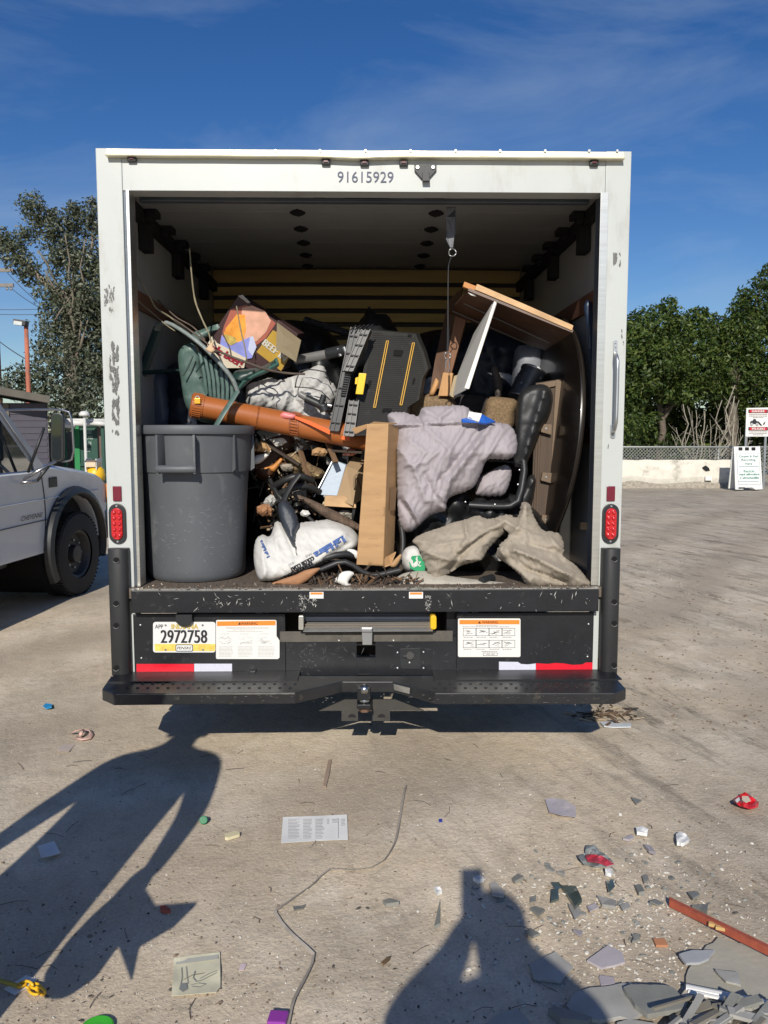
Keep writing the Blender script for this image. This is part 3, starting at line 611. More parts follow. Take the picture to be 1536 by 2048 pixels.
# hitch
hx = at(728, 1410, 3.66).x
MB().bb((hx - .03, 3.58, .335), (hx + .03, 4.6, .395)).build('receiver_tube', BLK, truck, bevel=.003)
hp = MB().prism([at(u, v, 3.68) for u, v in ((637, 1422), (690, 1399), (790, 1399), (848, 1421), (780, 1421), (780, 1442), (745, 1442), (745, 1421), (716, 1421), (716, 1442), (683, 1442), (683, 1421))], (0, .008, 0)).build('hitch_plate', mat('dirty_black', (.045, .042, .038), .6, var=.3), truck)
for u in (704, 763):
    MB().prism([at(u + 8 * math.cos(a), 1435 - 7 * math.sin(a), 3.6785) for a in np.linspace(0, math.pi, 9)], (0, .001, 0)).build('chain_hole', BLKD, hp)
mt = MB().bb((hx - .032, 3.56, .300), (hx + .032, 3.66, .322)).build('ball_mount', BLK, truck, bevel=.004)
MB().bb((hx - .030, 3.655, .300), (hx + .030, 3.672, .40)).build('mount_shank', BLK, mt, bevel=.003)
CH = mat('worn_chrome', (.50, .50, .49), .22, 1.0, var=.15)
MB().lathe([(.022, 0), (.024, .004), (.015, .016), (.013, .03), (.016, .036), (.024, .046), (.0265, .058), (.024, .070), (.014, .080), (.003, .083)], (hx + .003, 3.60, .323), 20).build('tow_ball', CH, mt, smooth=True)
MB().cyl((hx + .003, 3.60, .278), (hx + .003, 3.60, .300), .026, 6).build('ball_nut', mat('rusty_nut', (.20, .12, .08), .6, .5), mt)
for s in (-1, 1):
    ba = MB().cyl((hx + .5 * s * 1.15 - .16 + .05, 3.95, .345), (hx + .5 * s * 1.15 + .22, 3.95, .345), .007, 8).build('cross_rod', mat('rod_grey', (.40, .37, .32), .5, .3), truck)
    MB().bb((hx + s * .575 - .015, 3.95, .34), (hx + s * .575 + .015, 3.99, .44)).build('rod_bracket', BLK, truck, bevel=.003)
# chassis and rear axle
for s in (-1, 1): MB().bb((hx + s * .43 - .03, 3.80, .52), (hx + s * .43 + .03, YB + .3, .70)).build('chassis_rail', BLK, truck)
for y in np.arange(3.95, YB, .45): MB().bb((xl + .05, y, .705), (xr - .05, y + .05, .775)).build('cross_member', BLK, truck)
ax = MB().cyl((xl + .15, 5.5, .39), (xr - .15, 5.5, .39), .05, 12).build('rear_axle', BLK, truck)
MB().lathe([(.02, -.14), (.13, -.09), (.15, 0), (.13, .09), (.02, .14)], (hx, 5.5, .39), 16, Matrix.Rotation(math.pi / 2, 3, 'Y')).build('differential', BLK, ax, smooth=True)
def wheel(c, r, wd, rimm, parent, out=1):
    M_ = Matrix.Rotation(math.pi / 2, 3, 'Y'); h = wd / 2
    t = MB().lathe([(r * .58, -h), (r * .80, -h * 1.02), (r * .95, -h * .95), (r, -h * .75), (r, -h * .3), (r * .985, -h * .27), (r, -h * .24), (r, h * .24), (r * .985, h * .27), (r, h * .3), (r, h * .75), (r * .95, h * .95), (r * .80, h * 1.02), (r * .58, h)], c, 40, M_, caps=False).build('wheel', TYRE, parent, smooth=False); smoothby(t, 35)
    tr = MB()
    for k in range(60):
        a = 2 * math.pi * k / 60
        for s in (-1, 1): tr.box(Vector(c) + Vector((s * h * .68, math.cos(a) * (r + .002), math.sin(a) * (r + .002))), (h * .5, .016 * r / .38, .012), Matrix.Rotation(a + math.pi / 2 + s * .12, 3, 'X'))
    tr.build('tread', TYRE, t, kind='stuff')
    o_ = out * h
    MB().lathe([(r * .575, -h * .9), (r * .575, h * .88), (r * .52, h * .80), (r * .46, h * .35), (r * .22, h * .30), (r * .20, h * .75), (r * .03, h * .8)], c, 24, Matrix.Rotation(math.pi / 2 * out, 3, 'Y')).build('rim', rimm, t, smooth=False)
    for k in range(8):
        a = 2 * math.pi * k / 8; p = Vector(c) + Vector((out * h * .33, math.cos(a) * r * .33, math.sin(a) * r * .33)); MB().cyl(p, p + Vector((out * .02, 0, 0)), .010, 6).build('lug_nut', STEEL, t)
    return t
RIMW = mat('white_steel_rim', (.55, .55, .53), .5)
for s, x in ((-1, xl + .14), (-1, xl + .37), (1, xr - .14), (1, xr - .37)): wheel((x, 5.5, .39), .39, .20, RIMW, truck, s)
# ---------------------------------------------------------------- cargo on the truck floor
# grey trash can
cc = at(389, 1172, 3.81); cx = at(388, 850, 4.09).x; cy = 4.09; CZ = ZD + .003
can = thing('trash_can', (cx, cy, CZ), 'big grey round rubber trash can standing at the left edge of the cargo floor', 'trash can')
CANM = mat('grey_bin_plastic', (.088, .095, .104), .55, var=.2, scale=3, bump=.06, bs=60, col2=(.17, .175, .18), mid=.60, soft=.2, cs=9, stretch=(1, 1, .5))
ztop = at(388, 850, 3.80).z; H = ztop - CZ
def canr(t): return .244 + .030 * t
prof = [(.02, 0), (.225, 0), (.238, .012), (.244, .03)] + [(canr(t), H * t) for t in np.linspace(.08, .70, 8)] + [(canr(.70) + .012, H * .703)] + [(canr(t) + .013, H * t) for t in np.linspace(.72, .94, 4)] + [(.300, H * .945), (.303, H * .955), (.303, H * .99), (.298, H), (.286, H), (.283, H * .97), (.275, H * .8), (.235, .03), (.02, .02)]
cb = MB(); 
for (r, z) in prof:
    for j in range(64):
        q = 2 * math.pi * j / 64; cb.v.append(Vector((cx + r * math.cos(q), cy + r * math.sin(q), CZ + z)))
for i in range(len(prof) - 1):
    for j in range(64): cb.f.append([i * 64 + j, i * 64 + (j + 1) % 64, (i + 1) * 64 + (j + 1) % 64, (i + 1) * 64 + j])
cb.f.append(list(range(64))[::-1]); cb.f.append([(len(prof) - 1) * 64 + j for j in range(64)])
smoothby(cb.build('body', CANM, can), 35)
def ringpt(a, r, z): return Vector((cx + r * math.sin(a), cy - r * math.cos(a), CZ + z))
for a0 in (-.04, math.pi - .04):
    a1, a2 = a0 - .27, a0 + .25; h = MB()
    for a in (a1, a2):
        h.prism([ringpt(a - .018, .272, H * .94), ringpt(a - .018, .345, H * .94), ringpt(a - .018, .345, H * .70), ringpt(a - .018, .330, H * .70), ringpt(a - .018, .272, H * .73)], ringpt(a + .018, .3, 0) - ringpt(a - .018, .3, 0))
    pts = [ringpt(a, .338, H * .73) for a in np.linspace(a1 - .015, a2 + .015, 10)]; h.tube(pts, .016, 10, 1.2)
    smoothby(h.build('handle', CANM, can, bevel=.002), 40)
for a in (-.9, .9, 1.6, -1.6):
    MB().prism([ringpt(a - .008, .29, H * .94), ringpt(a - .008, .30, H * .94), ringpt(a - .008, .302, H * .72), ringpt(a - .008, .28, H * .70)], ringpt(a + .008, .3, 0) - ringpt(a - .008, .3, 0)).build('rib', CANM, can)
m_ = MB(); r_ = random.Random(12)
for i in range(150):
    a = r_.uniform(-1.2, 1.2); t = r_.uniform(.05, .68); z = H * t; L_ = r_.uniform(.01, .05); an = r_.uniform(-1.2, 1.2); rr = canr(t) + .0009
    p = []
    for s, q in ((-1, 0), (0, .0009), (1, 0), (0, -.0009)): p.append(ringpt(a + s * L_ * math.cos(an) / .3 / 2 + q, canr(t + s * L_ * math.sin(an) / 2 / H) + .0012, z + s * L_ * math.sin(an) / 2 + q))
    m_.add(p, [[0, 1, 2, 3]])
m_.build('scratches', mat('pale_scratch', (.26, .27, .28), .6), can, kind='stuff')
tag(MB().lathe([(.02, 0), (.20, .004), (.25, .05), (.262, .10), (.20, .16), (.02, .19)], (cx, cy, CZ + H * .70), 20).build('trash_fill', BLKD, label='dark loose rubbish filling the grey trash can almost to its rim', cat='rubbish'), kind='stuff')
# blue grey tub behind the can
o, _ = relief('storage_tub', [(270, 752), (300, 742), (332, 748), (345, 800), (342, 862), (268, 862)], 4.62, .14, mat('slate_plastic', (.085, .095, .125), .4, var=.1), step=10, edge=22, back=.25, label='slate grey plastic tub against the left wall behind the trash can', cat='tub')
# dark filler bags, added so the gaps in the heap look dark
FILL_BLACK = mat('filler_black', (.010, .011, .012), .42, var=.3, bump=.3, bs=25)
FILL_NAVY = mat('filler_navy', (.010, .014, .026), .5, var=.3, bump=.3, bs=20)
FILL_BROWN = mat('filler_brown', (.035, .022, .015), .8, var=.4, bump=.3, bs=30)
fillers = [('added black filler bag darkening the heap behind the trash can', [(490, 860), (590, 838), (660, 900), (640, 1060), (560, 1120), (500, 1130), (480, 1000)], 4.85, FILL_BLACK),
       ('added black filler bag darkening the gaps under the orange tube', [(600, 850), (740, 870), (760, 1000), (740, 1100), (610, 1100), (585, 960)], 5.0, FILL_BLACK),
       ('added dark filler bag behind the printed food box', [(440, 680), (560, 640), (660, 665), (700, 760), (680, 860), (480, 850), (430, 770)], 5.15, FILL_BLACK),
       ('added dark peaked filler bag behind the black workbench', [(712, 655), (728, 632), (738, 612), (752, 628), (772, 628), (786, 645), (800, 680), (790, 750), (700, 740)], 4.85, FILL_BLACK),
       ('added large dark filler bag low in the heap behind the white board', [(850, 690), (900, 660), (1010, 655), (1080, 700), (1100, 800), (1060, 900), (860, 900), (830, 780)], 5.3, FILL_NAVY),
       ('added black filler bag darkening the hollow under the office chair at the right', [(800, 1000), (900, 960), (1050, 1000), (1120, 1090), (1090, 1160), (840, 1160), (795, 1100)], 4.45, FILL_BLACK),
       ('added dark filler bag squeezed behind the grey trash can', [(330, 745), (400, 730), (480, 770), (500, 870), (480, 930), (330, 920)], 4.75, FILL_NAVY),
       ('added brown filler sack deep in the heap beneath the wooden panel', [(800, 700), (870, 660), (930, 680), (940, 800), (820, 810)], 5.5, FILL_BROWN)]
for i, (lb, pl, y, m) in enumerate(fillers):
    relief('filler_bag', pl, y, .28, m, step=11, edge=60, back=.25, na=.05, ns=.02, ridge=.035, rs=.05, seed=i + 20, label=lb, cat='bag', group='dark filler bags added to darken the gaps in the heap')
# grey green plastic garden chair lying upside down
GRN = mat('faded_green_plastic', (.075, .13, .115), .45, var=.2, scale=10, bump=.08, col2=(.15, .21, .19), mid=.5, soft=.2, cs=14)
GRD = mat('dark_green_plastic', (.016, .042, .038), .4, var=.2)
GRL = mat('weathered_grey_plastic', (.20, .235, .23), .5, var=.2, scale=14, col2=(.30, .33, .32), mid=.5, soft=.15)
gc = thing('garden_chair', at(400, 845, 4.3), 'faded green plastic garden chair upside down above the trash can', 'chair')
smoothby(MB().tube(path([(314, 659, 4.22), (318, 650, 4.20), (335, 646, 4.17), (362, 660, 4.13), (396, 684, 4.10), (420, 706, 4.09), (447, 735, 4.09), (466, 760, 4.10), (476, 786, 4.12)], 0), [.016] * 3 + [.020] * 200 if False else .019, 10, .6).build('arm_rail', GRL, gc), 60)
smoothby(MB().tube(path([(318, 655, 4.25), (305, 690, 4.26), (293, 722, 4.27), (283, 750, 4.28)], 0), .028, 8, .4).build('leg', GRD, gc), 60)
smoothby(MB().tube(path([(282, 746, 4.28), (310, 744, 4.30), (350, 742, 4.33), (380, 745, 4.35)], 0), .030, 8, .4).build('leg', GRD, gc), 60)
relief('back_shell', [(356, 712), (366, 692), (384, 686), (398, 700), (402, 730), (410, 762), (424, 790), (448, 800), (462, 812), (470, 826), (440, 846), (400, 842), (372, 812), (362, 760)], lambda u, v: 4.24 + (v - 690) * .0002, .03, GRN, gc, step=7, edge=12, back=.01, na=.006, ns=.04)
for k in range(7):
    a, b, c, d = 399 + k * 10.5, 704 + k * 8, 413 + k * 8.2, 788 + k * 4.6
    smoothby(MB().tube([at(a, b, 4.19), at((a + c) / 2 + 2, (b + d) / 2, 4.18), at(c, d, 4.20)], .0085, 6, .5).build('slat', GRN, gc), 60)
relief('seat_panel', [(384, 668), (400, 660), (436, 648), (440, 655), (412, 676), (394, 690)], 4.5, .03, GRN, gc, step=8, edge=8)
smoothby(MB().tube(path([(474, 784, 4.06), (462, 804, 4.03), (446, 828, 4.0), (433, 850, 3.99), (426, 866, 4.0)], 0), .020, 8, .45).build('leg', GRN, gc), 60)
relief('seat_shell', [(470, 742), (520, 734), (552, 719), (558, 732), (530, 748), (506, 758), (486, 776), (474, 782), (462, 762)], lambda u, v: 4.35, .05, GRD, gc, step=8, edge=14)
smoothby(MB().tube(path([(476, 780, 4.27), (488, 764, 4.26), (508, 752, 4.26), (535, 740, 4.27), (556, 728, 4.28), (551, 719, 4.3)], 0), .013, 8, .7).build('seat_edge', mat('mid_green_plastic', (.05, .13, .11), .4), gc), 60)
for pp in ([(386, 712), (376, 735), (366, 752)], [(392, 745), (402, 730), (408, 722)]):
    MB().tube([at(u, v, 4.175) for u, v in pp], .004, 6).build('strut', GRD, gc)
# printed box
FX = lambda u, v: 4.46 + (v - 592) * .0006 + (u - 415) * .0002
bxo = thing('printed_box', at(495, 735, 4.75), 'torn food carton printed with a colour picture and red lettering on the heap', 'box')
face = [(476, 592), (556, 644), (503, 742), (438, 700), (414, 690), (430, 660)]
PRB = mat('print_dark_brown', (.06, .03, .03), .45, bump=0)
MB().prism([at(u, v, FX(u, v)) for u, v in face], (.02, .22, .03)).build('carton', PRB, bxo, bevel=.003)
def pr(poly, m, lift, nm='print'): patch(MB(), poly, FX, lift, .0012).build(nm, m, bxo)
pr([(462, 618), (492, 610), (536, 634), (552, 646), (532, 676), (508, 694), (470, 690), (440, 684), (448, 652)], mat('print_maroon', (.42, .13, .09), .4, bump=0), .0025)
pr([(484, 616), (504, 611), (530, 622), (542, 642), (532, 664), (514, 682), (494, 690), (478, 674), (482, 646)], mat('print_peach', (.75, .42, .30), .4, var=.2, scale=20, bump=0), .0045)
pr([(474, 628), (490, 630), (492, 658), (486, 684), (470, 690), (446, 672), (452, 656)], mat('print_amber', (.88, .36, .06), .4, var=.45, scale=14, bump=0), .006)
pr([(443, 670), (462, 690), (482, 682), (500, 674), (512, 694), (504, 716), (486, 720), (460, 706), (440, 690)], mat('print_blue', (.28, .31, .72), .4, var=.3, scale=12, bump=0), .0075)
pr([(500, 674), (506, 672), (513, 694), (505, 712), (496, 700)], mat('print_pale_blue', (.55, .60, .80), .4, bump=0), .009)
pr([(448, 668), (470, 674), (474, 684), (462, 691), (450, 682)], mat('print_gold', (.55, .42, .12), .4, var=.5, scale=40, bump=0), .010)
pr([(424, 672), (434, 686), (462, 700), (492, 716), (488, 736), (452, 736), (436, 716), (414, 690)], mat('print_cream', (.72, .64, .50), .4, bump=0), .0105)
text(MB(), 'ade beer!', 452, 709, 72, 15, FX, 31, .0135, 0, 3).build('print_lettering', mat('print_red', (.33, .02, .04), .4, bump=0), bxo)
sy = lambda u, v: 4.44 + (v - 640) * .0006
MB().prism([at(u, v, sy(u, v)) for u, v in ((556, 640), (596, 668), (566, 740), (503, 744), (520, 700))], (.02, .20, .03)).build('carton_side', PRB, bxo, bevel=.003)
patch(MB(), [(546, 660), (560, 668), (580, 712), (562, 742), (513, 704)], sy, .003).build('print', mat('print_mustard', (.48, .30, .05), .4, var=.2, bump=0), bxo)
text(MB(), 'BEEF IN', 549, 700, 56, 13, sy, 38, .006, 0, 3).build('print_lettering', mat('print_offwhite', (.6, .58, .5), .4, bump=0), bxo)
slab('flap', [at(554, 645, 4.36), at(602, 681, 4.32), at(592, 724, 4.36), at(552, 698, 4.38)], .004, mat('card_inside', (.26, .21, .13), .8, var=.1), bxo)
slab('flap', [at(476, 592, 4.46), at(484, 590, 4.44), at(500, 606, 4.44), at(494, 606, 4.46)], .004, STWH, bxo)
# orange tube with cap, strap buckle
TUB = mat('rust_orange_plastic', (.38, .115, .028), .38, var=.08, scale=5, bump=.03, spec=.6)
a_ = at(395, 812, 4.10); b_ = at(733, 878, 4.28); dv = (b_ - a_).normalized()
tu = thing('orange_tube', (a_ + b_) / 2 - Vector((0, 0, .06)), 'long rust orange plastic tube lying from the trash can to the tall cardboard box', 'tube')
smoothby(MB().tube([a_ + dv * t for t in (0.0, .05, .4, .8, (b_ - a_).length)], [.057, .058, .060, .062, .063], 32).build('barrel', TUB, tu), 40)
cp = MB(); cp.tube([a_ - dv * .035, a_ - dv * .028, a_ + dv * .028, a_ + dv * .03], [.052, .061, .061, .058], 32)
M3 = dv.to_track_quat('Z', 'Y').to_matrix()
for k in range(32):
    q = 2 * math.pi * k / 32; cp.box(a_ - dv * .002 + M3 @ Vector((.062 * math.cos(q), .062 * math.sin(q), 0)), (.005, .004, .045), M3 @ Matrix.Rotation(q, 3, 'Z'))
smoothby(cp.build('cap', TUB, tu), 40)
for t in (.30, .302, .52): smoothby(MB().tube([a_ + dv * (t - .004), a_ + dv * (t + .004)], [.0625, .0625], 32).build('collar', TUB, tu), 40)
bk = MB(); st = .50
for k in range(9): bk.tube([a_ + dv * st + M3 @ Vector((.0655 * math.cos(q + k * .13), .0655 * math.sin(q + k * .13), s)) for q in (1.2,) for s in (-.02, .022)], .0022, 5)
q0 = [a_ + dv * (st + s) for s in (-.022, .022)]
for s in (-.022, .022): bk.tube([a_ + dv * (st + s) + Vector((0, -.066 * math.cos(q), .066 * math.sin(q))) for q in np.linspace(-.9, 1.3, 12)], .003, 6)
for q in np.linspace(-.85, 1.2, 10): bk.tube([a_ + dv * (st + s) + Vector((0, -.066 * math.cos(q), .066 * math.sin(q))) for s in (-.022, .022)], .002, 5)
bk.build('strap_ladder', mat('tube_strap', (.30, .09, .035), .5), tu)
o, _ = relief('tube_buckle', [(560, 829), (566, 824), (580, 826), (592, 830), (588, 838), (576, 838), (562, 836)], 4.135, .014, mat('pink_plastic', (.75, .22, .22), .4), tu, step=4, edge=4, back=.004)
sp_ = MB().prism([at(590, 832, 4.13), at(620, 842, 4.13), at(660, 860, 4.14), at(659, 869, 4.14), at(618, 849, 4.13), at(590, 837, 4.13)], (0, .004, 0)).build('orange_strap', mat('neon_orange_strap', (.85, .13, .02), .5), tu)
MB().prism([at(684, 872, 4.16), at(700, 874, 4.16), at(699, 882, 4.16), at(682, 878, 4.16)], (0, .004, 0)).build('orange_strap', MC['neon_orange_strap'], tu)
pk = thing('padlock', at(396, 812, 4.03), 'small yellow padlock hanging on the cap of the orange tube', 'padlock')
c = at(395, 802, 4.035); MB().box(c, (.030, .014, .028)).build('body', mat('brass_yellow', (.85, .42, .03), .35, .2), pk, bevel=.003)
MB().tube([c + Vector((.010 * math.cos(a), 0, .013 + .012 * math.sin(a))) for a in np.linspace(0, math.pi, 9)], .003, 6).build('shackle', STEEL, pk)
# light grey cloth over the heap behind the tube
CLW = mat('off_white_canvas', (.47, .465, .45), .9, wr=.3, ws=10, var=.12, scale=14, bump=.2, bs=120, col2=(.33, .32, .31), mid=.6, soft=.15, cs=8)
relief('canvas_bag', [(492, 782), (500, 768), (520, 762), (540, 756), (560, 760), (590, 752), (612, 742), (638, 730), (650, 738), (655, 758), (668, 770), (674, 790), (664, 812), (662, 850), (600, 836), (540, 818), (498, 812)], lambda u, v: 4.44 - (v - 780) * .0008, .08, CLW, step=3.4, edge=16, back=.05, cloth=True, na=.02, ns=.03, buckle=(.16, .7, .2, .008, 200, .04), seed=3,
       folds=[([(560, 762), (575, 790), (560, 830)], .03, 7), ([(600, 752), (640, 780), (660, 830)], .03, 9), ([(520, 764), (530, 800)], .02, 6), ([(585, 760), (590, 800), (620, 830)], -.03, 6)], label='crumpled off white canvas bag lying above the orange tube', cat='bag')
CORD = mat('dark_cord', (.03, .028, .035), .6)
for lb, pts in (('dark cord drawn across the top of the crumpled white canvas', [(590, 776, 4.31), (600, 742, 4.33), (632, 740, 4.3), (650, 744, 4.31), (662, 770, 4.32)]), ('dark cord looping over the left side of the white canvas', [(524, 766, 4.32), (530, 772, 4.31), (548, 778, 4.30), (556, 786, 4.30), (548, 792, 4.3), (545, 800, 4.3)]), ('thin dark wire over the middle of the white canvas', [(592, 774, 4.30), (620, 776, 4.29), (642, 782, 4.28), (660, 800, 4.27)])):
    MB().tube(path(pts, 0), .0032, 6).build('cord', CORD, smooth=True, label=lb, cat='cord')
# grey and black poles
def pole(name, pts, r, m, lb, cat='pole', extra=()):
    t = thing(name, at(pts[0][0], pts[0][1], pts[0][2]), lb, cat); smoothby(MB().tube([at(*p) for p in pts], r, 14).build('shaft', m, t), 50)
    for (a, b, rr, mm) in extra: smoothby(MB().tube([at(*a), at(*b)], rr, 14).build('clamp', mm, t), 50)
    return t
GP = mat('grey_tube', (.21, .205, .20), .45, .3, var=.1)
pole('telescopic_pole', [(591, 720, 4.50), (672, 705, 4.40)], .025, GP, 'grey telescopic pole with black clamp joint pointing at the black workbench', extra=[((655, 708, 4.41), (692, 700, 4.36), .031, BLKP), ((676, 697, 4.36), (682, 712, 4.36), .012, STEEL), ((688, 694, 4.34), (694, 709, 4.34), .012, STEEL)])
pole('black_pole', [(610, 641, 4.85), (700, 668, 4.70)], .022, mat('glossy_black_tube', (.02, .02, .022), .25), 'glossy black pole sticking out behind the black workbench', extra=[((610, 641, 4.85), (620, 644, 4.84), .025, BLKP)])
pole('camera_clamp', [(600, 788, 4.26), (640, 812, 4.22)], .018, GP, 'black clamp fitting on a grey rod lying over the white canvas', 'clamp', extra=[((612, 797, 4.23), (662, 820, 4.20), .022, BLKP), ((648, 790, 4.20), (642, 808, 4.20), .016, BLKP), ((646, 812, 4.18), (650, 822, 4.18), .026, BLKP), ((655, 810, 4.17), (663, 812, 4.17), .010, STEEL)])
# folding workbench (black, ribbed)
WB = mat('black_ribbed_plastic', (.022, .021, .019), .6, var=.25, scale=9, bump=.08, col2=(.055, .05, .045), mid=.6, soft=.15)
WBK = mat('smooth_black_plastic', (.024, .025, .027), .42, var=.1, bump=.05)
wbn = thing('folding_workbench', at(730, 865, 4.3), 'folded black plastic workbench with two yellow stripes standing on end in the heap', 'workbench')
top = [(736, 652), (830, 668), (846, 700), (856, 735), (846, 755), (838, 800), (812, 812), (806, 862), (700, 870), (712, 800), (724, 740)]
WY = lambda u, v: 4.30 + (v - 760) * -.0009 + (u - 780) * .0010
face_pts = [at(u, v, WY(u, v)) for u, v in [(741, 660), (832, 668), (848, 705), (857, 738), (846, 755), (838, 800), (815, 815), (808, 870), (703, 872), (712, 800), (728, 735)]]
MB().prism(face_pts, (.02, .05, .01)).build('table_top', WB, wbn, bevel=.002)
pa, pb, pc, pd = (741, 662), (833, 671), (808, 868), (704, 870)
nr = 52
inn = [(744, 664), (832, 671), (846, 706), (854, 738), (843, 756), (835, 800), (812, 816), (805, 866), (708, 868), (716, 800), (731, 735)]
for k in range(nr):
    t = (k + .5) / nr; v = 664 + t * 202
    xsn = []
    for i in range(len(inn)):
        (a, b), (c, d) = inn[i], inn[(i + 1) % len(inn)]
        if (b > v) != (d > v): xsn.append(a + (c - a) * (v - b) / (d - b))
    if len(xsn) < 2: continue
    ul, ur = min(xsn) + 3, max(xsn) - 3
    MB().prism([at(a, b, WY(a, b) - .0035) for a, b in ((ul, v - 1 - .04 * 0), (ur, v + (ur - ul) * .03 - 1), (ur, v + (ur - ul) * .03 + 1), (ul, v + 1))], (0, .004, 0)).build('ridge', WB, wbn)
YS = mat('yellow_trim', (.60, .34, .04), .45)
for (a, b, c, d) in ((775, 682, 749, 815), (827, 686, 802, 810)):
    for s in (-1, 1): MB().tube([at(a + s * 2, b, WY(a, b) - .008), at(c + s * 2, d, WY(c, d) - .008)], .0028, 6).build('stripe', YS, wbn)
    MB().tube([at(a, b, WY(a, b) - .0065), at(c, d, WY(c, d) - .0065)], .0035, 6).build('slot', BLKD, wbn)
    for (p, q) in ((a, b), (c, d)): MB().tube([at(p - 2, q, WY(p, q) - .008), at(p + 2, q, WY(p, q) - .008)], .0028, 6).build('stripe', YS, wbn)
for pol in ([(788, 700), (807, 701), (803, 712), (786, 711)], [(737, 762), (744, 760), (740, 774), (734, 779)], [(826, 757), (831, 756), (828, 768), (824, 769)], [(768, 816), (784, 818), (780, 825), (772, 822), (765, 826), (764, 820)], [(816, 668), (824, 669), (822, 674), (815, 673)]):
    patch(MB(), pol, WY, .0085, .001).build('opening', MC['pit_black'], wbn)
# two ladder like side rails
def rail(ul, ur, lean, v0, v1, y, nn, name):
    t = MB()
    def e(s, v): k = (v - v0) / (v1 - v0); return ul[0] + (ul[1] - ul[0]) * k + s * (ur + lean * k)
    t.prism([at(e(0, v0), v0, y), at(e(1, v0), v0 + 2, y), at(e(1, v1), v1 + 2, y - .06), at(e(0, v1), v1, y - .06)], (.01, .07, 0))
    o = t.build(name, WBK, wbn, bevel=.003)
    for k in range(nn):
        v = v0 + (v1 - v0) * (k + .5) / nn; yk = y - .06 * (k + .5) / nn
        MB().prism([at(e(.06, v - 1.6), v - 2, yk - .010), at(e(.94, v - 1.6), v, yk - .010), at(e(.94, v + 1.6), v + 3, yk - .010), at(e(.06, v + 1.6), v + 1, yk - .010)], (0, .012, 0)).build('rung', WBK, o, bevel=.001)
    for s in (.0, .42, .92):
        MB().prism([at(e(s, v0), v0, y - .008), at(e(s + .09, v0), v0, y - .008), at(e(s + .09, v1), v1, y - .068), at(e(s, v1), v1, y - .068)], (0, .012, 0)).build('rib', WBK, o)
rail((701, 657), 21, 0, 654, 862, 4.22, 6, 'frame_rail'); rail((722, 686), 19, 1, 658, 742, 4.20, 4, 'frame_rail')
rail((698, 686), 20, 2, 800, 872, 4.17, 4, 'frame_rail')
for k in range(11): 
    v = 742 + k * 4.6; u = 690 - k * .9; MB().prism([at(u, v, 4.165), at(u + 11, v + 1, 4.165), at(u + 10.5, v + 3.4, 4.165), at(u - .5, v + 2.4, 4.165)], (0, .01, 0)).build('hinge_tooth', WBK, wbn)
for k in range(5):
    u = 704 + k * 8.5; MB().tube([at(u - 3, 660 - k * .8, 4.19), at(u + 8, 651 - k * .5, 4.23)], .0035, 6).build('rib', WBK, wbn)
MB().prism([at(u, v, 4.14) for u, v in ((718, 746), (733, 747), (726, 789), (711, 788))], (0, .03, 0)).build('latch', mat('bright_yellow_plastic', (.85, .55, .03), .38), wbn, bevel=.003)
MB().prism([at(u, v, 4.16) for u, v in ((711, 756), (716, 754), (714, 768), (710, 768))], (0, .03, 0)).build('latch_tab', MC['bright_yellow_plastic'], wbn)
# tall cardboard box
tb_ = thing('tall_cardboard_box', at(745, 1133, 3.98), 'tall narrow brown cardboard box standing upright in the middle of the truck opening', 'box')
fr = [(734, 848), (777, 847), (766, 1132), (713, 1129)]; CY = lambda u, v: 3.93 - (v - 848) * .00012
fl_, dfl = relief('front_panel', smp(fr, 6, straight=True), CY, .001, CARD, tb_, step=7, edge=2, straight=True, back=.004, na=.003, ns=.03, folds=[([(732, 945), (768, 950)], -.008, 3), ([(718, 1074), (768, 1077)], -.008, 3), ([(727, 985), (772, 990)], -.003, 2.5), ([(732, 868), (776, 872)], .003, 3), ([(722, 1020), (768, 1022)], .004, 4)])
slab('side_panel', [at(777, 847, 3.932), at(797, 856, 4.10), at(787, 1126, 4.07), at(767, 1132, 3.905)], .006, CARD, tb_)
slab('back_panel', [at(748, 846, 4.10), at(797, 856, 4.10), at(787, 1126, 4.07), at(738, 1124, 4.07)], .006, CARD, tb_)
slab('flap', [at(734, 850, 3.935), at(777, 848, 3.94), at(794, 846, 4.04), at(748, 843, 4.06)], .005, CARD, tb_)
slab('flap', [at(703, 857, 3.99), at(734, 848, 3.935), at(735, 856, 3.935), at(711, 868, 3.98)], .005, CARD, tb_)
slab('flap', [at(766, 1118, 3.91), at(780, 1112, 3.97), at(792, 1105, 3.95), at(782, 1130, 3.93), at(766, 1136, 3.92)], .005, CARD, tb_)
patch(MB(), [(781, 975), (794, 975), (790, 1020), (779, 1022)], lambda u, v: 3.95 + (u - 777) * .0065, .006).build('stamp', mat('brown_stamp', (.25, .15, .075), .8, var=.3, scale=60, bump=0), tb_)
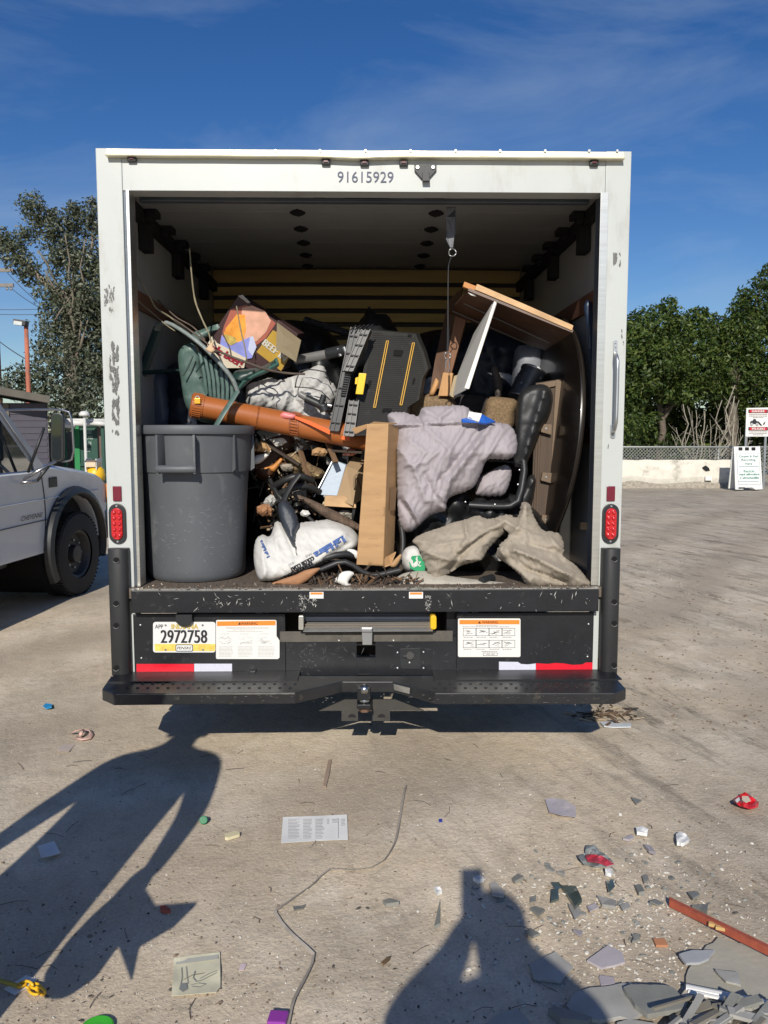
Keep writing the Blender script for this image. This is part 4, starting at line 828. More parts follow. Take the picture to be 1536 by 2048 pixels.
# stucco sack
SACK = mat('white_paper_sack', (.60, .59, .56), .75, wr=.5, ws=12, var=.06, scale=12, bump=.1, bs=40, col2=(.50, .48, .44), mid=.64, soft=.15, cs=12)
sack, sd = relief('stucco_sack', [(508, 1100), (513, 1078), (525, 1070), (540, 1072), (550, 1046), (555, 1043), (580, 1052), (600, 1046), (640, 1041), (662, 1040), (695, 1052), (712, 1066), (718, 1082), (712, 1096), (690, 1106), (660, 1120), (630, 1134), (598, 1148), (565, 1158), (535, 1162), (518, 1158), (509, 1130)], lambda u, v: 4.10 - (v - 1040) * .0018, .11, SACK, step=3.8, edge=34, back=.06, na=.010, ns=.03, buckle=(.09, 2.4, .3, .010, 220, .03), seed=5,
     folds=[([(530, 1075), (525, 1110), (530, 1150)], .018, 6), ([(548, 1060), (556, 1100)], .014, 5), ([(600, 1056), (680, 1060)], .012, 9), ([(690, 1070), (640, 1120), (600, 1140)], .018, 10), ([(570, 1060), (590, 1110)], -.014, 6), ([(700, 1085), (650, 1118)], -.012, 4)], label='white paper stucco sack with blue lettering lying beside the grey trash can', cat='sack')
WL[sack] = WL[sack]
BLI = mat('blue_ink', (.08, .15, .38), .6, bump=0)
text(MB(), 'LaHabra', 661, 1093, 66, 14, sd, 149, .006, 0, 4).build('lettering', BLI, sack)
text(MB(), 'LaHabra', 529, 1098, 36, 7, sd, 245, .006, 0, 3).build('lettering', BLI, sack)
text(MB(), 'EXTERIOR STUCCO', 594, 1142, 70, 7, sd, 152, .006, 0, 3).build('lettering', INK, sack)
text(MB(), 'COLOR COAT', 605, 1127, 52, 7.5, sd, 152, .006, 0, 3).build('lettering', INK, sack)
text(MB(), 'BASE', 617, 1110, 14, 4, sd, 152, .006, 0, 1).build('lettering', GREYI, sack)
text(MB(), '16/20', 583, 1127, 14, 4, sd, 152, .006, 0, 1).build('lettering', GREYI, sack)
# broken black arm lying over the sack
smoothby(MB().tube(path([(598, 950, 4.12), (584, 968, 4.10), (572, 990, 4.07), (566, 1006, 4.04)], 0), .022, 8, .6).build('bent_frame', WBK, label='black bent plastic frame piece above the stucco sack', cat='frame piece'), 60)
relief('black_bracket', [(556, 1008), (572, 1002), (590, 1022), (598, 1052), (592, 1066), (600, 1112), (606, 1134), (598, 1132), (580, 1084), (562, 1046)], lambda u, v: 4.03 - (v - 1000) * .0012, .04, mat('dusty_black_plastic', (.035, .042, .055), .45, var=.2), step=6, edge=10, back=.01, label='dusty black plastic bracket pointing down across the white sack', cat='bracket')
# blanket sheet
SH = mat('mauve_grey_sheet', (.36, .325, .345), .85, wr=.2, ws=7, var=.06, scale=8, bump=.08, bs=160, col2=(.31, .28, .295), mid=.55, soft=.2, cs=4)
shp = [(776, 832), (786, 825), (812, 826), (836, 832), (846, 816), (880, 812), (925, 812), (942, 822), (965, 842), (1000, 846), (1018, 850), (1030, 866), (1034, 890), (1030, 908), (1015, 918), (975, 920), (962, 946), (945, 975), (905, 992), (893, 1004), (890, 1020), (862, 1030), (838, 1050), (822, 1063), (806, 1058), (797, 1030), (795, 960), (793, 868), (780, 850)]
SY = lambda u, v: 4.16 - .10 * min(1, max(0, (v - 846) / 60)) - (u - 800) * .00005
sheet, shd = relief('bed_sheet', shp, SY, .075, SH, step=3.4, edge=16, back=.05, cloth=True, na=.010, ns=.02, buckle=(.12, .45, .5, .004, 320, .02), seed=8,
    folds=[([(792, 850), (860, 846), (940, 844), (1000, 850)], .035, 7), ([(800, 858), (870, 852), (960, 850)], -.012, 4), ([(846, 850), (900, 900), (880, 1000)], .022, 9), ([(980, 852), (945, 900), (900, 960), (885, 1010)], .038, 9), ([(965, 852), (930, 900), (880, 960)], -.03, 7), ([(925, 860), (880, 930), (860, 1000)], .018, 7), ([(1005, 860), (980, 905), (970, 918)], .02, 7), ([(800, 900), (830, 940), (850, 1000)], .016, 7), ([(800, 1000), (826, 1040)], -.03, 7), ([(812, 1000), (838, 1046)], .03, 6), ([(880, 990), (895, 1005), (888, 1018)], .03, 6), ([(820, 880), (850, 905), (830, 935)], .014, 6), ([(850, 820), (880, 838)], .02, 6), ([(905, 816), (880, 835)], .02, 6), ([(835, 835), (845, 848)], -.03, 5), ([(850, 950), (868, 990)], -.018, 5), ([(812, 930), (850, 925), (880, 900)], .012, 5)],
    label='crumpled mauve grey bed sheet draped over the pile right of the tall cardboard box', cat='sheet')
relief('sheet_bundle', [(952, 980), (960, 956), (985, 940), (1010, 930), (1022, 940), (1020, 962), (1008, 988), (985, 992), (955, 990)], 4.17, .05, SH, step=3.2, edge=12, cloth=True, buckle=(.15, .5, .35, .006, 200, .04), seed=12, label='small mauve bundle of cloth resting on the office chair seat', cat='cloth')
# blue and white packet on the sheet
pc_ = thing('paper_packet', at(950, 845, 4.1), 'blue and white packet lying on top of the mauve sheet', 'packet')
slab('white_part', [at(938, 823, 4.06), at(964, 827, 4.05), at(958, 843, 4.02), at(935, 836, 4.03)], .012, STWH, pc_, bevel=.001)
slab('blue_part', [at(964, 828, 4.055), at(992, 843, 4.05), at(975, 846, 4.02), at(957, 845, 4.02)], .012, mat('packet_blue', (.02, .10, .42), .35, var=.3, scale=40, bump=0), pc_, bevel=.001)
slab('blue_part', [at(922, 838, 4.04), at(940, 834, 4.03), at(955, 846, 4.02), at(925, 845, 4.02)], .010, MC['packet_blue'], pc_, bevel=.001)
# canvas drop cloth
DC = mat('tan_canvas', (.34, .295, .235), .95, wr=.2, ws=7, var=.12, scale=30, bump=.25, bs=200, col2=(.26, .22, .17), mid=.55, soft=.2, cs=6)
d1 = [(826, 1082), (845, 1068), (880, 1056), (905, 1046), (930, 1040), (955, 1032), (975, 1038), (1000, 1034), (1020, 1030), (1025, 1036), (1012, 1060), (990, 1084), (975, 1100), (960, 1120), (920, 1132), (885, 1155), (868, 1160), (850, 1130), (838, 1096)]
relief('drop_cloth', d1, lambda u, v: 4.02 - (v - 1040) * .0012, .10, DC, step=3.4, edge=26, na=.02, ns=.02, buckle=(.17, 1.2, .3, .005, 320, .025), seed=14, back=.05, cloth=True,
    folds=[([(842, 1100), (900, 1120), (960, 1118)], .04, 10), ([(930, 1045), (935, 1075), (925, 1090)], .03, 6), ([(1010, 1040), (960, 1070), (920, 1100)], .04, 8), ([(980, 1060), (930, 1100), (900, 1140)], -.04, 9), ([(875, 1090), (910, 1085)], .02, 8)], label='folded tan canvas drop cloth on the truck floor beside the green and white bag', cat='drop cloth')
d2 = [(990, 1040), (1012, 1030), (1035, 1034), (1045, 1006), (1060, 1010), (1068, 1034), (1085, 1060), (1105, 1064), (1120, 1070), (1128, 1090), (1126, 1112), (1150, 1130), (1172, 1155), (1178, 1170), (1120, 1172), (1060, 1172), (1040, 1150), (1015, 1128), (994, 1112), (1000, 1090), (1018, 1068)]
relief('drop_cloth', d2, lambda u, v: 4.00 - (v - 1040) * .0016, .10, DC, step=3.4, edge=26, na=.02, ns=.02, buckle=(.17, 2.2, .3, .005, 320, .025), seed=15, back=.05, cloth=True,
    folds=[([(1050, 1012), (1040, 1050), (1000, 1100)], .035, 8), ([(1010, 1060), (1000, 1090), (1008, 1110)], .03, 7), ([(1030, 1100), (1080, 1120), (1140, 1150)], .045, 9), ([(1100, 1075), (1122, 1100), (1130, 1115)], .03, 6), ([(1020, 1128), (1060, 1160)], .03, 7), ([(1060, 1090), (1100, 1100)], -.03, 8), ([(1060, 1140), (1130, 1165)], -.03, 6)], label='heaped tan canvas drop cloth at the right edge of the truck floor', cat='drop cloth')
relief('drop_cloth', [(792, 1158), (810, 1146), (850, 1142), (900, 1152), (960, 1160), (1040, 1168), (1100, 1173), (960, 1176), (850, 1174), (800, 1168)], lambda u, v: 3.90 - (v - 1150) * .003, .035, mat('pale_canvas', (.42, .39, .33), .95, var=.1, bump=.2, bs=120), step=4, edge=10, ridge=.008, rs=.09, cloth=True, seed=16, label='flattened pale cloth edge lying along the truck sill', cat='cloth')
# white and green bag
gb = relief('green_white_bag', [(803, 1112), (812, 1096), (832, 1092), (848, 1110), (858, 1140), (846, 1146), (815, 1144), (804, 1130)], 4.0, .06, SACK, step=5, edge=16, ridge=.012, rs=.06, seed=17, label='white bag with green round mark peeking out under the drop cloth', cat='bag')
patch(MB(), [(818, 1122), (824, 1112), (840, 1111), (852, 1130), (848, 1144), (832, 1143), (820, 1136)], lambda u, v: 3.932, .004).build('green_mark', mat('bag_green', (.02, .30, .12), .5, bump=0), gb[0])
text(MB(), '20', 836, 1128, 13, 10, lambda u, v: 3.932, 180, .007, 0, 3).build('lettering', STWH, gb[0])
# office chair
LEA = mat('black_leather', (.020, .021, .023), .52, var=.15, bump=.12, bs=120, spec=.6)
oc = thing('office_chair', at(1010, 1040, 4.25), 'black leather office chair lying tilted under the mauve sheet', 'office chair')
relief('backrest', [(1038, 790), (1052, 776), (1080, 768), (1100, 776), (1106, 800), (1098, 830), (1082, 860), (1070, 890), (1058, 918), (1046, 940), (1020, 936), (1026, 900), (1030, 860), (1032, 820)], 4.36, .085, LEA, oc, step=6, edge=13, back=.08, na=.006, ns=.03, folds=[([(1090, 782), (1075, 830), (1056, 890), (1048, 930)], .04, 9), ([(1050, 850), (1090, 852)], -.012, 3)])
relief('seat', [(893, 1010), (920, 990), (960, 984), (1030, 990), (1060, 950), (1072, 960), (1062, 1010), (1040, 1030), (960, 1032), (900, 1024)], 4.36, .10, LEA, oc, step=7, edge=14, back=.10)
smoothby(MB().tube(path([(938, 1010, 4.14), (975, 1012, 4.13), (1020, 1012, 4.13), (1036, 1002, 4.13), (1042, 980, 4.14), (1048, 940, 4.16), (1046, 922, 4.17)], 0), .024, 10, .8).build('armrest', BLKP, oc), 60)
smoothby(MB().tube(path([(975, 921, 4.17), (1010, 922, 4.16), (1050, 930, 4.16)], 0), .010, 8, .6).build('arm_bar', BLKP, oc), 60)
for u, v in ((931, 1004), (990, 1009), (1036, 969), (1039, 940)):
    p = at(u, v, 4.108); MB().lathe([(.0055, 0), (.004, .003), (.001, .004)], p, 8, Matrix.Rotation(math.pi / 2, 3, 'X')).build('screw', STEEL, oc)
# brown tweed seat cushions
TW = mat('brown_tweed', (.20, .135, .075), .95, var=.45, scale=90, bump=.5, bs=150, det=3)
relief('seat_cushion', [(812, 800), (820, 789), (850, 787), (890, 790), (908, 798), (914, 815), (912, 842), (840, 846), (812, 835)], 4.58, .10, TW, step=7, edge=14, back=.12, label='brown tweed cushion behind the sheet, next to the black workbench', cat='cushion')
relief('seat_cushion', [(972, 802), (980, 794), (1010, 795), (1034, 802), (1030, 830), (1022, 860), (975, 858), (966, 840)], 4.50, .09, TW, step=7, edge=12, back=.12, label='brown tweed cushion between the white board and the office chair', cat='cushion')
relief('seat_back_panel', [(905, 795), (975, 796), (972, 850), (910, 846)], 4.66, .04, mat('charcoal_cloth', (.03, .026, .028), .9), step=10, edge=10, back=.1, label='charcoal panel between the two brown tweed cushions', cat='panel')
# wooden pieces behind
relief('painted_stud', [(860, 782), (872, 756), (878, 762), (876, 775), (866, 792), (858, 790)], 4.5, .015, WOOD, step=5, edge=4, label='short broken wooden stick left of the strap hook', cat='wood piece')
MB().prism([at(u, v, 4.46) for u, v in ((886, 745), (906, 746), (900, 792), (876, 792))], (.01, .04, 0)).build('wood_block', WOOD, bevel=.003, label='sunlit orange wooden post end below the strap hook', cat='wood post')
MB().prism([at(u, v, 4.44) for u, v in ((908, 752), (920, 748), (918, 768), (907, 795), (898, 792))], (.01, .03, 0)).build('wood_block', mat('pale_wood', (.42, .33, .20), .7, var=.2), bevel=.002, label='pale broken wood block against the foot of the white board', cat='wood piece')
MB().prism([at(u, v, y) for u, v, y in ((897, 600, 4.95), (925, 575, 4.95), (905, 690, 4.8), (888, 775, 4.7), (860, 780, 4.7), (870, 720, 4.8))], (.01, .05, 0)).build('wood_post', DWOOD, label='dark wooden post rising behind the hanging strap', cat='wood post')
MB().prism([at(u, v, 4.66) for u, v in ((912, 625), (934, 632), (902, 750), (888, 745))], (.01, .04, 0)).build('wood_post', mat('mid_brown_wood', (.20, .09, .04), .6, var=.25, scale=6, stretch=(2, 1, .4)), label='mid brown wooden post between the strap and the white board', cat='wood post')
# white board
wbd = thing('white_board', at(920, 790, 4.2), 'white laminate board leaning right with its edge coloured as sunlit', 'board')
MB().prism([at(989, 601, 4.08), at(995, 598, 4.08), at(938, 778, 4.02), at(929, 776, 4.02)], (0, .010, .002)).build('sunlit_edge', mat('board_edge_lit', (.74, .71, .64), .6, var=.05), wbd)  # paler edge colour stands in for sunlight on it
MB().prism([at(988, 603, 4.09), at(996, 599, 4.085), at(938, 777, 4.03), at(908, 792, 4.26), at(916, 752, 4.30), at(950, 665, 4.36)], (-.004, .016, 0)).build('face', mat('board_face', (.50, .49, .46), .5, var=.06), wbd)
# wooden drawer panel
dp = thing('drawer_board', at(1020, 640, 4.3), 'brown board with pale raw wood edge jutting over the right side of the heap', 'wood panel')
PA, PB_, PC, PD = at(938, 576, 4.10), at(1147, 660, 4.02), at(1092, 696, 4.58), at(898, 622, 4.62)
slab('underside', [PA, PB_, PC, PD], -.014, DWOOD, dp)
PE = mat('sawn_pine_edge', (.58, .37, .19), .7, var=.3, scale=12, bump=.25, bs=50, stretch=(.5, 1, 1))
MB().prism([at(u, v, y) for u, v, y in ((955, 568, 4.088), (1051, 609, 4.051), (1147, 651, 4.015), (1144, 661, 4.015), (1048, 620, 4.051), (950, 579, 4.088))], (-.002, .02, .004)).build('sawn_edge', PE, dp, bevel=.002)
MB().prism([at(u, v, 4.10) for u, v in ((929, 563), (957, 574), (952, 584), (926, 573))], (0, .03, 0)).build('batten', mat('orange_pine', (.50, .22, .07), .65, var=.2), dp, bevel=.002)
for (u0, v0, y0, u1, v1, y1) in ((952, 590, 4.14, 1108, 661, 4.12), (928, 607, 4.32, 1099, 686, 4.28), (905, 622, 4.5, 1070, 694, 4.48)):
    a = at(u0, v0, y0); b = at(u1, v1, y1); MB().tube([a, b], .006, 6, .6).build('runner', mat('drawer_runner', (.20, .19, .18), .4, .4), dp)
MB().prism([at(u, v, 4.11) for u, v in ((936, 585), (948, 588), (953, 593), (942, 590))], (0, .01, 0)).build('bracket', STWH, dp)
# hanging strap with rings and hook
sg = thing('hanging_strap', at(903, 470, 4.02), 'grey door pull strap hanging from the truck roof with a ring', 'strap')
sp = MB(); pts = [(902, 415), (902, 434), (901, 450), (903, 463), (900, 478), (903, 495)]; wd = [10, 10, 10, 9, 8, 3]
o = []
for (u, v), w_ in zip(pts, wd): o.append((u - w_, v)); 
for (u, v), w_ in reversed(list(zip(pts, wd))): o.append((u + w_, v))
sp.prism([at(u, v, 4.02 + .01 * math.sin(v * .1)) for u, v in o], (0, .002, 0)).build('webbing', mat('grey_webbing', (.12, .125, .14), .6, var=.3, scale=20), sg)
MB().prism([at(u, v, 4.015) for u, v in ((892, 414), (912, 414), (912, 434), (892, 434))], (0, .003, 0)).build('sleeve', mat('sleeve_navy', (.012, .02, .032), .6), sg)
def ring(c, r, t, par, nm='ring'):
    pts = [c + Vector((r * math.cos(a), .006 * math.sin(2 * a), r * math.sin(a))) for a in np.linspace(0, 2 * math.pi, 25)]; MB().tube(pts, t, 8).build(nm, STEEL, par, smooth=True)
ring(at(905, 505, 4.02), .018, .0032, sg)
cd = thing('pull_cord', at(897, 520, 4.02), 'thin grey pull cord with ring and snap hook hanging in front of the wooden posts', 'cord')
MB().tube(path([(903, 512, 4.02), (897, 530, 4.05), (896, 620, 4.10), (896, 660, 4.10)], 0), [.002] * 400 if False else .002, 6).build('cord', mat('cord_grey', (.07, .075, .08), .7), cd)
MB().tube(path([(896, 655, 4.10), (896, 680, 4.10), (895, 702, 4.10)], 0), .006, 8).build('sleeve', BLKP, cd)
ring(at(895, 711, 4.10), .016, .0028, cd)
MB().tube(path([(896, 717, 4.10), (892, 724, 4.1), (892, 738, 4.1), (896, 746, 4.1), (899, 738, 4.1), (898, 722, 4.1)], 0, 5), .0028, 6).build('snap_hook', STEEL, cd)
# round dark table leaning on the right wall
tt = thing('oval_table', (1.02, 4.8, ZD), 'dark oval table top on edge against the right wall of the cargo box', 'table')
prf = []; n = 48
ctr = Vector((xr - .21, 4.80, ZD + .70)); lean = .10
for k in range(n):
    a = 2 * math.pi * k / n; yy, zz = .82 * math.cos(a), .70 * math.sin(a); prf.append(ctr + Vector((zz * .10 + yy * -.06, yy, zz)))
o = MB().prism(prf, (.028, 0, 0)).build('table_top', mat('dark_varnish', (.009, .007, .006), .3, var=.3, scale=3, stretch=(1, 1, .4), bump=.03, coat=.4), tt, bevel=.006); smoothby(o, 30)
MB().tube([p + Vector((.014, 0, 0)) * 1 + (p - ctr) * .004 for p in prf] + [prf[0] + Vector((.014, 0, 0))], .0035, 6).build('metal_rim', mat('rim_bronze', (.05, .04, .03), .4, .5), tt)
blue = relief('blue_jug', [(1168, 612), (1176, 600), (1185, 605), (1186, 690), (1185, 760), (1180, 720), (1173, 650)], 4.06, .01, mat('deep_blue_plastic', (.012, .025, .055), .4), step=7, edge=6, back=.01, label='deep blue plastic sheet between the oval table and the right wall', cat='plastic sheet')
# grooved wooden drawer side
gd = thing('slatted_crate', at(1090, 1050, 4.42), 'weathered wooden frame with cross blocks standing behind the office chair', 'wood frame')
WW = mat('weathered_wood', (.17, .12, .08), .75, var=.3, scale=8, bump=.2, bs=40, stretch=(2, 1, .4))
slab('board', [at(1072, 766, 4.40), at(1122, 758, 4.40), at(1114, 1062, 4.38), at(1062, 1050, 4.40)], .02, mat('grooved_brown', (.075, .05, .033), .7, var=.3, scale=12, stretch=(4, 1, .2), bump=.2), gd)
MB().prism([at(u, v, 4.385) for u, v in ((1112, 760), (1123, 757), (1115, 900), (1108, 1062), (1098, 1058), (1104, 900))], (0, .03, 0)).build('stile', WW, gd, bevel=.002)
MB().prism([at(u, v, 4.385) for u, v in ((1072, 768), (1112, 761), (1111, 772), (1094, 776), (1075, 790))], (0, .012, 0)).build('rail', WW, gd, bevel=.002)
for v0 in (848, 945, 1030):
    b_ = MB().prism([at(u, v, 4.36) for u, v in ((1085, v0), (1104, v0 + 1), (1103, v0 + 22), (1082, v0 + 16))], (0, .03, 0)).build('cross_block', WW, gd, bevel=.003)
    p = at(1092, v0 + 9, 4.36); MB().cyl(p, p + Vector((0, -.004, 0)), .006, 8).build('screw', STEEL, b_)
MB().tube([at(1098, 790, 4.36), at(1095, 820, 4.36)], .012, 10).build('hinge', STEEL, gd, bevel=.002)
for k in range(6): MB().tube([at(1072 + k * 5, 850, 4.396), at(1066 + k * 5, 1048, 4.396)], .0018, 5).build('groove', mat('groove_dark', (.05, .03, .02), .8), gd)
MB().prism([at(u, v, 4.2) for u, v in ((1162, 1045), (1176, 1045), (1174, 1060), (1161, 1059))], (0, .03, 0)).build('wood_block', PE, bevel=.002, label='small pale wood block at the edge of the oval table', cat='wood piece')
# paint can and white bin
pcn = thing('paint_can', at(1050, 790, 4.7), 'tilted metal paint can with printed label behind the office chair', 'paint can')
Mx = Matrix.Rotation(math.radians(28), 3, 'Y') @ Matrix.Rotation(math.radians(-14), 3, 'X')
smoothby(MB().lathe([(.075, 0), (.078, .004), (.078, .185), (.081, .19), (.081, .197), (.068, .197), (.066, .190), (.03, .188)], at(1040, 800, 4.72), 28, Mx).build('can_body', mat('can_label_dark', (.06, .065, .085), .35, .2, var=.5, scale=20, bump=0, col2=(.35, .36, .38), mid=.60, soft=.03, cs=28), pcn), 40)
smoothby(MB().lathe([(.0815, .188), (.0830, .19), (.0830, .199), (.0700, .199), (.0690, .193)], at(1040, 800, 4.72), 28, Mx).build('rim', STEEL, pcn), 40)
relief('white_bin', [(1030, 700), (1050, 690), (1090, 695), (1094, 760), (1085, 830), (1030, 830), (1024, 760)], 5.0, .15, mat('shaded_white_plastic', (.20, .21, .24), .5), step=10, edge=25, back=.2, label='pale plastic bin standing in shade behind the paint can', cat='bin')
relief('driftwood', [(982, 735), (992, 730), (998, 745), (1004, 762), (1003, 790), (992, 800), (988, 770)], 4.75, .04, mat('grey_driftwood', (.12, .10, .09), .9, var=.3, bump=.4, bs=30), step=6, edge=8, label='grey broken wood stick upright behind the white board', cat='wood piece')
# middle hollow contents
OC = mat('orange_case', (.55, .22, .05), .5, var=.15)
relief('orange_card', [(521, 938), (545, 930), (562, 915), (568, 916), (548, 944), (538, 938)], 4.3, .012, OC, step=4, edge=5, label='bright orange scrap in the hollow right of the trash can', cat='scrap')
relief('brown_case', [(500, 900), (530, 880), (575, 868), (590, 890), (560, 930), (540, 960), (510, 950)], 4.42, .05, mat('brown_case', (.085, .035, .018), .5, var=.3), step=7, edge=16, label='dark brown case in the hollow below the orange tube', cat='case')
relief('log_end', [(570, 912), (590, 905), (604, 916), (625, 930), (646, 940), (650, 950), (640, 958), (620, 955), (605, 948), (590, 952), (582, 940), (575, 925)], 4.34, .05, mat('bark_mixed', (.20, .135, .07), .95, var=.6, scale=30, bump=.8, bs=60, bdist=.02, col2=(.50, .40, .20), mid=.58, soft=.08, cs=20), step=4.5, edge=12, ridge=.02, rs=.12, seed=31, label='ragged chunk of bark and dry palm fibre below the orange tube', cat='wood chunk')
relief('torn_foam', [(500, 925), (510, 912), (525, 908), (540, 904), (534, 915), (516, 928)], 4.3, .02, STWH, step=4, edge=6, label='white torn foam piece beside the rim of the trash can', cat='foam')
bp2 = thing('pale_blue_panel', at(665, 985, 4.36), 'pale blue plastic panel standing by the small cardboard box', 'panel')
MB().prism([at(u, v, 4.34 - (v - 920) * .0004) for u, v in ((668, 920), (692, 930), (674, 992), (642, 990), (633, 982), (640, 972))], (.01, .03, 0)).build('panel', mat('pale_blue_plastic', (.42, .50, .60), .3, var=.08), bp2, bevel=.003)
MB().tube([at(628, 994, 4.29), at(668, 916, 4.33)], .004, 6).build('trim', STEEL, bp2)
sb = thing('small_cardboard_box', at(695, 1012, 4.3), 'small plain cardboard box tilted behind the tall box', 'box')
c_ = [at(691, 926, 4.26), at(709, 934, 4.22), at(729, 950, 4.30), at(712, 912, 4.38)]
MB().add([at(692, 932, 4.25), at(716, 942, 4.20), at(706, 1012, 4.18), at(672, 998, 4.22), at(707, 912, 4.40), at(732, 920, 4.36), at(722, 1000, 4.34), at(690, 990, 4.38)], [(0, 1, 2, 3), (4, 7, 6, 5), (0, 4, 5, 1), (3, 2, 6, 7), (0, 3, 7, 4), (1, 5, 6, 2)]).build('carton', mat('plain_card', (.36, .25, .14), .8, var=.08), sb, bevel=.002)
MB().tube(path([(708, 975, 4.17), (710, 952, 4.165), (718, 945, 4.17), (728, 948, 4.18)], 0, 6), .005, 6).build('handle_loop', mat('tan_strip', (.25, .18, .10), .6), sb)
MB().prism([at(u, v, 4.20) for u, v in ((650, 992), (690, 993), (712, 1010), (712, 1016), (648, 1012))], (0, .06, 0)).build('pine_offcut', PE, bevel=.002, label='short pine offcut under the small cardboard box', cat='wood piece')
relief('bark_plank', [(594, 990), (604, 992), (625, 1000), (650, 1012), (675, 1024), (700, 1038), (722, 1052), (720, 1064), (700, 1056), (668, 1044), (640, 1028), (616, 1010), (598, 998)], 4.10, .035, mat('bark_brown', (.125, .085, .06), .95, var=.4, scale=14, bump=.8, bs=50, bdist=.015), step=4.5, edge=8, ridge=.012, rs=.1, rang=.45, rst=6, seed=33, label='rough strip of brown bark slanting down onto the stucco sack', cat='bark')
HOS = mat('black_hose', (.022, .023, .024), .45, var=.2)
hz_ = [('black foam hose curled in the hollow above the sack, upper one', [(545, 975, 4.25), (570, 960, 4.2), (600, 952, 4.2), (625, 962, 4.25)], .018), ('black foam hose curled in the hollow above the sack, lower one', [(552, 992, 4.22), (580, 978, 4.18), (612, 972, 4.2), (640, 985, 4.25)], .018), ('thin black hose dropping behind the bent frame', [(540, 960, 4.28), (556, 990, 4.2), (575, 1010, 4.18)], .012),
       ('black hose curving out from beneath the right of the stucco sack', [(560, 1156, 3.90), (600, 1140, 3.90), (650, 1116, 3.90), (690, 1108, 3.92), (716, 1112, 3.95)], .017), ('lower black hose along the bottom edge of the stucco sack', [(590, 1158, 3.88), (640, 1140, 3.87), (690, 1124, 3.87), (740, 1150, 3.88), (800, 1140, 3.9)], .014), ('black hose running behind the tall cardboard box', [(800, 1040, 4.1), (806, 1080, 4.05), (800, 1120, 4.0), (770, 1150, 3.92), (720, 1160, 3.88)], .015), ('grey plastic rod leaning above the sack', [(610, 1028, 4.12), (634, 1050, 4.08)], .009)]
for lb, p, r in hz_: smoothby(MB().tube(path(p, 0), r, 10).build('hose', HOS, label=lb, cat='hose'), 60)
# scraps along the sill
relief('cardboard_scrap', [(545, 1168), (560, 1160), (590, 1150), (612, 1140), (640, 1136), (628, 1150), (614, 1162), (590, 1172)], 3.83, .012, mat('orange_brown_card', (.36, .18, .09), .8, var=.2), step=5, edge=5, label='torn reddish brown cardboard scrap at the sill below the sack', cat='scrap')
relief('paper_scrap', [(668, 1162), (676, 1152), (684, 1144), (700, 1142), (708, 1147), (702, 1155), (696, 1166), (704, 1172), (694, 1174), (680, 1168)], 3.80, .012, STWH, step=4, edge=5, label='torn white plaster piece on the sill left of the tall box', cat='scrap')
relief('paper_scrap', [(694, 1100), (704, 1098), (716, 1104), (716, 1118), (704, 1112)], 3.93, .01, STWH, step=4, edge=5, label='white paper scrap against the left edge of the tall box', cat='scrap')
relief('cardboard_scrap', [(780, 1132), (790, 1118), (802, 1108), (800, 1120), (790, 1134)], 3.92, .008, CARD, step=4, edge=4, label='torn cardboard corner at the foot of the tall box', cat='scrap')
rr = random.Random(4); mb = MB(); mb2 = MB(); mb3 = MB()
for i in range(1500):
    u = rr.uniform(268, 1190); v = 1181 - abs(rr.gauss(0, 1)) * 6; p = gp(u, v, ZD); 
    if p.y > 4.4 or p.y < 3.712: continue
    s = rr.uniform(.0015, .005); M_ = Euler((rr.uniform(0, 6), rr.uniform(0, 6), rr.uniform(0, 6))).to_matrix(); (mb if i % 3 else mb2 if i % 2 else mb3).box(p + Vector((0, 0, s * .4)), (s * rr.uniform(.8, 3), s, s * .4), M_)
tag(mb.build('dirt_crumbs', mat('crumb_brown', (.12, .075, .045), .9)), 'brown wood crumbs and bark dust strewn along the truck sill', 'crumbs', kind='stuff')
tag(mb2.build('plaster_crumbs', mat('crumb_pale', (.45, .38, .30), .9)), 'pale plaster crumbs strewn along the truck sill', 'crumbs', kind='stuff')
tag(mb3.build('dark_crumbs', mat('crumb_dark', (.03, .025, .02), .9)), 'dark crumbs of rubber strewn along the truck sill', 'crumbs', kind='stuff')
MB().tube([at(963, 1162, 3.84), at(985, 1156, 3.9)], .020, 14).build('black_tube_end', BLKP, label='black tube end poking out under the drop cloth', cat='tube')
mb = MB(); rr = random.Random(9)
for i in range(45):
    u, v = rr.gauss(535, 30), rr.gauss(905, 35); 
    if not (500 < u < 650 and 860 < v < 1000): continue
    y = rr.uniform(4.2, 4.45); s = rr.uniform(.002, .007); M_ = Euler((rr.uniform(0, 6), rr.uniform(0, 6), rr.uniform(0, 6))).to_matrix(); mb.box(at(u, v, y), (s, s * .8, s * .3), M_)
tag(mb.build('paper_flecks', STWH), 'small pale paper flecks caught in the hollow beside the trash can', 'flecks', kind='stuff')
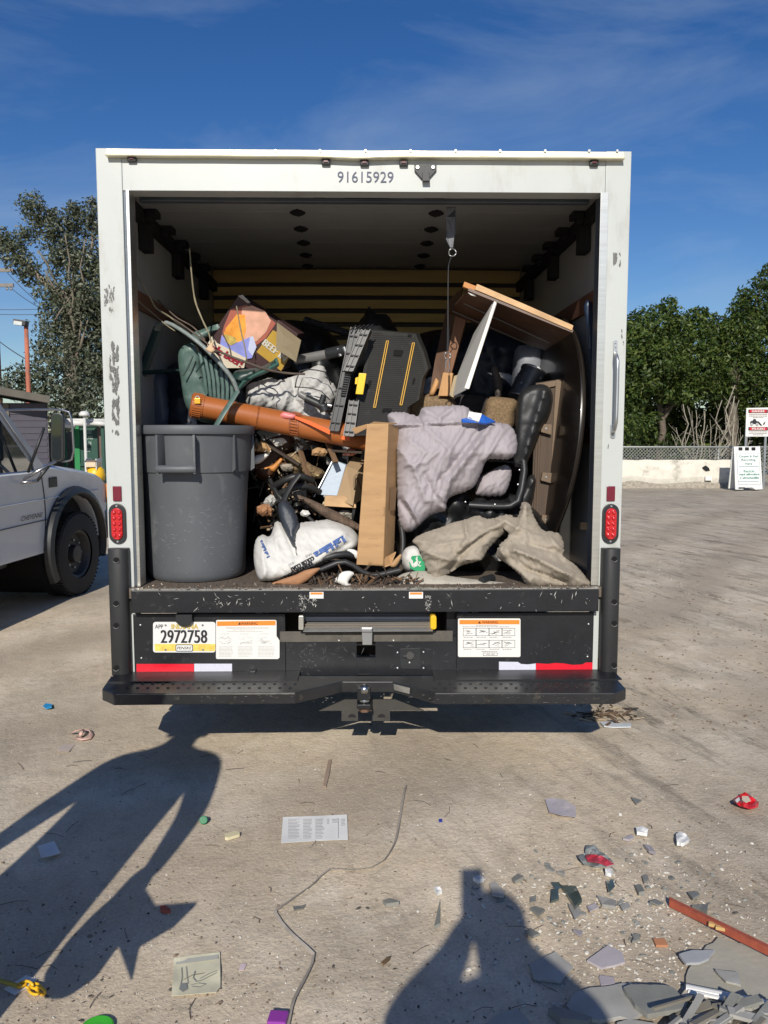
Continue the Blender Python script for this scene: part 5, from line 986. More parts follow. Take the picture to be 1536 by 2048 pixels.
# twigs
TWG = mat('dry_twig', (.23, .20, .13), .8, var=.3, scale=20); TWD = mat('dark_twig', (.10, .075, .06), .8, var=.3, scale=20)
tws = [('long bare twig curving up along the left door track', [(262, 505, 4.0), (264, 530, 4.0), (272, 548, 4.0), (281, 563, 4.0), (300, 594, 4.05), (312, 616, 4.1), (340, 634, 4.15), (372, 660, 4.15), (400, 690, 4.12), (430, 705, 4.05)], .0045, TWG),
       ('tall straight twig rising left of the printed food box', [(379, 497, 4.2), (383, 546, 4.2), (390, 600, 4.2), (405, 640, 4.15), (418, 668, 4.1), (425, 698, 4.05)], .005, TWG),
       ('thin twig in front of the printed food box', [(473, 612, 4.2), (478, 640, 4.2), (484, 672, 4.18), (490, 696, 4.15), (494, 722, 4.15)], .004, TWG),
       ('thick dark twig lying across the heap toward the workbench', [(418, 696, 4.06), (450, 708, 4.1), (480, 720, 4.1), (530, 738, 4.15), (570, 746, 4.2), (610, 748, 4.2)], .007, TWD),
       ('short dark twig over the lower left of the food box', [(444, 664, 4.2), (452, 680, 4.2), (460, 698, 4.2), (463, 716, 4.2)], .004, TWD),
       ('thin twig slanting from the left wall over the chair arm', [(266, 594, 4.1), (300, 622, 4.15), (330, 648, 4.12), (350, 662, 4.1)], .0035, TWG),
       ('dark twig along the green chair arm', [(314, 622, 4.2), (350, 640, 4.15), (390, 668, 4.1), (420, 692, 4.08), (438, 712, 4.08)], .005, TWD),
       ('second dark twig beside the green chair arm', [(316, 600, 4.3), (352, 634, 4.2), (386, 654, 4.15), (410, 680, 4.1)], .0045, TWD)]
for lb, p, r, m in tws:
    q = path(p, 0, 8); MB().tube(q, [r * (1 - .45 * abs(1 - 2 * i / len(q)) * .5) * (1 + .12 * math.sin(i * 1.7)) for i in range(len(q))], 6).build('twig', m, smooth=True, label=lb, cat='twig')
relief('splinter', [(412, 700), (418, 690), (424, 684), (428, 680), (426, 692), (430, 700), (424, 706)], 4.0, .006, mat('fresh_split_wood', (.60, .42, .26), .7), step=3, edge=3, label='pale splintered twig end by the green chair', cat='splinter')

def splinters(lb, n, fn, m, seed, l0=.02, l1=.10):
    r = random.Random(seed); mb = MB()
    for i in range(n):
        u, v, y = fn(r); M_ = Euler((r.uniform(-1, 1), r.uniform(-1.4, 1.4), r.uniform(-1, 1))).to_matrix(); mb.box(at(u, v, y), (r.uniform(l0, l1), r.uniform(.003, .014), r.uniform(.002, .008)), M_)
    tag(mb.build('splinters', m), lb, 'splinters', kind='stuff')
hol = lambda r: (r.uniform(505, 640), r.uniform(880, 1060), r.uniform(4.30, 4.5)); dk = lambda r: (r.uniform(600, 840), 1166 - abs(r.gauss(0, 9)), r.uniform(3.78, 3.95))
splinters('dark broken wood and plastic splinters filling the hollow beside the trash can', 90, hol, mat('hollow_dark', (.045, .032, .024), .8), 1)
splinters('brown broken wood splinters in the hollow beside the trash can', 45, hol, mat('hollow_brown', (.17, .10, .055), .85), 2)
splinters('pale splintered wood slivers in the hollow beside the trash can', 22, hol, mat('hollow_pale', (.42, .33, .22), .85), 3, .01, .05)
splinters('brown splinters heaped on the deck in front of the tall box', 60, dk, MC['hollow_brown'], 4, .01, .06); splinters('dark splinters heaped on the deck in front of the tall box', 70, dk, MC['hollow_dark'], 5, .01, .07)
for i, (lb, pts, m) in enumerate((('narrow dark plank crossing the hollow upper left', ((520, 880), (600, 930)), 'hollow_dark'), ('short brown batten leaning in the hollow centre', ((600, 900), (628, 985)), 'hollow_brown'), ('dark strip under the orange tube near the tall box', ((640, 900), (725, 905)), 'hollow_dark'), ('brown stick pointing down to the blue panel', ((655, 885), (672, 925)), 'hollow_brown'))):
    a, b = at(*pts[0], 4.30), at(*pts[1], 4.24); mm = (b - a).to_track_quat('X', 'Z').to_matrix(); MB().box((a + b) / 2, ((b - a).length, .03, .012), mm).build('wood_offcut', MC[m], bevel=.002, label=lb, cat='wood piece')

SCRP = [('crumpled white paper wad right under the orange tube', (556, 884), 13, 'paper_scrap', STWH), ('torn tan cardboard piece beside the rim of the trash can', (528, 896), 15, 'cardboard_scrap', CARD), ('grey crumpled plastic film in the hollow centre', (600, 985), 17, 'plastic_scrap', GP), ('folded brown paper low in the hollow left of the sack', (530, 1020), 17, 'paper_scrap', MC['orange_brown_card']), ('small white torn card just above the stucco sack', (608, 1028), 9, 'paper_scrap', STWH), ('tan cardboard shred between the blue panel and the tube', (640, 905), 14, 'cardboard_scrap', CARD), ('clear grey plastic bottle scrap below the small cardboard box', (690, 1028), 14, 'plastic_scrap', MC['pale_canvas']), ('dark red plastic scrap deep under the tube', (700, 905), 12, 'plastic_scrap', MC['print_maroon']), ('dusty grey cloth wad left of the bent black frame', (545, 1000), 16, 'cloth_scrap', CLW), ('olive fabric corner above the black hoses', (575, 935), 14, 'cloth_scrap', DC), ('pale yellow packaging corner by the bark strip', (655, 1006), 9, 'paper_scrap', MC['cream_card'] if 'cream_card' in MC else mat('cream_card', (.5, .42, .25), .8))]
for i, (lb, (cu, cv), r0, nm, m) in enumerate(SCRP):
    r = random.Random(i + 70); pl = []
    for j in range(7): a = 2 * math.pi * j / 7; q = r0 * r.uniform(.6, 1.25); pl.append((cu + q * 1.2 * math.cos(a), cv + q * .8 * math.sin(a)))
    relief(nm, pl, 4.28 if i != 4 else 4.1, .03, m, step=3.5, edge=7, cloth=True, straight=True, ridge=.012, rs=.12, seed=i + 40, back=.02, label=lb, cat='scrap', smooth=False)
# ---------------------------------------------------------------- background, right side
CONC = mat('weathered_white_concrete', (.68, .64, .55), .9, var=.15, scale=4, bump=.5, bs=20, bdist=.02, col2=(.34, .31, .26), mid=.56, soft=.12, cs=2.2)
CONR = mat('rough_broken_concrete', (.36, .32, .26), .95, var=.35, scale=14, bump=1, bs=16, bdist=.05)
WYD = 23.4
bw = thing('barrier_wall', (5.2, WYD, 0), 'low whitewashed concrete barrier wall with a crumbling foot at the right', 'wall')
def barrier(x0, x1):
    mb = MB(); n = 60
    for i in range(n + 1):
        x = x0 + (x1 - x0) * i / n; e = .02 * noise.noise(Vector((x * 3, 0, 0))) - max(0, noise.noise(Vector((x * 1.3, 4, 0))) - .25) * .12; f = .10 + .09 * noise.noise(Vector((x * 1.1, 7, 0)))
        for y, z in ((WYD - .0, .82 + e), (WYD - .05 + .01 * noise.noise(Vector((x * 5, 1, 0))), .55), (WYD - .065, .20 + f), (WYD - .06, .17 + f), (WYD - .0, .0), (WYD + .25, 0), (WYD + .2, .82 + e)): mb.v.append(Vector((x, y, z)))
    for i in range(n):
        for j in range(7): mb.f.append([i * 7 + j, i * 7 + (j + 1) % 7, (i + 1) * 7 + (j + 1) % 7, (i + 1) * 7 + j])
    mb.f.append(list(range(7))); mb.f.append([n * 7 + j for j in range(7)][::-1]); return mb
xe = at(1468, 940, WYD).x
barrier(3.2, xe).build('block', CONC, bw); barrier(-6, 3.18).build('block', CONC, bw)
mb = MB(); n = 80; x0 = 3.2; rr = random.Random(2)
for i in range(n + 1):
    x = x0 + (xe - x0) * i / n; f = .14 + .10 * noise.noise(Vector((x * 1.1, 7, 0)))
    for j in range(5):
        z = f * (1 - j / 4) + .02; mb.v.append(Vector((x + rr.uniform(-.02, .02), WYD - .13 - .03 * j * .5 - rr.uniform(0, .04), z if j < 4 else -.02)))
for i in range(n):
    for j in range(4): mb.f.append([i * 5 + j, i * 5 + j + 1, (i + 1) * 5 + j + 1, (i + 1) * 5 + j])
mb.build('crumbling_foot', CONR, bw)
patch(MB(), [(1405, 935), (1412, 931), (1418, 936), (1420, 941), (1412, 942), (1408, 939)], WYD - .07, .02, .03).build('hole', BLKD, bw)
patch(MB(), [(1411, 952), (1424, 951), (1424, 961), (1411, 961)], WYD - .12, .02, .03).build('patch', STWH, bw)
mb = MB(); mb.add([at(u, v, WYD - .03) for u, v in ((1330, 977), (1345, 973), (1365, 971), (1385, 972), (1400, 977))], [[0, 1, 2, 3, 4]]); mb.build('gap', MC['pit_black'], bw)
# chain link fence
FYD = 24.2
fn = thing('chain_link_fence', (7, FYD, 0), 'grey chain link fence with a top rail behind the concrete barrier', 'fence')
GAL = mat('galvanised_wire', (.36, .37, .35), .5, .3)
zt_f = at(1350, 894, FYD).z
MB().cyl((3.6, FYD, zt_f), (14, FYD, zt_f), .028, 8).build('top_rail', GAL, fn, smooth=True)
for x in (4.6, 7.6, 10.6, 13.4): MB().cyl((x, FYD + .03, 0), (x, FYD + .03, zt_f + .02), .03, 8).build('post', GAL, fn, smooth=True)
mb = MB(); p_ = .105
xx = 3.4
while xx < 14:
    for s in (-1, 1):
        z0, z1 = .1, zt_f; h = z1 - z0; xa = xx if s > 0 else xx + h; xb = xa + s * h; y = FYD + s * .004
        w_ = .011; mb.add([(xa - w_, y, z0), (xa + w_, y, z0), (xb + w_, y, z1), (xb - w_, y, z1)], [[0, 1, 2, 3]]); mb.add([(xa, y - w_, z0), (xa, y + w_, z0), (xb, y + w_, z1), (xb, y - w_, z1)], [[0, 1, 2, 3]])
    xx += p_
mb.build('wire_mesh', GAL, fn, kind='stuff')
# danger sign
dsg = thing('danger_sign', at(1515, 978, 22.6) * 1, 'red and white danger sign on two posts at the right edge', 'sign'); dsg.location.z = 0; WL[dsg].z = 0
DY = 22.8
D1 = lambda u, v: DY
MB().prism([at(u, v, DY) for u, v in ((1493, 816), (1540, 815), (1539, 873), (1491, 873))], (0, .02, 0)).build('board', STWH, dsg)
RS = mat('sign_red', (.55, .015, .035), .5, bump=0)
for v0, v1, s in ((819, 826, 'DANGER'), (854, 861, 'PELIGRO')):
    patch(MB(), rrect(1497, v0, 1536, v1, 1), D1, .012, .008).build('sign_band', INK, dsg); patch(MB(), rrect(1499, v0 + .8, 1534, v1 - .8, 2.4), D1, .026, .008).build('sign_oval', RS, dsg)
    text(MB(), s, 1516.5, (v0 + v1) / 2, 25, 4.4, D1, 0, .04, 0, 2).build('lettering', STWH, dsg)
tx = MB(); rr = random.Random(5)
def greek2(mb, u0, u1, v, y, lift, h, seed):
    r = random.Random(seed); u = u0
    while u < u1:
        q = min(u1, u + r.uniform(1.5, 4)); mb.add([at(a, b, y - lift) for a, b in ((u, v), (q, v), (q, v + h), (u, v + h))], [[0, 1, 2, 3]]); u = q + .6
for k, v in enumerate((828.5, 831.5, 834.5, 863, 866, 869)): greek2(tx, 1498 + (k % 3 == 2) * 8, 1535 - (k % 3 == 2) * 8, v, DY, .012, 1.0, k)
tx.build('small_print', mat('sign_small_print', (.2, .16, .16), .6, bump=0), dsg, kind='stuff')
patch(MB(), [(1500, 845), (1502, 842), (1506, 841), (1507, 838), (1511, 838), (1513, 842), (1518, 843), (1522, 848), (1525, 851), (1521, 851), (1516, 846), (1512, 848), (1504, 848), (1501, 849)], D1, .014, .004).build('digger_symbol', INK, dsg)
for u in (1503.5, 1514.5): patch(MB(), [(u + 3 * math.cos(a), 848.5 + 3 * math.sin(a)) for a in np.linspace(0, 6.28, 12)[:-1]], D1, .02, .004).build('wheel_symbol', GREYI, dsg)
patch(MB(), [(1526, 848), (1529, 844), (1531, 843), (1530, 847), (1528, 850)], D1, .014, .004).build('bucket_symbol', INK, dsg)
for u in (1491, 1530): a = at(u, 900, DY + .03); MB().bb((a.x - .03, DY + .022, 0), (a.x + .03, DY + .05, at(0, 818, DY).z)).build('post', STEEL, dsg)
# sandwich board
AY = 22.0; AZ = lambda v: AY + (980 - v) * .0022
af = thing('sandwich_board', (at(1496, 978, AY).x, AY + .2, 0), 'white folding sandwich board with green recycling lettering by the barrier', 'sign')
WPL = mat('white_sign_plastic', (.74, .74, .71), .5, var=.05)
AD = lambda u, v: AZ(v)
k_ = at(1497, 980, AY); zb0 = k_.z
fr = [(1468, 893), (1520, 893), (1525, 978), (1511, 979), (1505, 975), (1490, 975), (1486, 979), (1471, 979)]
MB().prism([Vector((at(u, v, AZ(v)).x, AZ(v), at(u, v, AZ(v)).z)) for u, v in fr], (0, .04, 0)).build('panel', WPL, af)
MB().prism([Vector((at(u, v, AZ(v)).x, AZ(893) * 2 - AZ(v) + .06, at(u, v, AZ(v)).z)) for u, v in fr], (0, .04, 0)).build('panel', WPL, af)
for u in (1481, 1494, 1507): patch(MB(), rrect(u - 4, 894.5, u + 4, 901, 1), AD, .006, .004).build('handle_slot', BLKD, af)
patch(MB(), [(1473, 906), (1518, 906), (1522, 969), (1476, 969)], AD, .006, .004).build('poster_edge', GREYI, af); patch(MB(), [(1474, 907), (1517, 907), (1521, 968), (1477, 968)], AD, .014, .004).build('poster', mat('poster_pale', (.70, .74, .72), .5, bump=0), af)
GT = mat('grey_green_print', (.20, .30, .27), .6, bump=0); GT2 = mat('teal_print', (.13, .30, .24), .6, bump=0)
for s, v, w_, m in (('Carpet & Pad', 913, 37, GT), ('Recycling', 920, 28, GT), ('Here', 927, 14, GT), ('Recicle', 942, 21, GT2), ('aquí alfombra', 949, 40, GT2), ('y almohadilla', 956, 38, GT2)): text(MB(), s, 1496.5 + (v - 913) * .05, v, w_, 5.2, AD, 0, .024, 0, 2).build('lettering', m, af)
for v in (932, 962): patch(MB(), [(1477, v), (1518, v), (1518, v + 1.1), (1477, v + 1.1)], AD, .020, .004).build('rule', GT, af)
patch(MB(), [(1477, 974.5), (1490, 974.5), (1490, 977.5), (1477, 977.5)], AD, .006, .004).build('foot_slot', BLKD, af)
# ---------------------------------------------------------------- foliage
def leaves(name, clumps, dens, ls, m, parent, seed, up=.25, drop=0.0, jit=.22):
    """leaf quads through the shell of every clump; clumps = (centre, radii)"""
    rs = np.random.RandomState(seed); Vs = []; 
    for (c, r) in clumps:
        r = np.array(r); area = 4 * math.pi * (r.prod() ** (2 / 3)); n = int(area * dens)
        d = rs.normal(size=(n, 3)); d /= np.linalg.norm(d, axis=1)[:, None]
        ph = np.array([noise.noise(Vector(q * 2.1 + np.array(c) * .7)) for q in d]); 
        rad = (1 + ph * .55) * (1 - jit * rs.rand(n) ** 1.4 * (1 + rs.rand(n) * 1.5))
        keep = ph > -.34 + drop * rs.rand(n); d = d[keep]; rad = rad[keep]; n = len(d)
        P = np.array(c) + d * r * rad[:, None]
        nr = d * .55 + rs.normal(size=(n, 3)) * .6; nr[:, 2] += up; nr /= np.linalg.norm(nr, axis=1)[:, None]
        t = np.cross(nr, rs.normal(size=(n, 3))); t /= np.linalg.norm(t, axis=1)[:, None]; b = np.cross(nr, t)
        L_ = ls * (.6 + .8 * rs.rand(n))[:, None]; W_ = L_ * .42
        Vs.append(np.stack([P - t * L_ * .5, P + b * W_ * .5 + nr * L_ * .06, P + t * L_ * .5, P - b * W_ * .5 + nr * L_ * .06], 1))
    V = np.concatenate(Vs).reshape(-1, 3); nq = len(V) // 4; org = np.array(WL[parent]); V = V - org
    me = bpy.data.meshes.new(name); me.vertices.add(len(V)); me.vertices.foreach_set('co', V.ravel()); me.loops.add(nq * 4); me.loops.foreach_set('vertex_index', np.arange(nq * 4)); me.polygons.add(nq)
    me.polygons.foreach_set('loop_start', np.arange(0, nq * 4, 4)); me.polygons.foreach_set('loop_total', np.full(nq, 4)); me.update(); me.materials.append(m)
    o = bpy.data.objects.new(name, me); COL.objects.link(o); o.parent = parent; WL[o] = WL[parent]; return o
def leafmat(key, c1, c2, c3, cs=1.2, tr=.35):
    m = bpy.data.materials.new(key); m.use_nodes = True; t = m.node_tree; n = t.nodes.new; l = t.links.new; b = t.nodes['Principled BSDF']; b.inputs['Roughness'].default_value = .5; b.inputs['Specular IOR Level'].default_value = .4
    g = n('ShaderNodeNewGeometry'); r = n('ShaderNodeValToRGB'); r.color_ramp.elements[0].color = (*c1, 1); r.color_ramp.elements[1].color = (*c3, 1); e = r.color_ramp.elements.new(.5); e.color = (*c2, 1)
    l(g.outputs['Random Per Island'], r.inputs[0]); c = n('ShaderNodeTexCoord'); z = n('ShaderNodeTexNoise'); z.inputs['Scale'].default_value = cs; z.inputs['Detail'].default_value = 3; l(c.outputs['Object'], z.inputs['Vector'])
    mr = n('ShaderNodeMapRange'); mr.inputs[1].default_value = .3; mr.inputs[2].default_value = .7; mr.inputs[3].default_value = .65; mr.inputs[4].default_value = 1.35; l(z.outputs[0], mr.inputs[0])
    s = n('ShaderNodeVectorMath'); s.operation = 'SCALE'; l(r.outputs[0], s.inputs[0]); l(mr.outputs[0], s.inputs['Scale']); l(s.outputs[0], b.inputs['Base Color'])
    tb = n('ShaderNodeBsdfTranslucent'); l(s.outputs[0], tb.inputs['Color']); mx_ = n('ShaderNodeMixShader'); mx_.inputs[0].default_value = tr; l(b.outputs[0], mx_.inputs[1]); l(tb.outputs[0], mx_.inputs[2]); l(mx_.outputs[0], t.nodes['Material Output'].inputs[0]); return m
LG = leafmat('glossy_green_leaves', (.024, .05, .010), (.058, .098, .018), (.14, .175, .04), 1.1)
LO = leafmat('dusty_olive_leaves', (.04, .055, .028), (.085, .10, .055), (.20, .21, .15), .9, .2)
BARK = mat('pale_bark', (.27, .23, .18), .9, var=.25, scale=10, stretch=(1, 1, .3), bump=.4, bs=20, bdist=.02); BARKD = mat('grey_brown_bark', (.13, .105, .08), .9, var=.3, scale=8, bump=.5, bs=18, bdist=.03)
def limb(mb, p, q, r0, r1, n=6, wob=.08, seed=0):
    p = Vector(p); q = Vector(q); L_ = (q - p).length; pts = []; rs = []
    for i in range(n + 1):
        t = i / n; o = Vector((noise.noise(Vector((t * 3, seed, 0))), noise.noise(Vector((t * 3, seed, 5))), 0)) * wob * L_ * math.sin(math.pi * t); pts.append(p.lerp(q, t) + o); rs.append(r0 + (r1 - r0) * t)
    mb.tube(pts, rs, 7); return pts
def tree(lb, base, clumps, m, trunk, dens, ls, seed, group, tm=BARKD, limbs=5, **k):
    t = thing('tree', base, lb, 'tree', group); mb = MB(); top = Vector(base) + Vector((0, 0, trunk[1])); limb(mb, base, top, trunk[0], trunk[0] * .55, 8, .05, seed)
    rr = random.Random(seed); cl = sorted(clumps, key=lambda c: rr.random())[:limbs]
    for i, (c, r) in enumerate(cl): limb(mb, top.lerp(Vector(base), rr.uniform(0, .4)), Vector(c), trunk[0] * .45, trunk[0] * .08, 6, .12, seed + i)
    mb.build('trunk', tm, t, smooth=True); leaves('crown', clumps, dens, ls, m, t, seed, **k); return t
def C3(u, v, y, r, ry=None): p = at(u, v, y); s = y / F; return (tuple(p), (r * s, (ry or r * 1.1) * s, r * s * .95))
G_ = 'evergreen trees behind the barrier'
tree('bushy green tree directly beside the right edge of the truck', (8.4, 28.0, 0), [C3(*q) for q in ((1262, 690, 28, 52), (1300, 660, 28, 45), (1328, 640, 28.2, 34), (1338, 612, 28.2, 17), (1285, 740, 27.5, 60), (1330, 720, 27.5, 50), (1262, 790, 27.6, 40), (1250, 860, 27.4, 38), (1215, 720, 28, 50), (1200, 800, 28, 60), (1275, 648, 28.3, 24), (1345, 590 + 14, 28.4, 9))], LG, (.16, 3.6), 190, .15, 1, G_)
tree('bushy green tree behind the middle of the barrier', (10.4, 28.6, 0), [C3(*q) for q in ((1380, 680, 28.6, 50), (1390, 640, 28.8, 26), (1362, 650, 28.4, 24), (1402, 628, 28.8, 13), (1408, 650, 28.8, 26), (1350, 740, 27.9, 45), (1400, 740, 28, 50), (1370, 780, 28, 36), (1435, 690, 28.6, 38), (1320, 780, 28, 34), (1435, 650, 28.9, 20), (1425, 775, 28.2, 34))], LG, (.15, 3.4), 190, .15, 2, G_)
tree('taller green tree rising at the right edge of the photo', (12.9, 28.4, 0), [C3(*q) for q in ((1475, 680, 28.4, 50), (1500, 640, 28.6, 44), (1480, 620, 28.8, 24), (1486, 590, 28.9, 15), (1520, 600, 28.5, 38), (1535, 560, 28.7, 24), (1538, 536, 28.8, 12), (1530, 680, 27.9, 52), (1480, 750, 28, 50), (1535, 760, 28, 50), (1590, 640, 28.6, 70), (1590, 760, 28, 70), (1465, 655, 28.6, 24), (1515, 830, 28.2, 34), (1475, 805, 28.5, 26))], LG, (.2, 4.6), 190, .15, 3, G_)
tree('dark green tree closing the gap between the front trees', (11.4, 31.5, 0), [C3(*q) for q in ((1300, 780, 31, 80), (1400, 800, 31.5, 80), (1480, 800, 31.5, 70), (1300, 860, 31.5, 60), (1400, 880, 31.5, 55), (1500, 880, 31.5, 60), (1560, 860, 31, 60), (1340, 700, 31, 50), (1450, 730, 31, 60), (1250, 700, 31, 50), (1255, 780, 31, 60), (1250, 870, 31, 60), (1350, 900, 31, 50), (1450, 900, 31, 50))], LG, (.15, 3.0), 95, .24, 4, G_)
bs = thing('shrub', at(1268, 905, 26.3), 'low leafy green shrub beside the truck behind the fence', 'shrub', 'shrubs behind the chain link fence'); WL[bs].z = 0; bs.location.z = 0
limb(mb := MB(), WL[bs], at(1275, 840, 26.3), .04, .01); mb.build('stem', BARKD, bs)
leaves('foliage', [C3(*q) for q in ((1275, 845, 26, 26), (1255, 880, 26, 30), (1300, 870, 26.2, 18), (1310, 835, 26.3, 14))], 120, .15, LG, bs, 21)
bs = thing('shrub', at(1335, 905, 26.3), 'low green shrub behind the fence left of the bare stems', 'shrub', 'shrubs behind the chain link fence'); WL[bs].z = 0; bs.location.z = 0
limb(mb := MB(), WL[bs], at(1335, 880, 26.3), .03, .01); mb.build('stem', BARKD, bs)
leaves('foliage', [C3(*q) for q in ((1340, 890, 26, 22), (1370, 900, 26, 18), (1318, 900, 26.2, 18))], 100, .13, LG, bs, 22)
# bare pale stems
STM = mat('pale_bare_stem', (.30, .27, .21), .85, var=.2)
for gi, (lb, base, tips) in enumerate((('bare pale stemmed bush left of the sandwich board', (1395, 915), [(1366, 808, 3.2), (1352, 855, 2.2), (1392, 820, 2.4), (1408, 822, 3), (1385, 840, 2), (1343, 868, 1.8), (1375, 812, 2), (1415, 850, 1.6), (1362, 880, 1.4)]), ('bare pale forked tree directly left of the danger sign', (1428, 915), [(1444, 800, 3), (1469, 792, 4.4), (1470, 770, 3.2), (1434, 850, 2), (1452, 830, 2), (1420, 840, 1.8), (1478, 800, 2)]), ('single bare pale trunk just behind the sandwich board', (1460, 915), [(1470, 812, 4), (1476, 840, 1.8), (1458, 850, 1.6), (1486, 870, 2.4), (1500, 880, 3)]))):
    o_ = at(*base, 25.2); o_.z = 0; t = thing('bare_tree', o_, lb, 'bare tree', 'bare stems behind the fence'); mb = MB()
    for i, (u, v, r) in enumerate(tips):
        e = at(u, v, 25.2 + .3 * math.sin(i)); b0 = o_ + Vector((.05 * math.sin(i * 2), .05 * math.cos(i), 0)); pts = limb(mb, b0, e, r * .009 + .006, r * .004, 8, .16, i * 3 + gi * 17)
        for j in range(5):
            q = pts[3 + j if 3 + j < len(pts) else -1]; rr = random.Random(i * 10 + j); limb(mb, q, q + Vector((rr.uniform(-.35, .35), rr.uniform(-.2, .2), rr.uniform(.1, .5))), .008, .003, 4, .15, i + j)
    mb.build('stems', STM, t, smooth=True)
# overhead wires at the right and left
WIRE = mat('power_line', (.05, .05, .055), .6)
def wire(lb, a, b, r=.018, sag=.3):
    MB().tube([Vector(a).lerp(Vector(b), t) - Vector((0, 0, sag * 4 * t * (1 - t))) for t in np.linspace(0, 1, 12)], r, 5).build('power_line', WIRE, smooth=True, label=lb, cat='power line', group='power lines')
wire('thin power line above the tree tops at the right, upper one', at(1180, 633, 60), at(1620, 628, 60)); wire('thin power line above the tree tops at the right, lower one', at(1180, 641, 60), at(1620, 640, 60))
# ---------------------------------------------------------------- background, left side
LT = [C3(*q) for q in ((62, 412, 24, 30), (78, 440, 24, 26), (104, 432, 24, 18), (52, 470, 24.4, 24), (22, 492, 24, 34), (40, 520, 24, 34), (0, 480, 24, 26), (60, 548, 24, 26), (104, 470, 24, 34), (140, 450, 24, 36), (150, 420, 24.2, 20), (185, 440, 24, 34), (188, 408, 24.3, 18), (150, 510, 23.8, 50), (190, 540, 24, 50), (118, 520, 24, 34), (112, 590, 23.8, 42), (160, 600, 23.6, 55), (200, 640, 24, 60), (110, 650, 24, 44), (150, 690, 23.8, 55), (92, 700, 24, 32), (190, 740, 24, 60), (240, 600, 24.5, 90), (250, 460, 24.5, 70), (290, 560, 24.5, 80), (230, 740, 24.2, 80))]
lt = tree('tall dusty olive tree with dark gaps left of the truck', (at(150, 900, 24).x, 24, 0), LT, LO, (.32, 5.8), 260, .12, 5, 'dusty trees at the left', BARK, 9, drop=.10, jit=.5)
mb = MB(); b0 = at(150, 760, 23.4)
for i, (u, v, r) in enumerate(((150, 790, .13), (148, 730, .11), (140, 690, .08), (176, 640, .06), (170, 480, .04), (130, 470, .04), (90, 540, .06), (75, 500, .04), (190, 600, .04), (110, 640, .04))): limb(mb, at(152, 800 - i * 25, 23.4), at(u, v, 23.2), r, .02, 8, .14, 50 + i)
mb.build('bough', mat('bough_bark', (.17, .145, .11), .9, var=.3, scale=6, bump=.4, bs=20), lt, smooth=True)  # boughs get a bark colour of their own
tree('lower dusty olive tree behind the dark shed roof', (at(60, 900, 22).x, 22.4, 0), [C3(*q) for q in ((40, 755, 22, 34), (80, 745, 22, 34), (15, 775, 22, 26), (110, 770, 22, 40), (70, 790, 22, 40), (120, 730, 22, 26), (140, 800, 21.5, 45), (185, 800, 21.6, 45), (110, 830, 21.6, 34), (200, 850, 22, 45), (-30, 790, 22, 30), (190, 900, 22, 40))], LO, (.14, 2.4), 150, .13, 6, 'dusty trees at the left', drop=.05, jit=.4)
# shed
shd_ = thing('shed', (at(30, 900, 16).x, 16.5, 0), 'dark purple clad shed with a flat sloping roof behind the pickup', 'shed')
SID = mat('dark_purple_siding', (.055, .05, .07), .6, var=.1)
xr_ = at(96, 850, 16).x; zt_s = at(50, 806, 16).z
MB().prism([(xr_ - 5, 16, 0), (xr_, 16, 0), (xr_ - 1.3, 19, 0), (xr_ - 6, 19, 0)], (0, 0, zt_s)).build('wall', SID, shd_)
for k in range(15):
    z = zt_s - .06 - k * .125
    if z > .05: MB().bb((xr_ - 5, 15.985, z - .035), (xr_ - .02, 15.999, z + .035)).build('clapboard', SID, shd_)
MB().bb((at(14, 850, 15.97).x - .05, 15.96, 0), (at(14, 850, 15.97).x + .05, 15.984, zt_s)).build('corner_board', mat('shed_tan', (.14, .12, .09), .7), shd_)
MB().add([at(-120, 752, 15.4), at(100, 792, 15.4), at(100, 806, 15.4), at(-120, 768, 15.4)] + [p + Vector((-1.6, 3.4, .1)) for p in (at(-120, 752, 15.4), at(100, 792, 15.4), at(100, 806, 15.4), at(-120, 768, 15.4))], [(0, 1, 2, 3), (4, 7, 6, 5), (0, 4, 5, 1), (3, 2, 6, 7), (0, 3, 7, 4), (1, 5, 6, 2)]).build('roof', mat('shed_roof', (.10, .09, .075), .8, var=.15), shd_)
# block wall, container, etc.
BLW = mat('tan_block', (.35, .28, .20), .9, var=.15, scale=5, bump=.3, bs=30); 
bwl = thing('block_wall', (at(110, 900, 18).x, 18, 0), 'tan concrete block wall between the green posts', 'wall')
x0, x1, z1 = at(69, 880, 18).x, at(154, 880, 18).x, at(100, 864, 18).z
MB().bb((x0, 18.01, 0), (x1, 18.2, z1 - .005)).build('mortar', mat('mortar', (.22, .18, .14), .95), bwl)
rr = random.Random(3); me0 = None; rows = 8; hgt = z1 / rows
for r_ in range(rows):
    xx = x0 - (.2 if r_ % 2 else 0)
    while xx < x1:
        a, b = max(xx, x0), min(xx + .392, x1)
        if b - a > .05: MB().bb((a, 18 - rr.uniform(0, .008), r_ * hgt + .005), (b, 18.05, (r_ + 1) * hgt - .006)).build('block', BLW, bwl)
        xx += .40
GRP = mat('bright_green_paint', (.02, .22, .07), .45, var=.1); DGP = mat('dark_green_paint', (.012, .065, .045), .5, var=.2)
a = at(67, 880, 17.8); MB().bb((a.x - .05, 17.75, 0), (a.x + .05, 17.85, at(0, 850, 17.8).z)).build('green_post', GRP, label='bright green steel post at the left end of the block wall', cat='post')
ctn = thing('green_container', (at(178, 900, 17).x, 17.5, 0), 'dark green steel recycling container with white stencilled lettering and bright green edge', 'container')
x0, x1, z1 = at(160, 880, 17).x, at(192, 880, 17).x, at(170, 853, 17).z
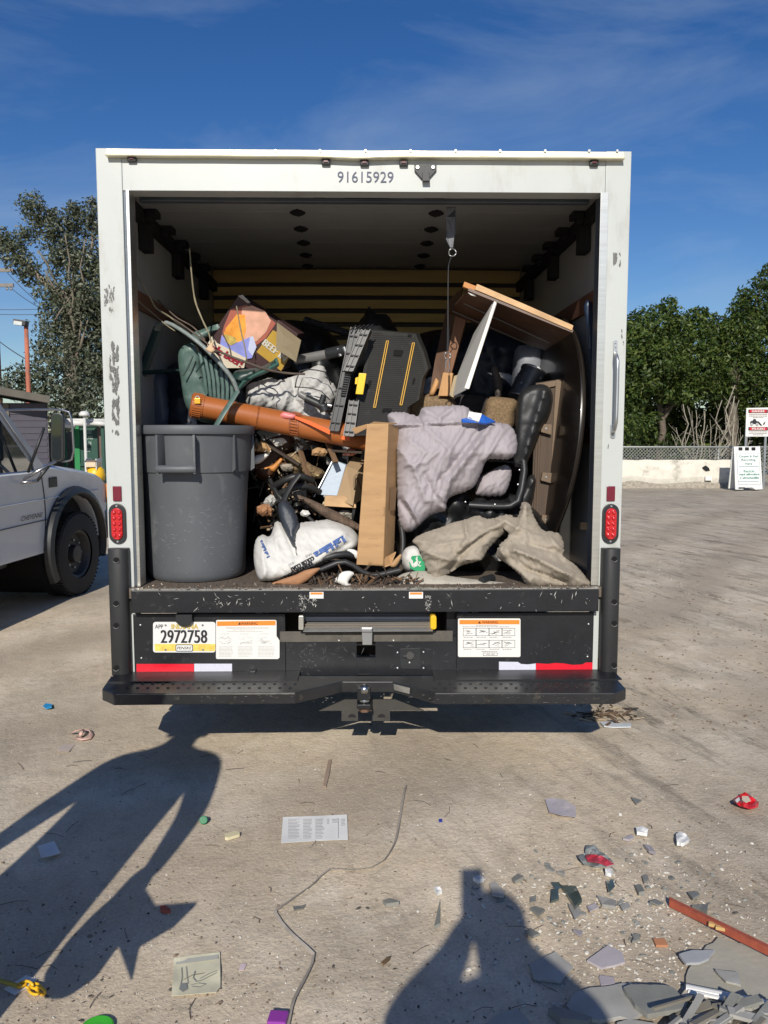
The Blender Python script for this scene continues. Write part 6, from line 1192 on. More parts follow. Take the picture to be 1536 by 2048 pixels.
MB().bb((x0, 17, .1), (x1 + .4, 21, z1)).build('body', DGP, ctn); MB().bb((x0 - .12, 16.97, .08), (x0 - .004, 21, z1 + .04)).build('door_edge', GRP, ctn, bevel=.01); MB().bb((x0, 16.96, z1 - .0), (x1 + .42, 21.02, z1 + .06)).build('top_rim', DGP, ctn)
MB().bb((x1 + .05, 16.95, .1), (x1 + .13, 16.998, z1)).build('rib', mat('rusty_rib', (.13, .09, .07), .7), ctn)
MB().bb((x0, 16.95, .9), (x1, 16.998, .96)).build('rib', DGP, ctn)
for s, v, w_ in (('2202', 864, 14), ('RECYCL', 875, 20), ('TARE', 887, 14), ('350', 900, 10)): text(MB(), s, 176, v, w_, 7, 17, 0, .012, 0, 2).build('lettering', mat('stencil_pale_green', (.45, .55, .48), .6, bump=0), ctn)
# pipes on a rack and small floodlit lamp
prk = thing('pipe_rack', (at(175, 846, 16.6).x, 16.6, 0), 'long white pipes lying on a rack above the green container', 'pipes')
PIW = mat('white_pipe', (.62, .62, .60), .5)
for (u0, v0, u1, v1, r) in ((125, 840, 215, 841, .035), (122, 846, 180, 847, .06), (180, 846, 215, 848, .05), (100, 849, 150, 852, .05)): MB().cyl(at(u0, v0, 16.6), at(u1, v1, 16.6), r, 10).build('pipe', PIW, prk, smooth=True)
for u in (128, 205): a = at(u, 848, 16.7); MB().bb((a.x - .03, 16.67, 0), (a.x + .03, 16.73, a.z)).build('leg', DGP, prk)
pl = thing('post_lamp', (at(169, 840, 16.4).x, 16.4, 0), 'small white capped vent post above the pipes', 'vent')
a = at(169, 838, 16.4); MB().cyl((a.x, a.y, 0), (a.x, a.y, a.z + .05), .03, 10).build('post', PIW, pl); MB().lathe([(.02, 0), (.10, .01), (.11, .05), (.07, .10), (.02, .11)], (a.x, a.y, a.z + .05), 14).build('cap', PIW, pl, smooth=True)
# yellow machine with beige hood
ym = thing('yellow_machine', (at(190, 955, 14).x, 14, 0), 'small yellow machine with a cream box on top behind the pickup hood', 'machine')
a = at(188, 928, 14); MB().box(a, (.19, .3, .10)).build('cream_box', mat('cream_paint', (.62, .52, .36), .5), ym, bevel=.01)
a2 = at(187, 922, 14); MB().box(a2, (.20, .3, .03)).build('dark_panel', mat('panel_brown', (.16, .12, .09), .6), ym)
for u in (177, 198): MB().box(at(u, 928, 14), (.015, .3, .19)).build('frame_bar', PIW, ym)
a3 = at(192, 950, 14); MB().lathe([(.05, 0), (.14, .02), (.16, .12), (.14, .22), (.08, .27)], (a3.x, 14, a3.z - .12), 16).build('tank', YEL, ym, smooth=True)
MB().bb((a3.x - .15, 13.9, 0), (a3.x + .15, 14.2, a3.z - .11)).build('base', DGP, ym)
for i, (u, v, s) in enumerate(((203, 962, .12), (198, 978, .14), (206, 985, .12))): MB().box(Vector((at(u, v, 13.5).x, 13.5 + .2 * i, .12 + .0)), (s * 1.4, .3, .24)).build('white_bin', PIW, bevel=.02, label=('white plastic bin on the yard behind the pickup bumper', 'second white bin partly hidden by the truck post', 'small white bin nearest the truck post')[i], cat='bin')
# flood light pole
fp = thing('flood_light', (at(54, 900, 20).x, 20, 0), 'flood light on a rust red pole in front of the trees', 'lamp post')
a = at(52, 648, 20); MB().tube([(a.x - .02, 20, 0), (a.x, 20, a.z)], [.07, .05], 10).build('pole', mat('rusty_red_paint', (.42, .13, .07), .7, var=.3, scale=6, stretch=(1, 1, .4), col2=(.20, .12, .10), mid=.55, soft=.1), fp, smooth=True)
h = MB().box(a + Vector((-.10, -.05, .02)), (.30, .22, .13), Matrix.Rotation(.15, 3, 'Y')).build('lamp_head', mat('lamp_dark', (.04, .04, .045), .5), fp, bevel=.02)
MB().box(a + Vector((-.13, -.165, .00)), (.20, .01, .09), Matrix.Rotation(.15, 3, 'Y')).build('glass', mat('lamp_glass', (.60, .62, .60), .2), h)
# utility pole crossarms
up_ = thing('utility_pole', (at(-14, 700, 38).x, 38, 0), 'wooden utility pole with two crossarms at the left edge', 'utility pole')
a = at(-14, 520, 38); MB().tube([(a.x, 38, 0), (a.x, 38, a.z)], [.16, .12], 10).build('pole', DWOOD, up_, smooth=True)
for v in (540, 570): MB().bb((a.x - .9, 37.8, at(0, v + 2, 38).z - .07), (at(30, v, 38).x, 37.9, at(0, v, 38).z + .04)).build('crossarm', mat('grey_arm', (.22, .20, .18), .8), up_)
for u in (14, 22): b_ = at(u, 572, 37.8); MB().lathe([(.02, -.2), (.07, -.15), (.05, -.1), (.07, -.05), (.03, 0)], b_, 8).build('insulator', STEEL, up_)
wire('dark power line sloping from the crossarm down to the tree', at(14, 545, 38), at(120, 640, 30), .014, .1); wire('second dark power line sloping below the crossarm', at(22, 576, 38), at(110, 630, 30), .014, .1)
wire('low dark power line left of the flood light', at(-10, 676, 34), at(100, 742, 26), .018, .1)
wire('level power line in the sky left of the tree, upper one', at(-40, 618, 60), at(130, 615, 60), .02, .1); wire('level power line in the sky left of the tree, lower one', at(-40, 627, 60), at(130, 626, 60), .02, .1)
# ---------------------------------------------------------------- pickup
PH = math.radians(-5.5)          # heading, turned right of +Y
PO = Vector((-2.86, 7.75, 0))    # near side, front axle
PR = Matrix.Rotation(PH, 3, 'Z')
def pp(x, y, z): return PO + PR @ Vector((x, y, z))     # x to the right (0 = near side skin), y forward
pk = thing('pickup_truck', pp(-1, -1.5, 0), 'white pickup truck with black fender flare and big tow mirror parked at the left edge', 'pickup truck')
PW_ = mat('dusty_white_car_paint', (.64, .66, .68), .32, var=.06, scale=2, bump=.0, coat=.5, col2=(.52, .52, .52), mid=.55, soft=.25, cs=3)
GLS = mat('tinted_glass', (.012, .022, .028), .05, var=.05, bump=0, spec=1.0, coat=1)
# body side profile (y, z) from front bumper back
def bodyslab(prof, x0, x1, name, m, tuck=.0, parent=pk, bev=.02):
    a = [pp(x0, y, z) for y, z in prof]; mb = MB(); n = len(a); mb.prism(a, PR @ Vector((x1 - x0, 0, 0))); return mb.build(name, m, parent, bevel=bev)
def shell(profs, name, m, parent=pk):
    """profs: list of (x, [(y,z)...]) sections with equal counts, from near side to far side"""
    mb = MB(); k = len(profs[0][1])
    for x, pr_ in profs: mb.v += [pp(x, y, z) for y, z in pr_]
    for i in range(len(profs) - 1):
        for j in range(k): mb.f.append([i * k + j, i * k + (j + 1) % k, (i + 1) * k + (j + 1) % k, (i + 1) * k + j])
    mb.f.append(list(range(k))); mb.f.append([(len(profs) - 1) * k + j for j in range(k)][::-1]); o = mb.build(name, m, parent); return smoothby(o, 28)
def arch(cy, cz, r, n=12): return [(cy + r * math.cos(a), cz + r * math.sin(a)) for a in np.linspace(math.pi * 1.0, 0, n)]
R_ = .56
low = [(-3.4, .50), (-.60, .50)] + [(-.56, .58)] + arch(0, .50, .49, 12) + [(.60, .52), (.68, .60)]
up = [(.74, .85), (.72, 1.04), (.60, 1.11), (.2, 1.18), (-.45, 1.25), (-.55, 1.22), (-3.4, 1.21)]
fullp = low + up
def inset(p, d, dz): return [(y - (d if y > .3 else 0), z - (dz if z > 1.0 else 0)) for y, z in p]
shell([(-.00 - .05, inset(fullp, .03, .04)), (.0, fullp), (-.0, fullp)][:2] if False else [(-.0, [(y, z) for y, z in fullp]), (-.06, [(y + (.01 if y > .5 else 0), z + (.035 if z > 1.0 else 0)) for y, z in fullp]), (-.30, [(y + (.03 if y > .5 else 0), z + (.07 if z > 1.0 else 0)) for y, z in fullp]), (-1.65, [(y + (.03 if y > .5 else 0), z + (.07 if z > 1.0 else 0)) for y, z in fullp]), (-1.90, [(y + (.01 if y > .5 else 0), z + (.035 if z > 1.0 else 0)) for y, z in fullp]), (-1.96, fullp)], 'body', PW_)
# crease, door gap, moulding
MB().tube([pp(.004, y, .985 + .012 * y) for y in np.linspace(-3.3, .55, 12)], .010, 6, .6).build('body_crease', PW_, pk, smooth=True)
MB().tube([pp(.003, -.62 + .06 * math.sin(t * 3), 1.26 - t * .74) for t in np.linspace(0, 1, 12)], .004, 5).build('door_gap', BLKD, pk)
MB().tube([pp(.004, y, .80 + .012 * y) for y in np.linspace(-3.3, -.50, 10)], .009, 6, .5).build('side_moulding', mat('grey_moulding', (.16, .16, .17), .5), pk, smooth=True)
def sidetext(s, y, z, w_, h, m, slant=0):
    vs, fs = glyphs(s); mb = MB(); mb.add([pp(.009, y + a * w_ + slant * b * h, z + b * h) for a, b in vs], fs); mb.build('badge', m, pk)
sidetext('CHEYENNE', -.80, .845, .36, .042, BLKP, .5)
sidetext('3500', -.40, 1.16, .13, .03, BLKP); MB().box(pp(.004, -.40, 1.12), (.006, .15, .09), PR).build('badge_plate', BLKP, pk, bevel=.002)
# flare
fl = MB(); n = 22; sec = []
for i in range(n):
    a = math.pi * (1.18 - 1.30 * i / (n - 1)); 
    for (rr_, x) in ((.53, -.02), (.535, .055), (.555, .07), (.605, .055), (.625, .005), (.58, -.02)):
        sec.append(pp(x, rr_ * math.cos(a) * .99, .50 + rr_ * math.sin(a) * .90))
fl.v = sec
for i in range(n - 1):
    for j in range(6): fl.f.append([i * 6 + j, i * 6 + (j + 1) % 6, (i + 1) * 6 + (j + 1) % 6, (i + 1) * 6 + j])
smoothby(fl.build('fender_flare', BLKP, pk), 50)
# wheel well and wheels
MB().cyl(pp(-.12, 0, .52), pp(-.7, 0, .52), .50, 20).build('wheel_well', BLKD, pk)
DR = mat('dark_steel_rim', (.05, .05, .052), .5, .3)
def wheel_at(c, out):
    t = wheel((0, 0, 0), .405, .24, DR, None, out) if False else None
    ch0 = set(bpy.data.objects); WL_t = thing('tmp', (0, 0, 0), 'x', 'x'); w_ = wheel((0, 0, 0), .405, .24, DR, WL_t, out); w_.parent = pk; w_.location = Vector(c) - WL[pk]; w_.rotation_euler = (0, 0, PH - math.radians(3)); bpy.data.objects.remove(WL_t)
    return w_
wheel_at(pp(-.07, 0, .403), 1); wheel_at(pp(-1.89, 0, .403), -1); wheel_at(pp(-.07, -3.3, .403), 1); wheel_at(pp(-1.89, -3.3, .403), -1)
MB().bb(pp(-1.6, -3.0, .45), pp(-.4, .5, .60)).build('frame', BLKD, pk)
MB().bb(pp(-1.86, -3.1, .30), pp(-1.70, -.6, .50)).build('far_sill', BLKD, pk)
MB().cyl(pp(-.35, -3, .42), pp(-.4, -.6, .40), .05, 8).build('exhaust', STEEL, pk)
# cab greenhouse
gh = [(-.42, 1.22), (-1.15, 1.80), (-1.50, 1.86), (-2.95, 1.86), (-3.10, 1.78), (-3.25, 1.28)]
shell([(-.05, gh), (-.22, [(y - (.05 if z > 1.4 else 0), z + (.02 if z > 1.7 else 0)) for y, z in gh]), (-1.74, [(y - (.05 if z > 1.4 else 0), z + (.02 if z > 1.7 else 0)) for y, z in gh]), (-1.91, gh)], 'cab', PW_)
MB().prism([pp(-.044, y, z) for y, z in ((-.62, 1.225), (-.74, 1.33), (-1.24, 1.74), (-2.15, 1.76), (-2.15, 1.225))], PR @ Vector((.006, 0, 0))).build('side_window', GLS, pk)
MB().prism([pp(-.044, y, z) for y, z in ((-2.25, 1.30), (-2.25, 1.76), (-2.95, 1.76), (-3.05, 1.30))], PR @ Vector((.006, 0, 0))).build('side_window', GLS, pk)
wb_ = [pp(-.25, -.48, 1.30), pp(-1.71, -.48, 1.30), pp(-1.62, -1.06, 1.76), pp(-.34, -1.06, 1.76)]; MB().prism([p + PR @ Vector((0, .03, .02)) for p in wb_], PR @ Vector((0, .008, .006))).build('windscreen', GLS, pk)
MB().prism([pp(-.036, y, z) for y, z in ((-.46, 1.225), (-.48, 1.26), (-1.18, 1.82), (-1.24, 1.81), (-.70, 1.36), (-.66, 1.225))], PR @ Vector((.008, 0, 0))).build('window_pillar', PW_, pk)
# front bumper and grille
smoothby(MB().prism([pp(.02, y, z) for y, z in ((.70, .46), (.90, .48), (.93, .56), (.93, .70), (.86, .76), (.70, .76))], PR @ Vector((-2.0, 0, 0))).build('front_bumper', mat('dull_chrome', (.35, .35, .35), .3, .9), pk, bevel=.02), 40)
MB().bb(pp(-1.7, .70, .80), pp(-.25, .79, 1.08)).build('grille', BLKP, pk)
for x in (-.17, -1.80): MB().box(pp(x, .755, .95), (.26, .06, .18), PR).build('headlight', mat('lamp_lens', (.5, .5, .5), .1), pk, bevel=.01)
MB().tube([pp(.012, .74, .84), pp(.012, .745, 1.04)], .02, 6).build('corner_marker', mat('amber_lens', (.6, .2, .02), .2), pk)
# tow mirror
MY = 6.95
mir = MB().prism([at(u, v, MY) for u, v in rrect(101, 826, 126, 924, 9)], (0, .05, 0)).build('tow_mirror', BLKP, pk, bevel=.008)
MB().prism([at(u, v, MY - .004) for u, v in rrect(104, 829, 122, 920, 7)], (0, .003, 0)).build('mirror_glass', mat('mirror_glass', (.13, .17, .20), .03, 1.0, var=0, bump=0), mir)
CHR = mat('mirror_chrome', (.45, .45, .46), .25, .9)
MB().tube(path([(0, 821, MY - .3), (60, 819, MY - .1), (126, 820, MY + .03), (138, 824, MY + .03), (143, 838, MY + .03), (146, 880, MY + .03), (147, 905, MY + .03), (143, 919, MY + .03), (134, 923, MY + .03), (118, 922, MY + .03)], 0), .010, 8).build('mirror_bracket', CHR, mir, smooth=True)
MB().tube([at(88, 856, MY - .05), at(56, 945, MY - .05)], .013, 8).build('mirror_stay', BLKP, mir, smooth=True)
for q in (((112, 922, MY), (44, 960, MY - .1)), ((104, 924, MY), (74, 962, MY - .1)), ((74, 962, MY - .1), (32, 966, MY - .15))): MB().tube([at(*q[0]), at(*q[1])], .014, 8).build('mirror_arm', BLKP if q[0][0] == 104 else CHR, mir, smooth=True)
# ---------------------------------------------------------------- litter on the ground
def gh_(x, y):
    k = max(0, 1 - max(abs(x) / 12, abs(y - 2) / 14)); return k * .015 * noise.fractal(Vector((x * .9, y * .9, 0)), 1, 2, 5)
def G(u, v, h=0.0):
    p = gp(u, v, 0); p = gp(u, v, gh_(p.x, p.y) + h); return p
def flat(name, poly, m, lb=None, cat=None, th=.003, lift=.003, curl=0.0, parent=None, grp=None, bump_=0.0, seed=0, step=None, jag=0.0, tilt=None):
    if jag:
        r = random.Random(seed); o = []
        for i in range(len(poly)):
            a, b = poly[i], poly[(i + 1) % len(poly)]; o.append(a); L_ = math.dist(a, b)
            for k in range(1, max(1, int(L_ / 9))): t = k / max(1, int(L_ / 9)); o.append((a[0] + (b[0] - a[0]) * t + r.uniform(-jag, jag), a[1] + (b[1] - a[1]) * t + r.uniform(-jag, jag) * .6))
        poly = o
    pl = smp(poly, step or 9, straight=True); us = [p[0] for p in pl]; vs_ = [p[1] for p in pl]; st = step or 9
    Gd = []; v = min(vs_)
    while v < max(vs_):
        u = min(us)
        while u < max(us): Gd.append((u, v)); u += st
        v += st * .7
    Gd = np.array(Gd) if Gd else np.zeros((0, 2)); 
    if len(Gd): Gd = Gd[inside(Gd, pl)]
    if len(Gd): Gd = Gd[pdist(Gd, pl) > st * .4]
    V, E, Fc, *_ = geometry.delaunay_2d_cdt([Vector(p) for p in pl] + [Vector(p) for p in (Gd.tolist() if len(Gd) else [])], [], [list(range(len(pl)))], 1, 1e-5)
    P = np.array([tuple(q) for q in V]); d = pdist(P, pl); mxd = max(d.max(), 1)
    top = []; bot = []
    u0, v0 = P.mean(0)
    for i, (a, b) in enumerate(P):
        z = curl * (1 - d[i] / mxd) ** 2 * (.5 + noise.noise(Vector((a * .03, b * .03, seed)))) + (bump_ * noise.fractal(Vector((a * .06, b * .08, seed)), 1, 2, 3) + bump_ * .6 if bump_ else 0)
        if tilt: z += max(0, (a - u0) * tilt[0] + (b - v0) * tilt[1] + tilt[2])
        g = G(a, b); q = gp(a, b, g.z + lift + th + max(0, z)); top.append(q); bot.append(q - Vector((0, 0, th)))
    n = len(P); fs = [list(f) for f in Fc]; ec = set()
    for f in fs:
        for a, b in zip(f, f[1:] + f[:1]): ec.add((a, b))
    mb = MB(); mb.v = top + bot; mb.f = fs + [[i + n for i in f[::-1]] for f in fs] + [[b, a, a + n, b + n] for (a, b) in ec if (b, a) not in ec]
    o = mb.build(name, m, parent, label=lb, cat=cat, group=grp)
    if curl or bump_: smoothby(o, 50)
    return o
def gprint(par, polys, m, lift=.0085, nm='print'):
    mb = MB()
    for p in polys: mb.add([G(u, v, lift) for u, v in p], [list(range(len(p)))])
    return mb.build(nm, m, par, kind='stuff')
PAP = mat('white_paper', (.72, .72, .70), .8, var=.04, scale=30, bump=.05); PAPY = mat('aged_paper', (.60, .57, .42), .85, var=.12, scale=14, bump=.1)
d1_ = flat('paper_sheet', [(566, 1634), (630, 1632), (694, 1629), (696, 1679), (640, 1681), (562, 1686)], PAP, 'white printed document lying flat on the dirt in front of the truck hitch', 'paper', th=.001, curl=.006)
rr = random.Random(8); ps = []
for (u0, u1, dens_) in ((576, 600, 14), (606, 624, 14), (630, 648, 14), (654, 658, 4), (664, 676, 3), (682, 692, 5)):
    for k in range(dens_): v = 1638 + k * 2.9; e = u1 - rr.uniform(0, (u1 - u0) * .3); ps.append([(u0, v), (e, v - .4), (e, v + .7), (u0, v + 1.1)])
ps.append([(676, 1636), (677, 1636), (677, 1676), (676, 1676)]); gprint(d1_, ps, mat('faint_print', (.42, .42, .44), .8, bump=0))
d2_ = flat('paper_sheet', [(348, 1916), (385, 1910), (440, 1904), (441, 1974), (432, 1984), (343, 1992)], PAPY, 'yellowed page with a grey pencil drawing lying at the bottom of the yard', 'paper', th=.001, curl=.008)
def stroke(pts, w_): 
    o = []
    for (a, b), (c, d) in zip(pts, pts[1:]):
        L_ = math.hypot(c - a, d - b) or 1; nx, ny = -(d - b) / L_ * w_, (c - a) / L_ * w_; o.append([(a + nx, b + ny), (c + nx, d + ny), (c - nx, d - ny), (a - nx, b - ny)])
    return o
gprint(d2_, stroke([(363, 1935), (364, 1955), (361, 1970), (366, 1982)], .6) + stroke([(372, 1933), (374, 1955), (376, 1968)], .6) + stroke([(390, 1942), (386, 1955), (392, 1963), (402, 1961), (420, 1952), (436, 1944)], .7) + stroke([(400, 1957), (418, 1947), (436, 1940)], .6) + stroke([(382, 1970), (396, 1966), (412, 1968), (400, 1974), (384, 1973)], .5) + [[(361, 1967), (373, 1966), (376, 1978), (366, 1984), (358, 1978)]], mat('pencil_grey', (.20, .21, .20), .8, bump=0))
gprint(d2_, [[(352, 1920), (436, 1909), (436, 1918), (352, 1929)]], mat('faded_wash', (.45, .45, .40), .8, bump=0), .0075)
flat('paper_sheet', [(75, 1692), (108, 1682), (121, 1706), (101, 1712), (82, 1715)], PAP, 'crumpled white paper half in the long shadow at the left', 'paper', th=.001, curl=.02, bump_=.008)
flat('paper_scrap', [(118, 1495), (128, 1488), (150, 1489), (138, 1503), (115, 1502)], mat('pinkish_paper', (.55, .46, .40), .8), 'pinkish torn paper left of the bumper shadow', 'paper', th=.001, curl=.006)
sd_ = thing('sandal_strap', G(165, 1470), 'torn pale pink sandal strap curled on the dirt at the left', 'sandal strap')
PKL = mat('pale_pink_leather', (.55, .36, .30), .6)
mb = MB(); mb.tube([G(144 + 0, 1466, .01), G(152, 1462, .03), G(165, 1459, .025), G(180, 1461, .012), G(184, 1468, .01), G(178, 1476, .012), G(165, 1479, .01), G(152, 1475, .008)], .012, 6, .35); mb.build('strap', PKL, sd_, smooth=True)
mb = MB(); mb.tube([G(160, 1473, .012), G(162, 1466, .03), G(166, 1460, .03)], .010, 6, .4); mb.build('loop', PKL, sd_, smooth=True)
flat('blue_scrap', [(86, 1411), (92, 1406), (104, 1408), (103, 1414), (92, 1417)], mat('sky_blue_plastic', (.03, .30, .62), .4), 'small bright blue crumpled plastic scrap far left of the bumper', 'scrap', bump_=.015, th=.004)
cp_ = MB().cyl(G(407, 1640, .0), G(407, 1640, .022), .0165, 16).build('bottle_cap', mat('green_cap', (.01, .16, .06), .35), bevel=.003, label='dark green bottle cap at the right edge of the long shadow', cat='bottle cap')
flat('foam_chip', [(449, 1667), (472, 1661), (480, 1664), (479, 1668), (456, 1675), (450, 1674)], mat('cream_foam', (.62, .56, .36), .8), 'cream coloured stick shaped chip right of the green cap', 'chip', th=.012)
flat('brick_chip', [(320, 1811), (330, 1810), (341, 1818), (339, 1822), (322, 1820)], mat('brick_red', (.42, .10, .06), .85), 'red and white tile chip lying beside the arm shadow', 'chip', th=.010)
flat('pink_card', [(479, 1932), (484, 1926), (493, 1928), (488, 1940), (478, 1941)], mat('pale_pink_card', (.62, .50, .52), .7), 'tiny pale pink card right of the drawn page', 'card', th=.001)
c = G(194, 2062); mb = MB(); mb.lathe([(.040, 0), (.042, .003), (.042, .010), (.038, .012), (.02, .009)], (c.x, c.y, c.z + .002), 32, None); mb.build('lid', mat('bright_green_plastic', (.05, .42, .03), .4), smooth=False, label='bright green round plastic lid cut by the bottom edge of the photo', cat='lid')
pu = G(556, 2048); MB().box((pu.x, pu.y, pu.z + .012), (.050, .045, .022), Matrix.Rotation(-.1, 3, 'Z')).build('purple_case', mat('purple_plastic', (.26, .04, .32), .4), bevel=.004, label='small purple plastic case at the bottom edge under the long strap', cat='case')
pa_ = flat('price_tag', [(8, 1978), (52, 1950), (74, 1958), (68, 1966), (30, 1990)], PAP, 'white card under the yellow plastic chain at the left edge', 'card', th=.001)
yc = thing('yellow_chain', G(60, 1975), 'yellow plastic chain piece at the bottom left edge', 'chain')
for i, (a, b) in enumerate((((34, 1972), (52, 1966)), ((46, 1966), (66, 1972)), ((62, 1968), (80, 1976)), ((72, 1976), (90, 1986)), ((60, 1976), (76, 1988)))):
    c0, c1 = G(*a, .010), G(*b, .012); d_ = (c1 - c0); n_ = Vector((-d_.y, d_.x, .3 if i % 2 else 0)).normalized() * .009; pts = [c0 + d_ * (.5 - .5 * math.cos(t)) + n_ * math.sin(t) for t in np.linspace(0, 2 * math.pi, 15)]; MB().tube(pts, .0038, 6).build('link', YEL, yc, smooth=True)
MB().tube([G(-10, 1958, .01), G(15, 1966, .02), G(36, 1972, .012)], .006, 6).build('link', mat('dull_yellow', (.35, .28, .03), .5), yc)
# long strap
spx = [(812, 1573), (807, 1592), (799, 1640), (790, 1685), (768, 1722), (745, 1735), (705, 1740), (660, 1738), (640, 1754), (628, 1768), (590, 1795), (551, 1822), (551, 1828), (562, 1846), (585, 1872), (612, 1896), (627, 1911), (624, 1930), (606, 1966), (588, 2000), (582, 2020), (576, 2052)]
q = crom([G(u, v, .006) for u, v in spx], .03); mb = MB(); n = len(q)
for i, p in enumerate(q):
    t = (q[min(i + 1, n - 1)] - q[max(i - 1, 0)]).normalized(); s = Vector((-t.y, t.x, 0)); w_ = .0042 + .0035 * abs(noise.noise(p * 5)); up_v = Vector((0, 0, .008 * (.5 + noise.noise(p * 4 + Vector((3, 0, 0)))))); mb.v += [p - s * w_, p + s * w_ + up_v, p + s * w_ + up_v + Vector((0, 0, .0012)), p - s * w_ + Vector((0, 0, .0012))]
for i in range(n - 1):
    for j in range(4): mb.f.append([i * 4 + j, i * 4 + (j + 1) % 4, (i + 1) * 4 + (j + 1) % 4, (i + 1) * 4 + j])
mb.f += [[0, 1, 2, 3], [4 * n - 1, 4 * n - 2, 4 * n - 3, 4 * n - 4]]
mb.build('packing_strap', mat('dusty_strap', (.36, .32, .27), .6, var=.3, scale=12), label='long kinked grey packing strap winding down the middle of the dirt', cat='strap')
# splinter, lilac sheet, wrappers
flat('wood_splinter', [(657, 1519), (663, 1518), (659, 1545), (652, 1573), (646, 1572), (650, 1548)], mat('faded_stick', (.34, .25, .19), .9), 'narrow wood splinter standing out above the white document', 'splinter', th=.006)
flat('plastic_sheet', [(1090, 1598), (1105, 1596), (1128, 1599), (1151, 1612), (1152, 1634), (1125, 1631), (1098, 1624)], mat('lilac_film', (.46, .42, .44), .45, var=.15), 'pale lilac crumpled film right of centre on the dirt', 'film', th=.001, curl=.012, bump_=.006, seed=3)
wr_ = flat('snack_wrapper', [(1466, 1600), (1478, 1590), (1490, 1584), (1500, 1590), (1518, 1604), (1516, 1613), (1500, 1616), (1480, 1611)], mat('red_foil', (.65, .02, .03), .3), 'crumpled red snack wrapper at the right edge of the yard', 'wrapper', th=.004, bump_=.03, seed=5, step=5)
gprint(wr_, [[(1484, 1592), (1496, 1592), (1502, 1602), (1492, 1606), (1484, 1600)]], mat('wrapper_cream', (.75, .62, .45), .5, bump=0), .045); gprint(wr_, [[(1470, 1600), (1478, 1594), (1480, 1600), (1474, 1606)]], STWH, .04)
flat('crushed_wrapper', [(1155, 1710), (1170, 1706), (1172, 1690), (1190, 1690), (1200, 1702), (1216, 1712), (1230, 1728), (1216, 1732), (1190, 1732), (1168, 1728)], mat('grey_film', (.22, .24, .24), .5, var=.3), 'grey and red crushed wrapper above the broken glass', 'wrapper', th=.004, bump_=.02, seed=6, step=5)
w2 = flat('crushed_wrapper', [(1170, 1712), (1176, 1708), (1190, 1709), (1205, 1712), (1228, 1727), (1214, 1731), (1196, 1724), (1176, 1722)], mat('faded_red_film', (.48, .05, .08), .5, var=.3), 'torn faded red label with white marks above the broken glass', 'wrapper', th=.003, bump_=.02, seed=7, lift=.020, step=5)
for lb, pol in (('smooth white lump on the dirt, lower left of the red wrapper', [(1272, 1654), (1286, 1652), (1297, 1658), (1294, 1666), (1274, 1663)]), ('ragged white crumpled tissue below the red wrapper', [(1352, 1668), (1360, 1662), (1372, 1668), (1379, 1678), (1366, 1686), (1354, 1684)]), ('small white plaster lump under the torn red label', [(1210, 1736), (1220, 1735), (1226, 1741), (1222, 1747), (1211, 1744)]), ('white lump left of the head shaped shadow', [(868, 1774), (880, 1773), (884, 1780), (874, 1784)]), ('white plaster lump beside the upper shadow knob', [(946, 1754), (962, 1750), (968, 1756), (956, 1760)])):
    flat('white_lump', pol, PAP, lb, 'white lump', th=.014, bump_=.012, step=4, grp='white lumps on the dirt')
# slate and glass shards
SLT = mat('grey_slate', (.36, .35, .32), .55, var=.2, scale=8, bump=.2, bs=30, col2=(.38, .38, .36), mid=.55, soft=.2); SLD = mat('dark_slate', (.23, .23, .205), .5, var=.25, scale=8, bump=.2, bs=30, col2=(.22, .225, .21), mid=.55, soft=.2); GLD = mat('dark_green_glass', (.075, .10, .09), .15, var=.3, spec=.8); LIL = mat('lilac_slate', (.42, .385, .40), .6, var=.15, bump=.1)
SL = [('large smooth grey slate slab at the bottom right edge of the photo', [(1132, 2010), (1150, 1985), (1180, 1975), (1215, 1972), (1245, 1966), (1275, 1968), (1290, 2020), (1262, 2040), (1240, 2032), (1200, 2040), (1160, 2036)], SLT, .012, .004), ('darker slate slab overlapping the large one', [(1247, 1974), (1262, 1968), (1330, 1970), (1348, 1975), (1376, 2006), (1370, 2016), (1295, 2028), (1270, 2008)], SLD, .014, .018),
      ('grey slate piece crossed by the edge of the photographer shadow', [(1058, 1928), (1110, 1903), (1146, 1932), (1122, 1962), (1068, 1956)], SLT, .008, .004), ('pale lilac slate piece right of the photographer shadow', [(1174, 1920), (1216, 1890), (1244, 1904), (1250, 1924), (1204, 1936)], LIL, .007, .004), ('bluish pointed slate piece on the cracked concrete edge', [(1358, 1908), (1385, 1900), (1430, 1900), (1418, 1916), (1400, 1924), (1372, 1926)], mat('bluish_slate', (.36, .37, .38), .5), .008, .016),
      ('small triangular slate piece lying on the concrete', [(1430, 1938), (1476, 1944), (1482, 1970), (1452, 1962)], SLT, .006, .018), ('dark slate corner in the photographer shadow at the bottom', [(970, 2048), (1000, 2026), (1034, 2015), (1058, 2040), (1050, 2060), (975, 2062)], SLT, .012, .004), ('narrow dark slate strip left of the big slab', [(1096, 2016), (1110, 2012), (1150, 2022), (1184, 2034), (1176, 2042), (1120, 2036)], SLD, .02, .004), ('small slate piece at the very bottom right of the slabs', [(1235, 2044), (1255, 2038), (1310, 2046), (1330, 2060), (1230, 2060)], SLT, .012, .004)]
for i, (lb, pol, m, th, lf) in enumerate(SL): flat('slate_slab', pol, m, lb, 'slate', th=th, lift=lf, jag=1.2, seed=i, grp='slate pieces at the lower right', tilt=(0, 0, 0))
